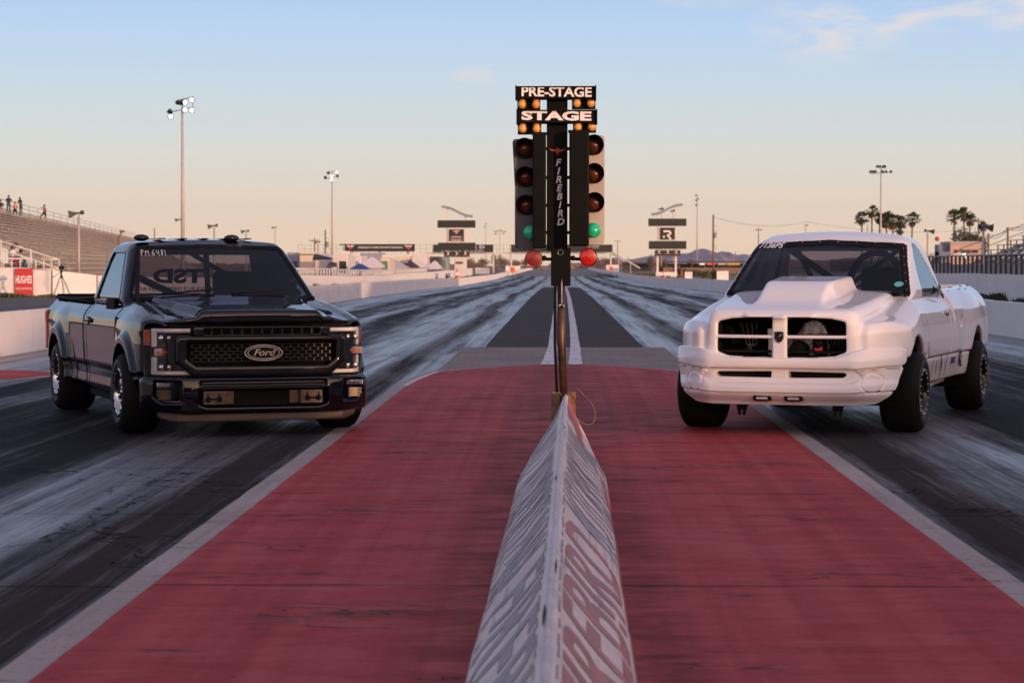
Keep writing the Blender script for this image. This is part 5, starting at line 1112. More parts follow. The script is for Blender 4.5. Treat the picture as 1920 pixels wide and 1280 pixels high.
# ================================================================== GRANDSTANDS, FENCES AND WALLS ALONG THE STRIP
M_alu = plain('bleacher_aluminium', (.36, .33, .31), .5, .3, .15, 3); M_galv = plain('galvanised_steel', (.26, .25, .25), .5, .5, .15, 5); M_ply = plain('weathered_panel', (.15, .14, .14), .8, 0, .2, 1)
M_whitepipe = plain('white_pipe', (.62, .60, .58), .5); M_dkpost = plain('dark_fence_post', (.035, .035, .042), .6)
def grandstand(name, label, P0, P1, out, rows, z0, rise, tread, rail_step, group=None, end_steps=True, back=True, riser=True):
    """front edge from P0 to P1, rows climbing along the unit vector out"""
    d = Vector((P1[0] - P0[0], P1[1] - P0[1], 0)); L = d.length; d.normalize(); o = Vector((out[0], out[1], 0)).normalized()
    root = empty(name, (P0[0], P0[1], 0), 0, label, 'grandstand', group)
    X = frame_M((0, 0, 0), d, Vector((0, 0, 1)).cross(d)); sgn = 1 if (Vector((0, 0, 1)).cross(d)).dot(o) > 0 else -1
    def B(m, s0, s1, p, w, z, h): m.box(((s0 + s1) / 2, sgn * p, z), (s1 - s0, w, h), M=X)
    for i in range(rows):
        e = L - (i * .5 if end_steps else 0); m = MB(); z = z0 + i * rise
        B(m, 0, e, i * tread, .27, z + .42, .04); B(m, 0, e, i * tread + .42, .42, z, .04); riser and B(m, 0, e, i * tread + .2, .03, z + .07, .14)
        m.build('bench_row', M_alu, root)
    m = MB(); n = int(L / 2.4)
    for k in range(n + 1):
        s = min(L - .3, k * L / n + .1)
        for i in range(0, rows, 1): B(m, s, s + .07, i * tread, .07, z0 + i * rise + .2, .42)
        a = X @ Vector((s, 0, 0)); b = X @ Vector((s, sgn * rows * tread, rows * rise)); m.tube([(a.x, a.y, z0 - .1), (b.x, b.y, z0 + rows * rise - .1)], .07, 4)
        if k % 3 == 0:
            for i in range(1, rows, 3): q = X @ Vector((s, sgn * i * tread, 0)); m.tube([(q.x, q.y, -.4), (q.x, q.y, z0 + i * rise)], .05, 4)
    m.build('frame', M_galv, root)
    m = MB(); zt = z0 + rows * rise; pb = rows * tread; nr = int(L / rail_step)
    for k in range(nr + 1): q = X @ Vector((min(L, k * rail_step), sgn * pb, 0)); m.tube([(q.x, q.y, zt - .6), (q.x, q.y, zt + 1.15)], .03, 5)
    for h in (.35, .75, 1.15): a = X @ Vector((0, sgn * pb, 0)); b = X @ Vector((L, sgn * pb, 0)); m.tube([(a.x, a.y, zt + h), (b.x, b.y, zt + h)], .025, 5)
    for s in (0, L): 
        for h in (.6, 1.1): a = X @ Vector((s, 0, 0)); b = X @ Vector((s, sgn * pb, 0)); m.tube([(a.x, a.y, z0 + h), (b.x, b.y, zt + h)], .025, 5)
    m.build('railing', M_galv, root)
    m = MB(); B(m, 0, L, .0 - .15, .05, (z0 - .3) / 2, z0 + .3); m.build('front_panel', M_ply, root)
    if back: m = MB(); B(m, 0, L, pb + .12, .06, zt / 2 - .1, zt + 1.0); m.build('added_shade_back', M_ply, root)  # solid back added so the open benches cast shade
    return root
# right: stand in view plus two added unseen ones shading the near strip
grandstand('grandstand', 'grey aluminium bleachers behind the dark slat fence on the right', (25.5, 54), (25.5, 155), (1, 0), 20, 1.45, .31, .8, 4.0, end_steps=False)
grandstand('grandstand', 'bleachers added on the right to shade the near strip, out of the picture', (25.5, -20.6), (25.5, 47.5), (1, 0), 20, 1.45, .31, .8, 4.0, end_steps=False)
grandstand('grandstand', 'bleachers added behind the camera on the right to cast shade, out of the picture', (25.5, -95), (25.5, -33.8), (1, 0), 20, 1.45, .31, .8, 4.0, end_steps=False)  # gap between these two shaped to pass a sunbeam on to the island
wall_run('boundary_wall', 'tall grey concrete wall below the dark slat fence on the right', [(18.4, 20, 1.15), (18.4, 80, 1.15), (18.4, 140, 1.15), (18.4, 200, 1.1)], .25, 2.4, joint=.018)
SF = empty('slat_fence', (18.4, 60, 1.15), 0, 'dark slatted railing standing on the tall wall in front of the right bleachers', 'fence')
m = MB()
for k in range(92): y = k * 1.15; m.box((0, y - 0, .38), (.09, .10, .80))
m.build('slats', M_dkpost, SF)
m = MB(); m.tube([(0, -5, .80), (0, 99, .80)], .035, 6); m.build('top_rail', M_galv, SF); m = MB(); m.box((0.05, 47, .20), (.03, 104, .42)); m.build('kick_board', plain('pale_board', (.30, .27, .26), .8), SF)
m = MB(); m.box((0, 33.5, .42), (.10, 1.9, .70)); m.build('dark_panel', M_dkpost, SF)
# left: long weathered stand far off, slightly turned away from the strip
dl = Vector((-.125, 1, 0)).normalized(); ol = Vector((-1, -.125, 0)).normalized(); top0 = Vector((-50.6, 217, 0)); fr0 = top0 - ol * 12.4
GL = grandstand('grandstand', 'long weathered bleachers with spectators on the left', tuple((fr0 - dl * 70)[:2]), tuple((fr0 + dl * 250)[:2]), tuple(ol[:2]), 17, .55, .345, .73, 10.0, back=False, riser=False)
M_wood = plain('weathered_bench', (.52, .41, .35), .75, 0, .25, 1.5)
for ch in GL.children:
    if ch.name.startswith('bench_row'): ch.data.materials[0] = M_wood
# aisle handrails on the front of the stand
m = MB()
for s in (62, 90, 118, 146, 180, 215):
    for hh in (3, 8, 12):
        q = fr0 - dl * 70 + dl * s + ol * (hh * .73); m.tube([(q.x, q.y, .55 + hh * .345), (q.x, q.y, 1.9 + hh * .345)], .04, 5)
o_ = m.build('aisle_rail', M_galv, None); o_.parent = GL; o_.location = (-GL.location.x, -GL.location.y, 0)
# near left wall with its pipe railing and the sponsor sign
a0 = at(-160, 117); pL = [(a0.x, 117, 1.38), (at(0, 117).x, 117, 1.38), (at(97, 117).x, 117, 1.30), (at(180, 118).x, 118, 1.04), (at(300, 124).x, 124, .95), (at(450, 150).x, 150, .85)]
wall_run('boundary_wall', 'tall cream wall on the left, carrying the red sponsor sign', pL, .25, 2.6, joint=.012)
def railing(label, pts, zb, h, step, rails=(1.0, .0), r=.035, group=None):
    root = empty('pipe_railing', (pts[0][0], pts[0][1], 0), 0, label, 'railing', group); O = Vector((pts[0][0], pts[0][1], 0)); m = MB()
    for (x0, y0), (x1, y1) in zip(pts, pts[1:]):
        L = math.hypot(x1 - x0, y1 - y0); n = max(1, int(round(L / step)))
        for k in range(n + 1):
            t = k / n; x, y = x0 + (x1 - x0) * t, y0 + (y1 - y0) * t; z = zb(y) if callable(zb) else zb; m.tube([Vector((x, y, z)) - O, Vector((x, y, z + h)) - O], r, 6)
    m.build('posts', M_whitepipe, root)
    for rr in rails:
        P = []
        for x, y in pts: z = zb(y) if callable(zb) else zb; P.append(Vector((x, y, z + h * rr)) - O)
        m = MB(); m.tube(P, r, 6); m.build('rail', M_whitepipe, root)
    return root
railing('white pipe railing on the cream wall left of the red sign', [(at(-120, 117.2).x, 117.2), (at(54, 117.2).x, 117.2)], 1.34, .50, .42, (1.0, .06))
railing('short white pipe railing on the cream wall right of the red sign', [(at(67, 117.2).x, 117.2), (at(111, 117.2).x, 117.2)], 1.30, .50, .40, (1.0, .06))
m = MB()
for px_, yt in ((2, 449), (58, 467)): q = at(px_, 119); m.tube([(q.x, 119, .2), (q.x, 119, zat(yt, 119))], .05, 6)
A_, B_ = at(-60, 119), at(111, 119)
for dz in (0, .42): m.tube([(A_.x, 119, zat(432, 119) - dz), (B_.x, 119, zat(487, 119) - dz)], .035, 6)
m.build('stair_railing', M_whitepipe, None, label='sloping white stair railing behind the seated spectators on the left', cat='railing')
SG = empty('sponsor_sign', (at(45, 116.85).x, 116.80, 0), 0, 'red rectangular sign with white lettering fixed to the cream wall', 'sign')
sw = 35 / 4533 * 116.8; z1_, z0_ = zat(503, 116.8), zat(553, 116.8)
m = MB(); m.box((0, 0, (z0_ + z1_) / 2), (sw, .03, z1_ - z0_)); m.build('board', plain('sign_red', (.48, .035, .04), .5, 0, .08, 2), SG)
for txt, zc, sz, sx in (('HUGHES', zat(525, 116.8), .50, .62), ('PERFORMANCE', zat(541.5, 116.8), .135, .85)):
    vs, fs = text_mesh(txt, sz, .01, 0, .012, 1); w0 = max(v[0] for v in vs) - min(v[0] for v in vs); k = sw * .88 / w0; m = MB(); m.add([(a * k, b, c) for a, b, c in vs], fs, False, frame_M((0, -.02, zc), (1, 0, 0), (0, 0, 1))); m.build('sign_lettering', M_letter if sz > .2 else plain('pink_lettering', (.62, .32, .32), .5), SG)
# far left wall past the black pickup, with its picket railing
pf = [(at(545, 150).x, 150, .9), (at(590, 168).x, 168, .9), (at(676, 194).x, 194, .85), (at(740, 235).x, 235, .95), (at(800, 285).x, 285, 1.15), (at(885, 400).x, 400, 1.5)]
wall_run('boundary_wall', 'long cream wall in front of the pits, beyond the black pickup', pf, .2, 6)
railing('low white picket railing along the pit wall', [(x, y) for x, y, h in pf[:5]], lambda y: gz(y) + float(np.interp(y, [p[1] for p in pf], [p[2] for p in pf])) - .03, .55, 1.5, (1.0, .1), .05)

# ---- tripod with a camera
TP = empty('camera_tripod', (at(115, 112).x, 112, 0), 0, 'black video camera on a thin tripod in front of the cream wall', 'tripod')
hz_ = 1.12
for i, (dx, dy) in enumerate(((-.42, -.1), (.42, .05), (.02, .42))):
    m = MB(); m.tube([(0, 0, hz_), (dx, dy, .0)], [.022, .014], 6); m.tube([(dx * .3 + .05, dy * .3, hz_ * .7), (dx * .97 + .05, dy, .02)], .010, 5); m.build('leg', M_matte, TP)
m = MB(); m.tube([(0, 0, .9), (0, 0, 1.25)], .035, 8); m.ball((0, 0, 1.22), .07, 10); m.tube([(0, 0, 1.2), (-.42, -.1, .95)], .012, 6); m.tube([(-.30, -.08, 1.02), (-.44, -.1, .94)], .022, 6); m.build('tripod_head', M_matte, TP)
m = MB(); m.box((0, 0, 1.40), (.15, .34, .17), bev=.03); m.lathe([(.05, 0), (.06, .16), (.045, .16), (.001, .14)], 14, frame_M((0, -.16, 1.41), (1, 0, 0), (0, 0, 1))); m.box((0, .02, 1.55), (.05, .22, .05), bev=.01); m.box((.11, .02, 1.42), (.05, .12, .10), bev=.01); m.build('camera', M_matte, TP)

# ---- people
def person(label, x, y, z, h, rz, pose, top, legs, hair='short', legcol=None, group='spectators on the left bleachers'):
    P = dict(pel=(0, 0, .95), ch=(0, -.01, 1.28), nk=(0, 0, 1.47), hd=(0, -.02, 1.60), ht=(0, -.01, 1.72), sl=(.17, 0, 1.42), sr=(-.17, 0, 1.42), el=(.23, .04, 1.15), er=(-.23, .04, 1.15), hl=(.24, -.06, .90), hr=(-.24, -.06, .90), fl=(.24, -.09, .82), fr=(-.24, -.09, .82),
             pl=(.10, 0, .90), pr=(-.10, 0, .90), kl=(.11, -.02, .50), kr=(-.11, -.02, .50), al=(.11, .02, .09), ar=(-.11, .02, .09), tl=(.12, -.15, .03), tr=(-.12, -.15, .03))
    if pose == 'sit':
        for k in ('pel', 'ch', 'nk', 'hd', 'ht', 'sl', 'sr', 'el', 'er', 'pl', 'pr'): a = P[k]; P[k] = (a[0], a[1] + (0.0 if k in ('pel', 'pl', 'pr') else -.06), a[2] - .50)
        P.update(kl=(.13, -.44, .47), kr=(-.13, -.44, .47), al=(.13, -.40, .08), ar=(-.13, -.40, .08), tl=(.14, -.56, .03), tr=(-.14, -.56, .03), el=(.24, -.10, .68), er=(-.24, -.10, .68), hl=(.12, -.36, .58), hr=(-.12, -.36, .58), fl=(.08, -.44, .56), fr=(-.08, -.44, .56))
    if pose == 'step': P.update(kl=(.12, -.36, .62), al=(.12, -.34, .22), tl=(.12, -.50, .18), el=(.42, -.02, 1.40), hl=(.62, -.06, 1.44), fl=(.70, -.08, 1.44), ar=(-.12, .16, .09), kr=(-.11, .04, .50), tr=(-.12, .0, .03))
    if pose == 'lean': P.update(ch=(0, -.08, 1.26), nk=(0, -.14, 1.44), hd=(0, -.18, 1.56), ht=(0, -.18, 1.68), el=(.24, -.16, 1.15), er=(-.24, -.16, 1.15), hl=(.12, -.38, 1.12), hr=(-.12, -.38, 1.12), fl=(.05, -.44, 1.14), fr=(-.05, -.44, 1.14), sl=(.17, -.12, 1.40), sr=(-.17, -.12, 1.40))
    rad = dict(pel=.145, ch=.155, nk=.062, hd=.095, ht=.075, sl=.075, sr=.075, el=.046, er=.046, hl=.034, hr=.034, fl=.022, fr=.022, pl=.105, pr=.105, kl=.066, kr=.066, al=.044, ar=.044, tl=.036, tr=.036)
    E = [('pel', 'ch'), ('ch', 'nk'), ('nk', 'hd'), ('hd', 'ht'), ('ch', 'sl'), ('ch', 'sr'), ('sl', 'el'), ('sr', 'er'), ('el', 'hl'), ('er', 'hr'), ('hl', 'fl'), ('hr', 'fr'), ('pel', 'pl'), ('pel', 'pr'), ('pl', 'kl'), ('pr', 'kr'), ('kl', 'al'), ('kr', 'ar'), ('al', 'tl'), ('ar', 'tr')]
    ks = list(P); me = bpy.data.meshes.new('person'); me.from_pydata([P[k] for k in ks], [(ks.index(a), ks.index(b)) for a, b in E], []); o = bpy.data.objects.new('person', me); COL.objects.link(o)
    md = o.modifiers.new('skin', 'SKIN'); md.use_smooth_shade = True
    for i, k in enumerate(ks): v = me.skin_vertices[0].data[i]; v.radius = (rad[k], rad[k] * (.72 if k in ('ch', 'pel') else 1)); v.use_root = (k == 'pel')
    sb = o.modifiers.new('sub', 'SUBSURF'); sb.levels = 1; sb.render_levels = 1
    bpy.context.view_layer.update(); nm = bpy.data.meshes.new_from_object(o.evaluated_get(bpy.context.evaluated_depsgraph_get())); o.modifiers.clear(); o.data = nm; bpy.data.meshes.remove(me)
    nm.materials.clear()
    for c in (plain('skin', (.32, .17, .12), .6), top, legs, M_matte): nm.materials.append(c)
    hipz = P['pel'][2]; headz = P['nk'][2] + .03
    jts = {k: Vector(P[k]) for k in ks}
    for f in nm.polygons:
        c = f.center; k = min(jts, key=lambda q: (jts[q] - c).length)
        f.material_index = 0 if k in ('hd', 'ht', 'hl', 'hr', 'fl', 'fr') or (k == 'nk' and c.z > headz) else 3 if k in ('tl', 'tr') else (0 if legcol == 'short' and k in ('al', 'ar', 'kl', 'kr') and c.z < P['kr'][2] - .0 else 2) if k in ('pl', 'pr', 'kl', 'kr', 'al', 'ar', 'pel') else 1; f.use_smooth = True
    tag(o, label, 'person', group); o.location = (x, y, z); o.rotation_euler = (0, 0, rz); o.scale = (h / 1.75,) * 3
    H = Vector(P['hd']); m = MB(); m.ball((H.x, H.y + .025, H.z + .045), .108, 12, (.92, 1.0, 1.05))
    if hair == 'long': m.ball((H.x, H.y + .075, H.z - .14), .11, 10, (1, .6, 1.9))
    m.build('hair', plain('dark_hair', (.018, .012, .010), .6), o)
    m = MB(); m.ball((H.x, H.y - .10, H.z + .0), .018, 6, (1, 1.2, 1.3)); m.build('nose', plain('skin', (.32, .17, .12), .6), o)
    return o
M_c1 = plain('black_jacket', (.015, .013, .016), .8); M_jean = plain('blue_jeans', (.035, .06, .13), .8); M_c2 = plain('coral_top', (.50, .20, .14), .8); M_wh = plain('white_shirt', (.65, .62, .62), .8); M_lb = plain('light_blue_shirt', (.24, .42, .50), .8); M_crim = plain('crimson_cloth', (.30, .02, .06), .8)
def stand_pt(px, py):    # a spot on the top of the left stand
    Y = 217 if px > 30 else 214; return at(px, Y).x, Y, zat(py, Y)
for args in (('person in a black jacket and jeans leaning forward on the top row', 17, 402, 'lean', M_c1, M_jean, 'short', None, 1.78, .3),
             ('seated person in a coral top between two standing people on the top row', 29, 403, 'sit', M_c2, M_c1, 'short', None, 1.7, .2),
             ('person in a black top and jeans standing to the right of the seated one', 40, 403, 'lean', M_c1, M_jean, 'long', None, 1.66, -.5),
             ('person at the very edge of the photo sitting on the top row', 2, 400, 'sit', M_c1, M_c2, 'short', None, 1.75, .4),
             ('child in dark shorts stepping along the top rows, one arm held out', 84, 417, 'step', plain('dusty_red_top', (.28, .09, .07), .8), M_c1, 'short', 'short', 1.62, -1.9)):
    X, Y, Z = stand_pt(args[1], args[2]); person(args[0], X, Y, Z, args[8], args[9], args[3], args[4], args[5], args[6], args[7])
for lab, px_, zt, top, leg, hr, rz in (('long-haired person in a white top sitting behind the cream wall', 23, 456, M_wh, M_crim, 'long', 1.2), ('person in a light blue shirt sitting behind the cream wall, facing left', 41, 466, M_lb, M_jean, 'short', -1.2), ('person in a pale top behind the long-haired spectator', 29, 454, M_wh, M_jean, 'short', 2.2)):
    Y = 119.6 if px_ != 29 else 121; person(lab, at(px_, Y).x, Y, zat(zt, Y) - 1.28, 1.75, rz, 'sit', top, leg, hr)
m = MB(); m.box((at(24, 120).x - .0, 120, 1.30), (2.4, .5, .06)); m.box((at(24, 120).x, 120.2, .6), (2.2, .1, 1.3)); m.build('spectator_bench', M_alu, None, label='bench behind the cream wall with the seated spectators', cat='bench')

# ---- unseen dark building added behind the camera to darken the trucks' reflections
CT = empty('added_dark_building', (0, -75, 0), 0, 'brown building added behind the camera for the trucks to reflect, out of the picture', 'building')
m = MB(); m.box((0, -6, 4.5), (64, 10, 9.2)); m.box((-14, -6, 11.5), (16, 9, 5)); m.build('wall', plain('dark_brown_stucco', (.085, .06, .05), .9, 0, .15, .4), CT)
m = MB(); m.box((0, -6, 9.25), (66, 11.5, .3)); m.box((-14, -6, 14.1), (17, 10, .3)); m.build('roof', M_ply, CT)
for i in range(12): m = MB(); m.box((-28 + i * 5.1, -.95, 6.4), (3.6, .2, 1.5)); m.build('window', plain('window_glass_dark', (.02, .022, .025), .1), CT)
for i in range(6): m = MB(); m.box((-26 + i * 10.3, -.95, 1.6), (3.4, .2, 3.2)); m.build('door', M_dkpost, CT)
# ================================================================== POLES, LIGHTS, SIGNS, PITS, TREES
M_pole = plain('painted_steel_pole', (.42, .37, .35), .55, .2, .1, 1); M_wpole = plain('creosoted_pole', (.16, .10, .08), .9, 0, .3, 1); M_horn = plain('loudspeaker_green', (.028, .034, .030), .6)
M_lit = emis('lit_floodlight', (1, .96, .9), 5.0); M_blk = plain('board_black', (.012, .012, .014), .6, 0, .1, 1)
def horn(parent, loc, dirx, s=1.0):
    """re-entrant loudspeaker: square flare, throat and driver"""
    m = MB(); n = 4; M = Matrix.Translation(loc) @ Matrix.Rotation(R(8 * dirx), 4, 'Y')
    P = [(.06, -.32), (.05, -.10), (.09, .10), (.20, .38), (.34, .62)]; vs = []
    for r, h in P:
        for j in range(4): a = math.pi / 4 + j * math.pi / 2; vs.append((dirx * h * s, r * s * math.cos(a) * 1.2, r * s * math.sin(a) * 1.0))
    m.add(vs, [(i * 4 + j, i * 4 + (j + 1) % 4, i * 4 + 4 + (j + 1) % 4, i * 4 + 4 + j) for i in range(4) for j in range(4)] + [(0, 1, 2, 3)], False, M); m.tube([M @ Vector((-dirx * .34 * s, 0, 0)), M @ Vector((-dirx * .12 * s, 0, 0))], .13 * s, 8)
    m.tube([M @ Vector((0, 0, 0)), M @ Vector((0, 0, -.25 * s))], .03 * s, 5); return m.build('loudspeaker', M_horn, parent)
def horn_pole(label, px, py, Y, dirx, s=1.0, r=.07, ybot=None):
    q = at(px, Y); zt = zat(py, Y); root = empty('loudspeaker_pole', q, 0, label, 'loudspeaker pole', 'loudspeaker poles along the strip'); m = MB(); m.tube([(0, 0, -.3), (0, 0, zt - q.z - .2 * s)], r, 8); m.build('pole', M_pole, root)
    horn(root, (0, 0, zt - q.z), dirx, s * .8); return root
horn_pole('loudspeaker pole rising in front of the left bleachers, right of the tripod', 148, 399, 125, -1, 1.0)
horn_pole('loudspeaker pole seen above the middle of the black pickup roof, nearer one', 402, 423, 190, -1, 1.0)
horn_pole('smaller loudspeaker pole above the right roof lamp of the black pickup', 462, 433, 235, -1, 1.0)
horn_pole('thin loudspeaker pole right of the black pickup cab, horn facing left', 516, 426, 330, -1, .9, .06)
horn_pole('loudspeaker pole by the pit trailers', 597, 454, 300, -1, .9)
horn_pole('loudspeaker pole at the left end of the long black billboard', 644, 458, 330, -1, .9)
horn_pole('loudspeaker pole just right of the white pickup cab', 1739, 433, 190, 1, 1.0)
horn_pole('tall loudspeaker pole before the right bleachers, its foot behind the slat fence', 1843, 425, 125, 1, 1.0, .06)
horn_pole('distant loudspeaker pole above the white pickup roof', 1510, 422, 420, 1, .8)
def light_pole(label, px, py, Y, lamps, lit, r=.16, arm=1.3, style='bank', dx=0.0):
    q = at(px, Y); zt = zat(py, Y) - q.z; root = empty('floodlight_pole', q, 0, label, 'floodlight pole', 'floodlight poles'); k = Y / 4533
    m = MB(); m.tube([(0, 0, -.5), (0, 0, zt * .5), (0, 0, zt)], [r * 1.3, r, r * .6], 8); m.build('pole', M_pole, root); m = MB()
    if style == 'bank':
        m.tube([(-arm, 0, zt - .3), (arm * .8, -.2, zt + .15)], .05, 5); m.tube([(-arm * .5, 0, zt + .75), (arm * .8, -.2, zt + 1.15)], .05, 5); m.tube([(0, 0, zt), (0, 0, zt + 1.0)], .06, 5); m.tube([(arm * .8, -.2, zt), (arm * .8, -.2, zt + 1.2)], .04, 4)
    elif style == 'cross': m.tube([(-arm, 0, zt - .9), (arm, 0, zt - .7)], .05, 5); m.tube([(-arm * .45, 0, zt + .2), (arm * .45, 0, zt)], .05, 5)
    elif style == 'side': m.tube([(0, 0, zt), (-.2, 0, zt)], .04, 4)
    m.build('crossarm', M_galv, root)
    for i, (x, z, on) in enumerate(lamps):
        O = Matrix.Translation((x, -.25, zt + z)) @ Matrix.Rotation(R(100 if on else 150), 4, 'X'); m = MB(); rr = .29 if style == 'bank' else .26; m.lathe([(.08, -.34), (rr * .6, -.26), (rr, .0), (rr * .96, .02)], 12, O); m.disc(rr * .9, -.04, 12, O); b = m.build('floodlight', M_horn, root)
        if on: m = MB(); m.lathe([(rr * .66, .0), (rr * .5, .04), (.001, .06)], 14, O); m.build('lit_lens', M_lit, b)
    return root
light_pole('tall floodlight pole with lit lamps behind the black pickup', 343, 204, 230, [(.95, .85, 1), (.3, .62, 1), (-.05, .5, 0), (.3, -.1, 1), (.95, -.12, 1), (-1.15, -.3, 0), (-1.05, -.72, 1), (-.35, .55, 0)], 1)
hp_ = [o for o in COL.objects if o.name == 'floodlight_pole'][0]; horn(hp_, (-.28, 0, zat(404, 230)), -1, .7)
light_pole('floodlight pole with lit lamps above the pit trailers', 623, 332, 400, [(.85, .85, 1), (.0, .1, 1), (-.6, .62, 0), (-.05, -.45, 1), (-1.1, -.1, 0), (.9, .1, 0)], 1, .15)
light_pole('tall unlit floodlight pole behind the white pickup, above the palms', 1651, 316, 400, [(x, -.65, 0) for x in (-1.75, -1.35, -.95, .25, .8, 1.6)] + [(x, .2, 0) for x in (-.65, -.2, .35, .6)], 0, .16, 1.8, 'cross')
light_pole('white pole with three lamps stacked on its left, right of the right scoreboard', 1307, 367, 620, [(-.3, 0, 0), (.2, -.9, 0), (-.3, -1.3, 0), (-.3, -2.5, 0)], 0, .16, 1, 'side')
light_pole('far thin pole with a single lamp, left of the light tower', 911, 420, 800, [(0, 0, 0), (-.5, -1.0, 0)], 0, .13, 1, 'side')
light_pole('far pole with a wide row of small lamps, left of the light tower', 937, 435, 900, [(x, z, 0) for x, z in ((-2, .1), (-1.3, .0), (-.7, .4), (0, .6), (.7, .4), (1.3, 0), (2, .1), (-1.5, -.7), (1.5, -.7))], 0, .13, 2.2, 'cross')
light_pole('thin pole with a lamp bank seen between the right scoreboard posts', 1240, 393, 640, [(-.6, 0, 0), (-.1, 0, 0), (.4, 0, 0), (.2, .3, 0)], 0, .12, .9, 'cross')
light_pole('thin lamp pole showing behind the right scoreboard swoosh', 1262, 397, 620, [(-.5, 0, 0), (0, .1, 0), (.2, .3, 0)], 0, .12, .5, 'side')
def util_pole(label, px, py, Y, r=.13, arm=0.0, extra=False):
    q = at(px, Y); zt = zat(py, Y) - q.z; root = empty('utility_pole', q, 0, label, 'utility pole', 'utility poles'); m = MB(); m.tube([(0, 0, -.5), (0, 0, zt)], [r, r * .75], 7); m.build('pole', M_wpole, root)
    if arm: m = MB(); m.box((0, 0, zt - .5), (arm * 2, .12, .12)); [m.tube([(x, 0, zt - .45), (x, 0, zt - .2)], .05, 5) for x in (-arm * .9, -arm * .4, arm * .4, arm * .9)]; m.build('crossarm', M_wpole, root)
    if extra: m = MB(); m.lathe([(.26, 0), (.26, .9), (.1, 1.0)], 10, Matrix.Translation((.35, 0, zt * .62))); m.build('transformer', M_galv, root); m = MB(); [m.tube([(0, 0, zt * f), (.55, 0, zt * f + .1), (.6, 0, zt * f - .3)], .035, 5) for f in (.82, .74, .50, .46)]; m.build('bracket', M_galv, root)
    return root
util_pole('thick wooden utility pole left of the white pickup', 1337, 403, 420, .20, 0, True)
util_pole('wooden utility pole above the pit trailers, between two loudspeaker poles', 610, 431, 420, .16, 0, True)
util_pole('short pole with a crossarm beside the pit loudspeaker pole', 590, 446, 380, .12, .8)
util_pole('distant utility pole with a crossarm, left of the mountains', 1158, 450, 900, .16, 1.4)
util_pole('utility pole with a crossarm above the white pickup windscreen', 1422, 427, 480, .12, .7)
util_pole('thin distant pole left of the white pickup windscreen', 1379, 470, 700, .10); util_pole('thin distant pole before the mountains', 1365, 476, 760, .10)
util_pole('thin pole behind the left roof lamp of the black pickup', 290, 427, 330, .09); util_pole('utility pole with a crossarm among the right palms', 1834, 409, 330, .12, .6)
util_pole('dark post holding the cables above the right bleachers', 1889, 427, 175, .10); util_pole('dark post left of the right bleachers', 1853, 438, 200, .10)
util_pole('short distant pole right of the bridge stairs', 1177, 480, 800, .1); util_pole('thin pole at the left palms', 1626, 420, 480, .1)
m = MB(); q0 = Vector((at(222, 300).x, 300, zat(447, 300))); q1 = Vector((at(229, 300).x, 300, zat(434, 300))); m.tube([(q0.x, q0.y, -.3), q0, q1], .10, 6); m.tube([q1 - Vector((.25, 0, 0)), q1 + Vector((.3, 0, .05))], .16, 6); m.build('slanting_mast', M_wpole, None, label='short slanting mast at the far end of the left bleachers', cat='mast')
def wire(pts, r, name, label):
    m = MB(); Q = []
    for a, b in zip(pts, pts[1:]):
        a, b = Vector(a), Vector(b)
        for k in range(9): t = k / 8; p = a.lerp(b, t); p.z -= 4 * t * (1 - t) * (b - a).length * .012; Q.append(p)
    m.tube(Q, r, 5); return m.build(name, M_matte, None, label=label, cat='cable')
def P3(px, py, Y): return (at(px, Y).x, Y, zat(py, Y))
wire([P3(1835, 449, 210), P3(1853, 439, 200), P3(1889, 427, 175), P3(1990, 388, 140)], .02, 'overhead_cable', 'upper overhead cable sloping up to the right above the bleachers')
wire([P3(1835, 454, 210), P3(1853, 445, 200), P3(1889, 431, 175), P3(1990, 394, 140)], .02, 'overhead_cable', 'lower overhead cable sloping up to the right above the bleachers')
wire([P3(1337, 407, 420), P3(1510, 416, 520), P3(1834, 428, 640)], .025, 'overhead_cable', 'faint cable running right from the thick wooden utility pole')
m = MB(); m.ball(P3(1757, 448, 260), .26, 14); m.build('marker_ball', plain('orange_ball', (.42, .085, .03), .6), None, label='small orange ball in the sky just right of the white pickup roof', cat='ball')

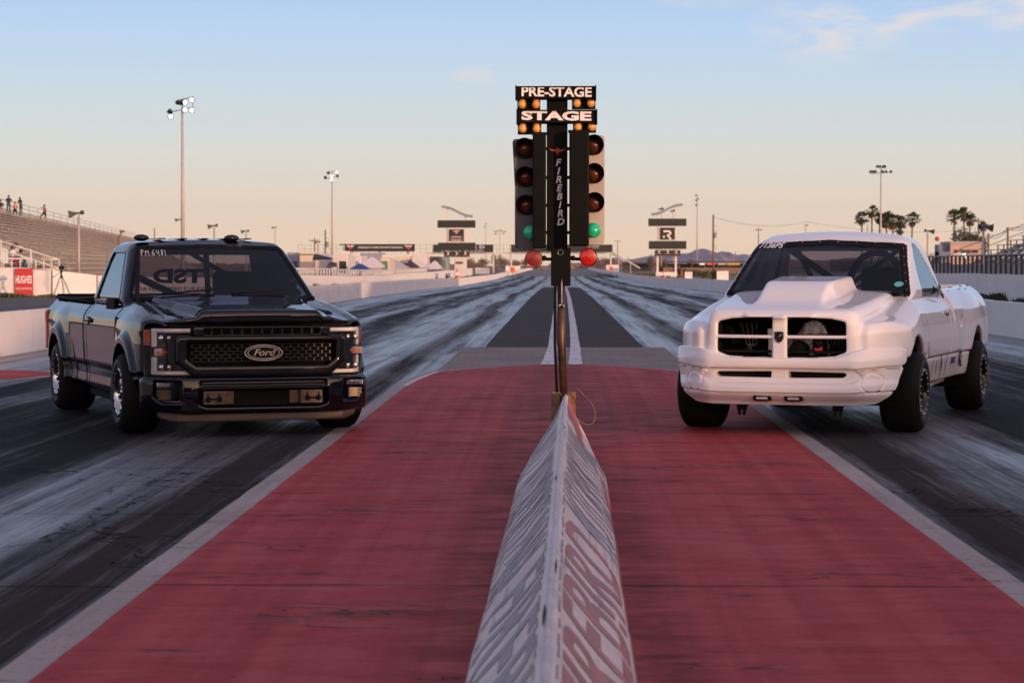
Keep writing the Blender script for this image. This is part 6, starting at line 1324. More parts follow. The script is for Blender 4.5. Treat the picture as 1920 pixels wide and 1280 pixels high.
# ---- scoreboards at the finish line
def board(m, x0, x1, y0, y1, d0=-.1, d1=.25): m.box(((x0 + x1) / 2, (d0 + d1) / 2, (y0 + y1) / 2), (x1 - x0, d1 - d0, y1 - y0))
M_frame = plain('white_sign_frame', (.62, .58, .56), .5); M_swoosh = plain('brushed_blue_steel', (.22, .26, .34), .35, .5, .1, 1)
def scoreboard(label, px, posts, flip, emblem):
    Y = 400; q = at(px, Y); k = Y / 4533; root = empty('scoreboard', q, 0, label, 'scoreboard', 'finish line scoreboards'); X = lambda p: (p - px) * k; Z = lambda p: zat(p, Y) - q.z
    yt = 393 if not flip else 388
    for p in posts:
        t_ = ((p - px) * (-1 if flip else 1) + 28) / 58; zt_ = Z((387.5 if not flip else 384) + 18 * (t_ - math.sin(2 * math.pi * t_) / (2 * math.pi) * .75)); m = MB(); m.box((X(p), .0, zt_ / 2 - .2), (.34, .34, zt_ + .4)); m.build('post', M_frame, root)
    O = 0 if not flip else -3
    m = MB(); board(m, X(px - 35), X(px + 36), Z(427 + O), Z(413 + O), -.45, .3); m.build('speed_display', M_blk, root)
    m = MB(); board(m, X(px - 34), X(px + 36), Z(471 + O - 1), Z(456 + O - 1), -.45, .3); m.build('time_display', M_blk, root)
    m = MB(); board(m, X(px - 16), X(px + 18), Z(454 + O), Z(428.5 + O), -.32, .2); m.build('logo_frame', M_frame, root)
    m = MB(); board(m, X(px - 13.5), X(px + 14.5), Z(452.5 + O), Z(430 + O), -.40, -.3); lg = m.build('logo_panel', M_blk, root)
    F_ = lambda a, b: frame_M((X(a), -.42, Z(b)), (1, 0, 0), (0, 0, 1))
    if emblem == 'bird':
        m = MB(); m.prism([(a * k, b * k) for a, b in [(-7, 2.6), (-2, 3), (2, 3), (7, 2.6), (4, 0), (2, -1), (0, -4.5), (-2, -1), (-4, 0)]], 0, .05, F_(px + .5, 435)); m.build('logo_emblem', plain('emblem_pale', (.55, .42, .38), .5), lg)
        m = MB(); m.prism([(a * k, b * k) for a, b in [(-5, .8), (5, .8), (3, -.6), (-3, -.6)]], .05, .08, F_(px + .5, 434.5)); m.build('logo_accent', plain('sign_red', (.48, .035, .04), .5), lg)
        for i, (yy, w) in enumerate(((443.3, 9), (445.6, 11), (449.6, 11), (451, 10))):
            m = MB(); m.box((X(px + .5), -.43, Z(yy)), (w * 2 * k, .03, 1.1 * k)); m.build('logo_line', plain('emblem_pale', (.55, .42, .38), .5), lg)
    else:
        m = MB(); S = .92; path = [(-7.5, 7.2), (3.5, 7.2), (5.6, 6.6), (6.8, 5.0), (7.0, 3.4), (6.3, 1.6), (4.4, .4), (.2, .2), (7.6, -9.0)]; hw_ = 1.7; L_, R_ = [], []
        for i, (a, b) in enumerate(path):
            p0, p1 = path[max(i - 1, 0)], path[min(i + 1, len(path) - 1)]; d = Vector((p1[0] - p0[0], p1[1] - p0[1])).normalized(); L_.append((a - d.y * hw_, b + d.x * hw_)); R_.append((a + d.y * hw_, b - d.x * hw_))
        for i in range(len(path) - 1): m.prism([(u * S * k, v * S * k) for u, v in (L_[i], L_[i + 1], R_[i + 1], R_[i])], 0, .05, F_(px, 440.4))
        m.lathe([(2.3 * k * S, 0), (2.3 * k * S, .06), (.001, .06)], 16, F_(px - 6.2, 444.2)); m.build('logo_letter', M_letter, lg)
    m = MB(); board(m, X(px - 23), X(px + 25), Z(482 + O + (0 if not flip else 1)), Z(472 + O), -.38, .2); sp = m.build('sponsor_panel', M_blk, root)
    for d in (-15, 1, 17):
        m = MB(); m.lathe([(2.0 * k, 0), (2.0 * k, .05), (.001, .05)], 12, F_(px + d, 475.4 + O)); m.build('sponsor_dot', M_letter, sp); m = MB(); m.box((X(px + d), -.40, Z(479.4 + O)), (12 * k, .03, 1.1 * k)); m.build('sponsor_line', plain('sponsor_rose', (.40, .16, .14), .6), sp)
    m = MB(); n = 24; vs = []; s = -1 if flip else 1
    for i in range(n + 1):
        t = i / n; xx = s * (-28 + 58 * t) + .5; yy = (387.5 if not flip else 384) + 18 * (t - math.sin(2 * math.pi * t) / (2 * math.pi) * .75); w = 2.4
        for a, b in ((-w, -.5), (w, -.5), (w, .5), (-w, .5)): vs.append((X(px + xx), b, Z(yy) + a * k))
    m.add(vs, [(4 * i + j, 4 * i + (j + 1) % 4, 4 * i + 4 + (j + 1) % 4, 4 * i + 4 + j) for i in range(n) for j in range(4)] + [(3, 2, 1, 0), (4 * n, 4 * n + 1, 4 * n + 2, 4 * n + 3)]); m.build('swoosh', M_swoosh, root)
    m = MB(); m.box((X(px - 1), 0, .40 if flip else .15), (3.5 if flip else 3.2, .9, .9 if flip else .35), bev=.03); m.build('footing', M_wall, root); return root
scoreboard('left black scoreboard with a small bird emblem, beyond the left lane', 855.5, (839, 873), False, 'bird')
scoreboard('right black scoreboard with a big white R, beyond the right lane', 1250.5, (1233, 1267), True, 'R')

# ---- long footbridge across the strip with banners
FB = empty('footbridge', at(900, 560), 0, 'long footbridge across the far strip, hung with black banners', 'footbridge'); FB.location.z = gz(560); kY = 560 / 4533
def fx(p): return at(p, 560).x - FB.location.x
def fz(p): return zat(p, 560) - FB.location.z
m = MB(); m.box(((fx(560) + fx(1148)) / 2, 0, fz(475)), (fx(1148) - fx(560), 2.2, .35)); m.build('deck', M_whitepipe, FB)
m = MB()
for p in range(560, 1150, 12): m.tube([(fx(p), -1.1, fz(475)), (fx(p), -1.1, fz(459))], .045, 4)
for yy in (459, 466.5): m.tube([(fx(560), -1.1, fz(yy)), (fx(1148), -1.1, fz(yy))], .035, 4)
m.build('parapet', M_galv, FB)
for p in (585, 925, 958, 1145): m = MB(); m.tube([(fx(p), 0, -.4), (fx(p), 0, fz(475))], .20, 8); m.build('pier', M_whitepipe, FB)
for s, a, b in ((1, (1148, 473), (1200, 503)), (-1, (1146, 475), (1170, 489))):
    m = MB(); m.tube([(fx(a[0]), -1.1 + (s < 0) * 2, fz(a[1])), (fx(b[0]), -1.1, fz(b[1]))], .14, 5); m.build('stair', M_whitepipe, FB)
for p, zb in ((1160, 480), (1182, 492)): m = MB(); m.tube([(fx(p), -1.1, -.3), (fx(p), -1.1, fz(zb))], .07, 5); m.build('stair_post', M_whitepipe, FB)
def banner(label, p0, p1, y0, y1, Yd, lines):
    q = at((p0 + p1) / 2, Yd); k = Yd / 4533; root = empty('banner', (q.x, Yd, 0), 0, label, 'banner'); m = MB(); m.box((0, 0, (zat(y0, Yd) + zat(y1, Yd)) / 2), ((p1 - p0) * k, .06, zat(y0, Yd) - zat(y1, Yd))); m.build('panel', M_blk, root)
    for txt, pc, yc, w, h, mat in lines:
        vs, fs = text_mesh(txt, 1, .02, 0, .01, 1); w0 = max(v[0] for v in vs) - min(v[0] for v in vs); h0 = max(v[1] for v in vs) - min(v[1] for v in vs); m = MB(); m.add([(a * w * k / w0, b * h * k / h0, c) for a, b, c in vs], fs, False, frame_M(((pc - (p0 + p1) / 2) * k, -.05, zat(yc, Yd)), (1, 0, 0), (0, 0, 1))); m.build('banner_lettering', mat, root)
    return root
bb = banner('long black billboard with white lettering and two winged emblems above the pits', 646, 778, 457.5, 471.5, 440, [("ARIZONA'S HOME FOR MOTORSPORTS", 713, 464, 84, 3.6, M_letter)])
for p in (657, 766):
    m = MB(); k = 440 / 4533; m.prism([(a * k, b * k) for a, b in [(-8, 4.6), (-2, 4.2), (2, 4.2), (8, 4.6), (4, 0), (1.5, -1), (0, -5), (-1.5, -1), (-4, 0)]], 0, .04, frame_M(((p - 712) * k, -.04, zat(464, 440)), (1, 0, 0), (0, 0, 1))); e_ = m.build('winged_emblem', plain('emblem_pale', (.55, .42, .38), .5), bb)
    m = MB(); m.prism([(a * k, b * k) for a, b in [(-4, 2), (4, 2), (0, -3)]], .04, .06, frame_M(((p - 712) * k, -.04, zat(464.5, 440)), (1, 0, 0), (0, 0, 1))); m.build('emblem_centre', plain('sign_red', (.48, .035, .04), .5), e_)
for p in (660, 712, 765): m = MB(); m.tube([((p - 712) * 440 / 4533, .3, -.5), ((p - 712) * 440 / 4533, .3, zat(458, 440))], .15, 6); m.build('post', M_galv, bb)
banner('black banner lettered FIREBIRD RACING SCHOOL, hung on the footbridge behind the left scoreboard', 812, 925, 458.5, 473, 557, [('F I R E B I R D', 868, 463.3, 80, 5.6, M_letter), ('R A C I N G   S C H O O L', 868, 470.4, 80, 3.2, M_letter)])
banner('dark banner on the footbridge behind the light tower', 958, 1148, 458.5, 473, 557, [('GILA RIVER', 1112, 462.3, 22, 2.2, M_letter), ('RESORTS', 1112, 466.2, 22, 2.0, M_galv)])

# ---- pits
M_tw = plain('trailer_white', (.60, .56, .54), .45, 0, .06, .6); M_tc = plain('trailer_cream', (.62, .52, .42), .5, 0, .06, .6); M_tg2 = plain('trailer_grey', (.25, .26, .32), .5, 0, .1, .6); M_td = plain('trailer_dark', (.03, .032, .04), .5, 0, .1, .6)
M_win = plain('dark_window', (.02, .025, .03), .15); M_gg = plain('green_window', (.10, .20, .16), .2); M_stripe = plain('green_stripe', (.03, .14, .07), .5)
def ubox(name, label, cat, p0, p1, y0, y1, Y, depth, mat, group, wins=(), stripe=None, wheels=True, roof=None, letter=None):
    q = at((p0 + p1) / 2, Y); k = Y / 4533; w = (p1 - p0) * k; z0, z1 = max(zat(y1, Y) - q.z, .1), zat(y0, Y) - q.z; z0 = min(z0, .9); root = empty(name, q, 0, label, cat, group)
    m = MB(); m.box((0, depth / 2, (z0 + z1) / 2), (w, depth, z1 - z0), bev=.12); m.build('body', mat, root)
    for (a, b, c, d, mt) in wins: m = MB(); m.box((((a + b) / 2) * w, -.02, z0 + (z1 - z0) * (c + d) / 2), ((b - a) * w, .06, (d - c) * (z1 - z0)), bev=.02); m.build('window', mt, root)
    if stripe: m = MB(); m.box((0, -.02, z0 + (z1 - z0) * stripe), (w * .99, .05, .12)); m.build('stripe', M_stripe, root)
    if letter: vs, fs = text_mesh(letter, .5, .02, 0, .0, 1.1); m = MB(); m.add(vs, fs, False, frame_M((0, -.03, z0 + (z1 - z0) * .35), (1, 0, 0), (0, 0, 1))); m.build('lettering', plain('faded_lettering', (.40, .25, .2), .6), root)
    if wheels:
        for s in (-1, 1):
            m = MB(); O = frame_M((s * w * .36, .25, .42), (1, 0, 0), (0, 0, 1)); m.lathe([(.22, .12), (.38, .14), (.42, .0), (.38, -.14), (.22, -.12)], 16, O, closed=True); m.disc(.22, .05, 12, O); m.build('wheel', M_rub, root)
    if roof:
        m = MB(); m.box((roof * w, depth * .4, z1 + .18), (1.0, .9, .36), bev=.08); m.build('roof_unit', M_tw, root)
    return root
G = 'vehicles and trailers in the pits'
ubox('race_trailer', 'blue-grey trailer just right of the black pickup cab', 'trailer', 538, 562, 473, 503, 262, 10, M_tg2, G, [(-.3, .3, .25, .6, M_td)])
ubox('race_trailer', 'cream trailer with a green stripe under its roof, beside the blue-grey one', 'trailer', 561.5, 589, 472, 503, 255, 9, M_tc, G, [(-.42, .42, -.0, .12, M_td)], .88, letter=None)
ubox('race_trailer', 'small white trailer with a rounded nose under a dark awning', 'trailer', 598, 616, 487, 508, 246, 6, M_tw, G, roof=None)
ubox('motorhome', 'white motorhome with a large rear window behind the pit railing', 'motorhome', 623, 652, 477, 511, 240, 9, M_tw, G, [(-.05, .42, .12, .68, M_win), (-.4, -.2, .4, .62, M_win)], roof=.1)
ubox('motorhome', 'white motorhome partly hidden by the blue canopy', 'motorhome', 655, 677, 480, 506, 262, 9, M_tw, G, [(-.35, .35, .5, .72, M_tg2)], roof=-.2)
ubox('motorhome', 'motorhome with a tall green windscreen right of the white peaked canopy', 'motorhome', 713, 730, 483, 509, 270, 9, M_tc, G, [(-.36, .36, .28, .80, M_gg)], roof=-.1)
ubox('race_trailer', 'dark trailer left of the left scoreboard', 'trailer', 797, 826, 481, 503, 345, 12, M_td, G, roof=-.3)
ubox('motorhome', 'bus with a green windscreen touching the left scoreboard', 'bus', 826, 838, 482, 503, 350, 10, M_tg2, G, [(-.36, .36, .3, .85, M_gg)])
ubox('race_trailer', 'pale trailer seen between the left scoreboard posts', 'trailer', 852, 872, 483, 505, 420, 9, M_tw, G, [(-.4, .3, .55, .7, M_td)], roof=.2)
ubox('race_trailer', 'white trailer with roof unit left of the grey canopy', 'trailer', 772, 800, 480, 505, 330, 8, M_tw, G, [(-.3, .3, .3, .5, M_td)], roof=-.3)
ubox('pit_building', 'long low building with a blue-grey roof behind the motorhomes', 'building', 636, 712, 474, 496, 400, 14, M_tg2, None, [(-.3, -.2, .2, .7, M_td), (0, .1, .2, .7, M_td)], wheels=False)
ubox('race_trailer', 'dark boxes stacked beside the cream trailer', 'trailer', 588, 603, 480, 507, 262, 7, M_td, G)
ubox('race_trailer', 'cream trailer behind the canopies, left of the dark trailer', 'trailer', 742, 768, 481, 504, 350, 9, M_tc, G, [(-.3, .3, .4, .6, M_td)], roof=.3)
def canopy(label, p0, p1, yp, ye, Y, mat, legs=True, skew=.0):
    q = at((p0 + p1) / 2, Y); k = Y / 4533; w = (p1 - p0) * k / 2; zp, ze = zat(yp, Y) - q.z, zat(ye, Y) - q.z; root = empty('canopy_tent', q, 0, label, 'canopy tent', 'canopy tents in the pits')
    d = w * .9; m = MB(); c = [(-w, -d, ze), (w, -d, ze), (w, d, ze), (-w, d, ze)]; t = .25; sx = skew * w
    vs = c + [(-w * .12 + sx, -d * .1, zp), (w * .12 + sx, -d * .1, zp), (w * .12 + sx, d * .1, zp), (-w * .12 + sx, d * .1, zp)] + [(x, y, z - t) for x, y, z in c]
    m.add(vs, [(0, 1, 5, 4), (1, 2, 6, 5), (2, 3, 7, 6), (3, 0, 4, 7), (4, 5, 6, 7), (0, 8, 9, 1), (1, 9, 10, 2), (2, 10, 11, 3), (3, 11, 8, 0)]); m.build('fabric_roof', mat, root)
    for x, y, z in c: m = MB(); m.tube([(x * .97, y * .97, 0), (x * .97, y * .97, ze)], .04, 5); m.build('leg', M_galv, root)
    return root
M_cw = plain('canopy_white', (.56, .53, .58), .7, 0, .08, .8); M_cb = plain('canopy_blue', (.02, .06, .22), .7, 0, .1, .8); M_cd = plain('canopy_charcoal', (.035, .035, .045), .7); M_cg = plain('canopy_grey', (.36, .34, .36), .7); M_ct = plain('awning_tan', (.42, .34, .22), .7)
canopy('tall white peaked canopy behind the blue one', 676, 720, 482, 497.5, 252, M_cw); canopy('blue canopy in front of the white peaked one', 657, 693, 494, 503.5, 238, M_cb)
canopy('grey canopy with a long sloping side', 735, 770, 487, 503, 285, M_cg, skew=-.7); canopy('charcoal canopy beside the grey one', 759, 786, 488, 500, 300, M_cd, skew=-.3)
canopy('lavender-white canopy left of the left scoreboard', 775, 803, 488, 498, 305, M_cw, skew=-.4); canopy('white canopy closest to the left scoreboard', 800, 829, 489, 501, 330, M_cw, skew=.1)
canopy('dark flat awning reaching over the small white trailer', 588, 622, 476, 483, 250, M_cd, skew=-.8); canopy('pale long awning stretching above the small white trailer', 596, 638, 475, 481, 272, M_cw, skew=-.5); canopy('tan awning beside the motorhome with the green windscreen', 722, 744, 482, 488, 290, M_ct, skew=-.8)
canopy('small dark awning before the white motorhome', 614, 632, 491, 496, 236, M_cd)
# parked cars under the canopies
def car_f(x, y, z):
    b = box3(x, y, z, (0, 0, .62), (2.2, .88, .33), .2); c = box3(x + .25 + (z - 1.1) * .0, y, z, (0, 0, 1.08), (1.25 - .0, .74, .36), .3); f = smin(b, c, .25)
    for cx in (-1.35, 1.4): f = smax(f, .38 - np.sqrt((x - cx) ** 2 + (z - .34) ** 2), .03)
    return f
def car(mat):
    root = empty('parked_car', (0, 0, 0)); carved('body', car_f, (-2.3, -.95, .25), (2.3, .95, 1.5), mat, root, .09)
    carved('windows', lambda x, y, z: np.maximum(box3(x + .25, y, z, (0, 0, 1.10), (1.27, .76, .25), .22), .98 - z), (-1.8, -.9, .9), (1.3, .9, 1.4), M_win, root, .07)
    for cx in (-1.35, 1.4):
        for s in (-1, 1): m = MB(); O = frame_M((cx, s * .78, .33), (1, 0, 0), (0, 0, 1)); m.lathe([(.18, .1), (.30, .11), (.33, 0), (.30, -.11), (.18, -.1)], 16, O, closed=True); m.disc(.18, .06, 12, O); m.disc(.18, -.06, 12, O); m.build('wheel', M_rub, root)
    return root
c0 = car(plain('car_steel_blue', (.10, .14, .22), .3, 0, .1, 1, .5))
for i, (px_, Y, rz, lab) in enumerate(((700, 262, 1.2, 'blue-grey car parked under the white peaked canopy'), (787, 300, .3, 'blue-grey car parked under the lavender-white canopy'), (812, 322, .5, 'blue-grey car parked under the canopy nearest the left scoreboard'), (745, 275, 1.0, 'blue-grey car parked below the grey canopy'))):
    c = c0 if i == 0 else copy_tree(c0); c.location = at(px_, Y); c.rotation_euler = (0, 0, rz); tag(c, lab, 'car', 'cars parked in the pits')

# ---- cones, delineators, blocks
M_or = plain('safety_orange', (.60, .10, .03), .6, 0, .15, 4)
def cone(label, px, yt, Y):
    q = at(px, Y); h = zat(yt, Y) - q.z; root = empty('traffic_cone', q, 0, label, 'traffic cone'); m = MB(); m.box((0, 0, .03 * h), (.55 * h, .55 * h, .06 * h)); m.lathe([(.20 * h, .05 * h), (.13 * h, .4 * h)], 16); m.lathe([(.10 * h, .62 * h), (.035 * h, h), (.001, h)], 16); m.build('cone_body', M_or, root)
    m = MB(); m.lathe([(.13 * h, .4 * h), (.10 * h, .62 * h)], 16); m.build('reflective_band', M_letter, root)
cone('orange and white cone before the right scoreboard footing', 1245, 503, 330); cone('red-orange cone at the foot of the left scoreboard', 857, 503, 345)
def deline(label, px, yt, Y, w=.18):
    q = at(px, Y); h = zat(yt, Y) - q.z; m = MB(); m.lathe([(w, 0), (w, .06), (w * .45, .08), (w * .45, h * .9), (w * .3, h), (.001, h)], 10); o = m.build('delineator_post', M_or, None, label=label, cat='post'); o.location = q
deline('thin orange post right of the right scoreboard', 1278, 504, 340, .14)
def marker_sign(label, px, y0, y1, Y):
    q = at(px, Y); z0, z1 = zat(y1, Y) - q.z, zat(y0, Y) - q.z; root = empty('distance_marker', q, 0, label, 'marker sign', 'orange distance markers'); m = MB(); m.box((0, 0, (z0 + z1) / 2), (.7, .05, z1 - z0)); m.build('panel', M_or, root); m = MB(); m.tube([(0, .06, -.2), (0, .06, z1)], .05, 6); m.build('post', M_galv, root)
marker_sign('orange marker on the left strip wall', 961, 501, 511, 395); marker_sign('orange marker on the right strip wall', 1146, 500, 507, 440)
def jersey(label, p0, p1, yt, Y):
    q = at((p0 + p1) / 2, Y); w = (p1 - p0) * Y / 4533; h = zat(yt, Y) - q.z; m = MB(); O = frame_M((-w / 2, 0, 0), (0, 1, 0), (0, 0, 1)); m.prism([(-.3, 0), (.3, 0), (.3, h * .1), (.12, h * .4), (.08, h), (-.08, h), (-.12, h * .4), (-.3, h * .1)], 0, w, O); o = m.build('concrete_block', M_wall, None, label=label, cat='concrete block', group='loose white concrete blocks'); o.location = q
jersey('small white concrete block between the orange post and the white pickup', 1284, 1298, 509.5, 320); jersey('long white concrete block just left of the white pickup', 1344, 1366, 508, 280); jersey('white block by the bridge stairs', 1137, 1160, 496.5, 620); jersey('white block left of the light tower, before the brown brush', 891, 918, 502, 520)
jersey('long white block beside the left strip wall far away', 948, 976, 498.5, 700)

# ---- right horizon: dark sheds with banners behind a brown plank fence
M_plank = plain('brown_planks', (.20, .13, .11), .9, 0, .3, 2); q = at(1320, 520); m = MB(); rnd = random.Random(5)
for i in range(70): m.box((-8.5 + i * .33, 0, .55 + rnd.uniform(-.05, .05)), (.30, .06, 1.6))
o_ = m.build('plank_fence', M_plank, None, label='brown plank fence on the right horizon below the dark shed', cat='fence'); o_.location = q
SH_ = empty('open_shed', at(1345, 600), 0, 'long dark open shed with small coloured banners on the right horizon', 'shed'); k = 600 / 4533
m = MB(); m.box((0, 2, zat(491, 600) - SH_.location.z), (200 * k, 6, .35)); m.build('roof', M_td, SH_)
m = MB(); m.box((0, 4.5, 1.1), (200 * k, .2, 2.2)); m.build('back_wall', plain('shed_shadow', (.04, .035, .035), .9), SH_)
for i in range(9): m = MB(); m.tube([((-96 + i * 24) * k, -.9, 0), ((-96 + i * 24) * k, -.9, zat(491, 600) - SH_.location.z)], .10, 6); m.build('post', M_wpole, SH_)
for p0, p1, mt in ((1311, 1321, M_letter), (1325, 1341, M_or), (1346, 1360, M_cg), (1362, 1386, plain('yellow_banner', (.50, .30, .05), .6))):
    m = MB(); m.box((((p0 + p1) / 2 - 1345) * k, -1.1, zat(495, 600) - SH_.location.z), ((p1 - p0) * k, .05, 3.6 * k)); m.build('shed_banner', mt, SH_)
SH2 = empty('open_shed', at(1195, 700), 0, 'low dark shed below the bridge stairs, left of the right scoreboard', 'shed'); k = 700 / 4533
m = MB(); m.box((0, 2, zat(492.5, 700) - SH2.location.z), (56 * k, 5, .4)); m.build('roof', M_td, SH2); m = MB(); m.box((0, 3, 1.0), (56 * k, .2, 2.4)); m.build('back_wall', M_td, SH2)

# ---- building by the palms
BD = empty('office_building', at(1811, 300), 0, 'pink flat-roofed building with a band of dark windows behind the right bleachers', 'building'); k = 300 / 4533; Zb = lambda p: zat(p, 300)
m = MB(); m.box((0, 4, Zb(449) / 2 - .2), (58 * k, 8, Zb(449) + .4)); m.build('wall', plain('pink_stucco', (.42, .30, .26), .85, 0, .1, .5), BD)
m = MB(); m.box((0, 4, Zb(448)), (59 * k, 8.3, .22)); m.build('roof', M_cg, BD)
for i, (a, b) in enumerate(((-22, -15), (-13, -2), (-1, 8), (10, 22))): m = MB(); m.box(((a + b) / 2 * k, -.03, (Zb(462) + Zb(468)) / 2), ((b - a) * k, .08, Zb(462) - Zb(468))); m.build('window', M_win, BD)
m = MB(); m.box((-39 * k, 2, Zb(450) / 2 + .6), (20 * k, 4, 1.4 + .0)); m.box((-39 * k, 2.5, Zb(452) / 2), (20 * k, 3, Zb(452))); m.build('annex', plain('blue_annex', (.13, .16, .22), .6), BD)
m = MB(); m.ball((-4 * k, -.5, Zb(473)), .22, 12); m.build('wall_lamp', emis('green_white_lamp', (.75, 1, .85), 5.0), BD)
m = MB(); m.tube([(-38 * k, -1, Zb(482)), (-12 * k, -1, Zb(470))], .07, 5); m.tube([(-38 * k, -1, Zb(478)), (-12 * k, -1, Zb(466))], .05, 5); m.build('stair_rail', M_whitepipe, BD)

# ---- palms
M_frond = plain('palm_frond', (.045, .062, .026), .7, 0, .35, 1.2); M_dead = plain('dead_fronds', (.13, .085, .045), .9, 0, .3, 1.2); M_ptrunk = plain('palm_trunk', (.15, .10, .075), .9, 0, .3, 2)
def palm(label, px, py, Y, rc, seed, skirt=.5):
    q = at(px, Y); h = zat(py, Y) - q.z; rnd = random.Random(seed); root = empty('palm_tree', q, 0, label, 'palm tree', 'palms on the right horizon'); lean = rnd.uniform(-.3, .3)
    m = MB(); m.tube([(0, 0, -.3), (lean * .3, 0, h * .5), (lean, 0, h)], [.22, .15, .13], 8); m.build('trunk', M_ptrunk, root); c = Vector((lean, 0, h))
    def fronds(n, e0, e1, L, mat, nm):
        m = MB()
        for i in range(n):
            az = rnd.uniform(0, 2 * math.pi); el = R(rnd.uniform(e0, e1)); Lf = L * rnd.uniform(.75, 1.1); d = Vector((math.cos(az) * math.cos(el), math.sin(az) * math.cos(el), math.sin(el))); side = d.cross(Vector((0, 0, 1))).normalized(); mid = c + d * Lf * .55; upv = side.cross(d)
            m.tube([c, mid], .02, 3)
            for j in range(9):          # fan leaf
                a = R(-72 + 18 * j); dd = (d * math.cos(a) + side * math.sin(a)).normalized(); tip = mid + dd * Lf * .50 * (1 - .25 * abs(j - 4) / 4) + Vector((0, 0, -.18 * Lf * rnd.uniform(.4, 1))); wv = side.cross(dd) ; wd = dd.cross(upv).normalized() * .055 * rc
                b = mid + dd * Lf * .25; m.add([mid, b + wd, tip, b - wd], [(0, 1, 2, 3)])
        m.build(nm, mat, root)
    fronds(46, -25, 80, rc, M_frond, 'crown'); fronds(int(20 * skirt) + 4, -80, -35, rc * .75, M_dead, 'dead_fronds'); return root
PL = [(1616, 411, 1.05), (1635, 398, 1.0), (1648, 411, .95), (1664, 413, 1.3), (1674, 417, 1.3), (1690, 416, .9), (1708, 413, 1.15), (1688, 430, .95), (1788, 408, 1.15), (1809, 403, 1.1), (1818, 413, 1.05), (1845, 426, .8)]
PN = ['leftmost small palm above the white pickup roof', 'tallest of the palms left of the unlit floodlight pole', 'palm touching the unlit floodlight pole', 'broad palm right of the unlit floodlight pole', 'second broad palm right of the unlit floodlight pole', 'narrow palm between two broad ones above the pickup cab', 'palm at the right end of the group above the pickup cab', 'low palm crown just showing over the pickup roof', 'slim palm over the left end of the pink building', 'tall palm over the middle of the pink building', 'palm leaning on the bushy tree over the pink building', 'small palm behind the loudspeaker pole before the right bleachers']
for i, ((px_, py_, rc), nm_) in enumerate(zip(PL, PN)): palm(nm_, px_, py_, 430, rc * 1.5, 40 + i, rnd.random())
# ---- bushy trees, brush
def leafy(name, label, cat, px, Y, w, h, mat, n, seed, z0=0.0, leaf=.3, trunk=True, group=None, bare=False):
    q = at(px, Y); root = empty(name, q, 0, label, cat, group); rnd = random.Random(seed); m = MB()
    blobs = [(rnd.uniform(-.36, .36) * w, rnd.uniform(-.3, .3) * w, z0 + h * rnd.uniform(.35, .8), rnd.uniform(.16, .30)) for _ in range(9)]
    for i in range(n):
        bx, by, bz, br = rnd.choice(blobs); v = Vector((rnd.gauss(0, 1), rnd.gauss(0, 1), rnd.gauss(0, 1))).normalized() * rnd.uniform(.5, 1.05); c = Vector((bx + v.x * br * w, by + v.y * br * w, max(z0 + .05, bz + v.z * br * h * 1.1))); a = Vector((rnd.gauss(0, 1), rnd.gauss(0, 1), rnd.gauss(0, 1))).normalized(); b = a.orthogonal().normalized(); s = leaf * rnd.uniform(.5, 1.2)
        m.add([c, c + a * s, c + a * s * .6 + b * s * .6], [(0, 1, 2)]) if not bare else m.add([c - a * s, c + a * s, c + a * s + b * .06 * s, c - a * s + b * .06 * s], [(0, 1, 2, 3)])
    m.build('crown', mat, root, fix=False); m = MB()
    for i in range(5): bx, by, bz, br = blobs[i]; m.tube([(0, 0, -.2), (bx * .4, by * .4, bz * .5), (bx, by, bz)], [.10 * w / 5, .06 * w / 5, .02], 5)
    m.build('trunk', M_ptrunk, root); return root
M_lg = plain('dark_foliage', (.045, .05, .022), .8, 0, .4, .8); M_olive = plain('olive_scrub', (.075, .085, .03), .85, 0, .4, .8); M_brn = plain('bare_brush', (.16, .105, .08), .9, 0, .35, .8)
leafy('bushy_tree', 'round dark bushy tree behind the pink building, between the palms', 'tree', 1815, 400, 7.5, zat(425, 400), M_lg, 2600, 3, leaf=.5)
leafy('bushy_tree', 'pale bare tree at the left of the pink building', 'tree', 1752, 420, 4, zat(470, 420), M_brn, 900, 4, leaf=.6, bare=True)
rnd = random.Random(21); GB = 'brown brush on the horizon'
for i, (px_, Y, wpx, yt) in enumerate([(885, 760, 26, 487), (905, 800, 30, 485), (931, 820, 20, 478), (950, 760, 30, 487), (975, 820, 30, 489), (1005, 900, 24, 489), (1108, 900, 30, 489), (1128, 850, 26, 486), (1143, 800, 24, 486), (1222, 700, 22, 480), (1240, 760, 20, 486), (1300, 800, 26, 488)]):
    k = Y / 4533; leafy('brush', '%s clump of bare brown brush %s' % (['low', 'ragged', 'tallest'][0 if i not in (2, 9) else 2], ['behind the long block left of the strip', 'right of the left scoreboard', 'rising left of the light tower', 'beside the lamp row pole', 'left of the green bush', 'at the left end of the strip horizon', 'right of the red reflector', 'under the right end of the bridge', 'by the foot of the bridge stairs', 'against the mountains left of the right scoreboard', 'behind the right scoreboard posts', 'before the dark shed'][i]), 'brush', px_, Y, wpx * k, zat(yt, Y) + .5, M_brn, 900, 60 + i, leaf=.7, bare=True, group=GB)
leafy('bush', 'small green bush on the horizon left of the light tower', 'bush', 984, 780, 1.9, zat(486, 780) + .4, M_lg, 500, 91, leaf=.3)
for i, (px_, Y, wpx, yt, lab) in enumerate([(1240, 420, 14, 499, 'dark green shrub between the right scoreboard posts'), (1275, 430, 30, 503, 'low dark shrubs right of the right scoreboard'), (1300, 400, 24, 505, 'olive shrub at the foot of the three-lamp pole'), (1318, 330, 26, 505, 'olive shrub near the long concrete block'), (1340, 340, 16, 507, 'small shrub at the foot of the thick utility pole')]):
    leafy('bush', lab, 'bush', px_, Y, wpx * Y / 4533, zat(yt, Y) - gz(Y), M_lg if i < 2 else M_olive, 700, 120 + i, leaf=.3)
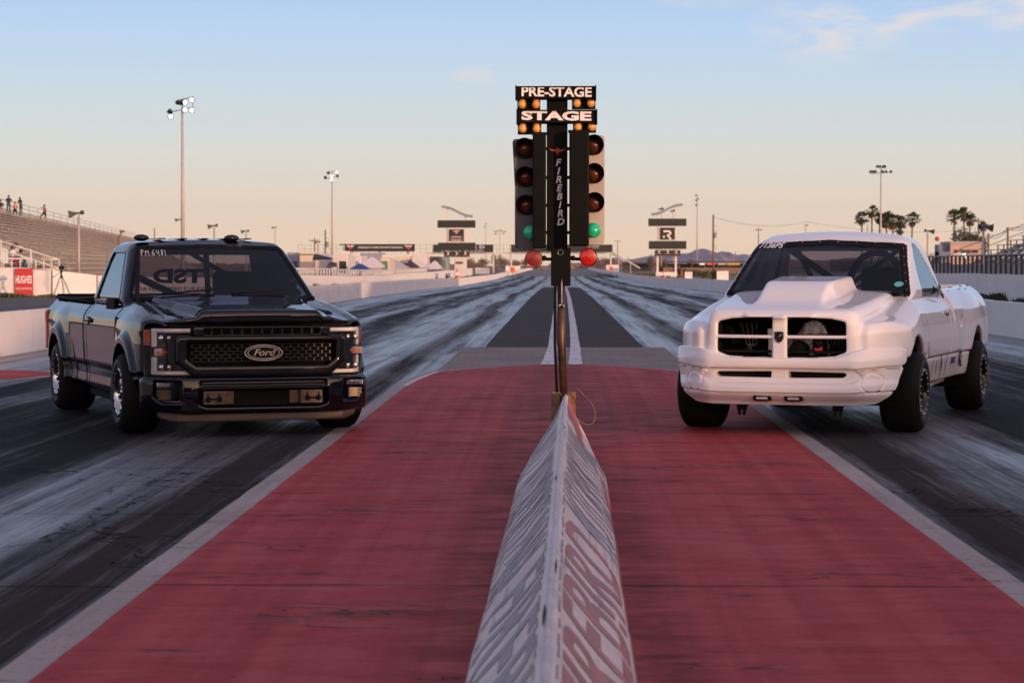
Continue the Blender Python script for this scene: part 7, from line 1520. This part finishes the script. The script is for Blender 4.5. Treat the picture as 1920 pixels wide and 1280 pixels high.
def weeds(name, spots, n, mat, hh, seed, label=None):
    rnd = random.Random(seed); m = MB()
    for _ in range(n):
        (x0, y0), (x1, y1), wd = rnd.choice(spots); t = rnd.random(); x = x0 + (x1 - x0) * t + rnd.gauss(0, wd); y = y0 + (y1 - y0) * t + rnd.gauss(0, wd); dens = .5 + .5 * math.sin(x * 1.7 + y * .9) * math.sin(x * .43 + y * .31 + 1)
        if rnd.random() > .35 + dens: continue
        h = hh * rnd.uniform(.3, 1.1) * (.5 + dens); a = rnd.uniform(0, 6.28); r = .05 + h * .18; dx, dy = math.cos(a) * r, math.sin(a) * r; z = gz(y) - .02; m.add([(x - dx, y - dy, z), (x + dx, y + dy, z), (x + rnd.gauss(0, h * .4), y + rnd.gauss(0, h * .4), z + h)], [(0, 1, 2)])
    return m.build(name, mat, None, fix=False, kind='stuff')
M_weed = plain('green_weeds', (.085, .10, .03), .85, 0, .35, 2); M_weedd = plain('dark_weeds', (.035, .045, .020), .85, 0, .35, 2)
weeds('weeds', [((at(-40, 116).x, 115.9), (at(97, 116).x, 115.9), .15)], 1500, M_weed, .22, 1); weeds('weeds', [((x0, y0 - .5), (x1, y1 - .5), .25) for (x0, y0, _), (x1, y1, _) in zip(pf, pf[1:])], 5200, M_weed, .32, 2)
weeds('weeds', [((18.1, 84), (18.1, 97), .12), ((18.1, 99), (18.1, 108), .12), ((18.1, 72), (18.1, 80), .1)], 2600, M_weedd, .30, 3); weeds('dry_grass', [((12, 380), (22, 480), 3.5), ((14, 440), (40, 560), 6), ((-16, 360), (-12, 420), 2)], 9000, M_olive, .35, 4)

# ---- far scrub line and the mountains
def far_scrub():
    rnd = random.Random(9); m = MB()
    for _ in range(9000):
        x = rnd.uniform(-420, 420); y = rnd.uniform(1150, 1700); h = rnd.uniform(1.0, 3.6) * (.6 + .4 * math.sin(x * .05)); w = rnd.uniform(.8, 2.6); z = gz(y); m.add([(x - w, y, z - .2), (x + w, y, z - .2), (x + w * .6, y + rnd.uniform(-1, 1), z + h * .7), (x, y, z + h), (x - w * .7, y, z + h * .6)], [(0, 1, 2, 3, 4)])
    return m.build('scrubland', M_brn, None, fix=False, kind='stuff')
far_scrub()
def mountains():
    w = Nodes('haze_tinted_rock'); p = w.pos(); a = w.noise(p, (.004, .004, .006), 6, .6); c = w.mix(w.mr(a, .35, .65), (.19, .16, .21), (.33, .25, .27)); w.bsdf(c, .95, 0, w.bump(a, 1.0, 60)); D = 8200.; k = D / 4533  # lavender in the rock colour carries part of the distance haze
    ridge = [(1030, 493), (1090, 492), (1150, 484), (1185, 486), (1212, 481), (1240, 478), (1262, 479), (1278, 475), (1292, 475), (1305, 468), (1318, 465), (1330, 469), (1343, 474), (1352, 471), (1366, 474), (1380, 478), (1395, 476), (1420, 482), (1470, 486), (1560, 488), (1700, 490), (1850, 488), (2000, 491)]
    nx, ny = 260, 26; vs = []; rnd = random.Random(3); ph = [(rnd.uniform(.02, .3), rnd.uniform(0, 6)) for _ in range(12)]
    for j in range(ny + 1):
        for i in range(nx + 1):
            px_ = 1030 + (2000 - 1030) * i / nx; h = (498 - np.interp(px_, [r[0] for r in ridge], [r[1] for r in ridge])) * k + 1.5; h += sum(math.sin(px_ * f_ + p_) for f_, p_ in ph) * .5 * k * .3
            t = j / ny; prof_ = math.sin(math.pi * t) ** .8; gul = 1 - .22 * abs(math.sin(px_ * .21 + 3 * math.sin(t * 5 + px_ * .02))) * math.sin(math.pi * t * .98) * (1 if t < .45 else .3); y = D - 1400 + 2800 * t
            vs.append(((px_ - 1050) / 4533 * D, y, -12 + (h + 12) * prof_ * (gul if abs(t - .5) > .03 else 1)))
    m = MB(); m.add(vs, [(j * (nx + 1) + i, j * (nx + 1) + i + 1, (j + 1) * (nx + 1) + i + 1, (j + 1) * (nx + 1) + i) for j in range(ny) for i in range(nx)], True); return m.build('mountains', w.m, None, fix=False, kind='structure')
mountains()
# ================================================================== EVENING HAZE
hz = bpy.data.materials.new('evening_haze'); hz.use_nodes = True; t_ = hz.node_tree; t_.nodes.clear(); o_ = t_.nodes.new('ShaderNodeOutputMaterial'); v_ = t_.nodes.new('ShaderNodeVolumePrincipled')
v_.inputs['Color'].default_value = (.80, .86, 1.0, 1); v_.inputs['Density'].default_value = 3.2e-5; v_.inputs['Anisotropy'].default_value = .2; t_.links.new(v_.outputs[0], o_.inputs['Volume'])
m = MB(); m.box((0, 0, 110), (19000, 19000, 224)); m.build('haze', hz, None, kind='stuff')
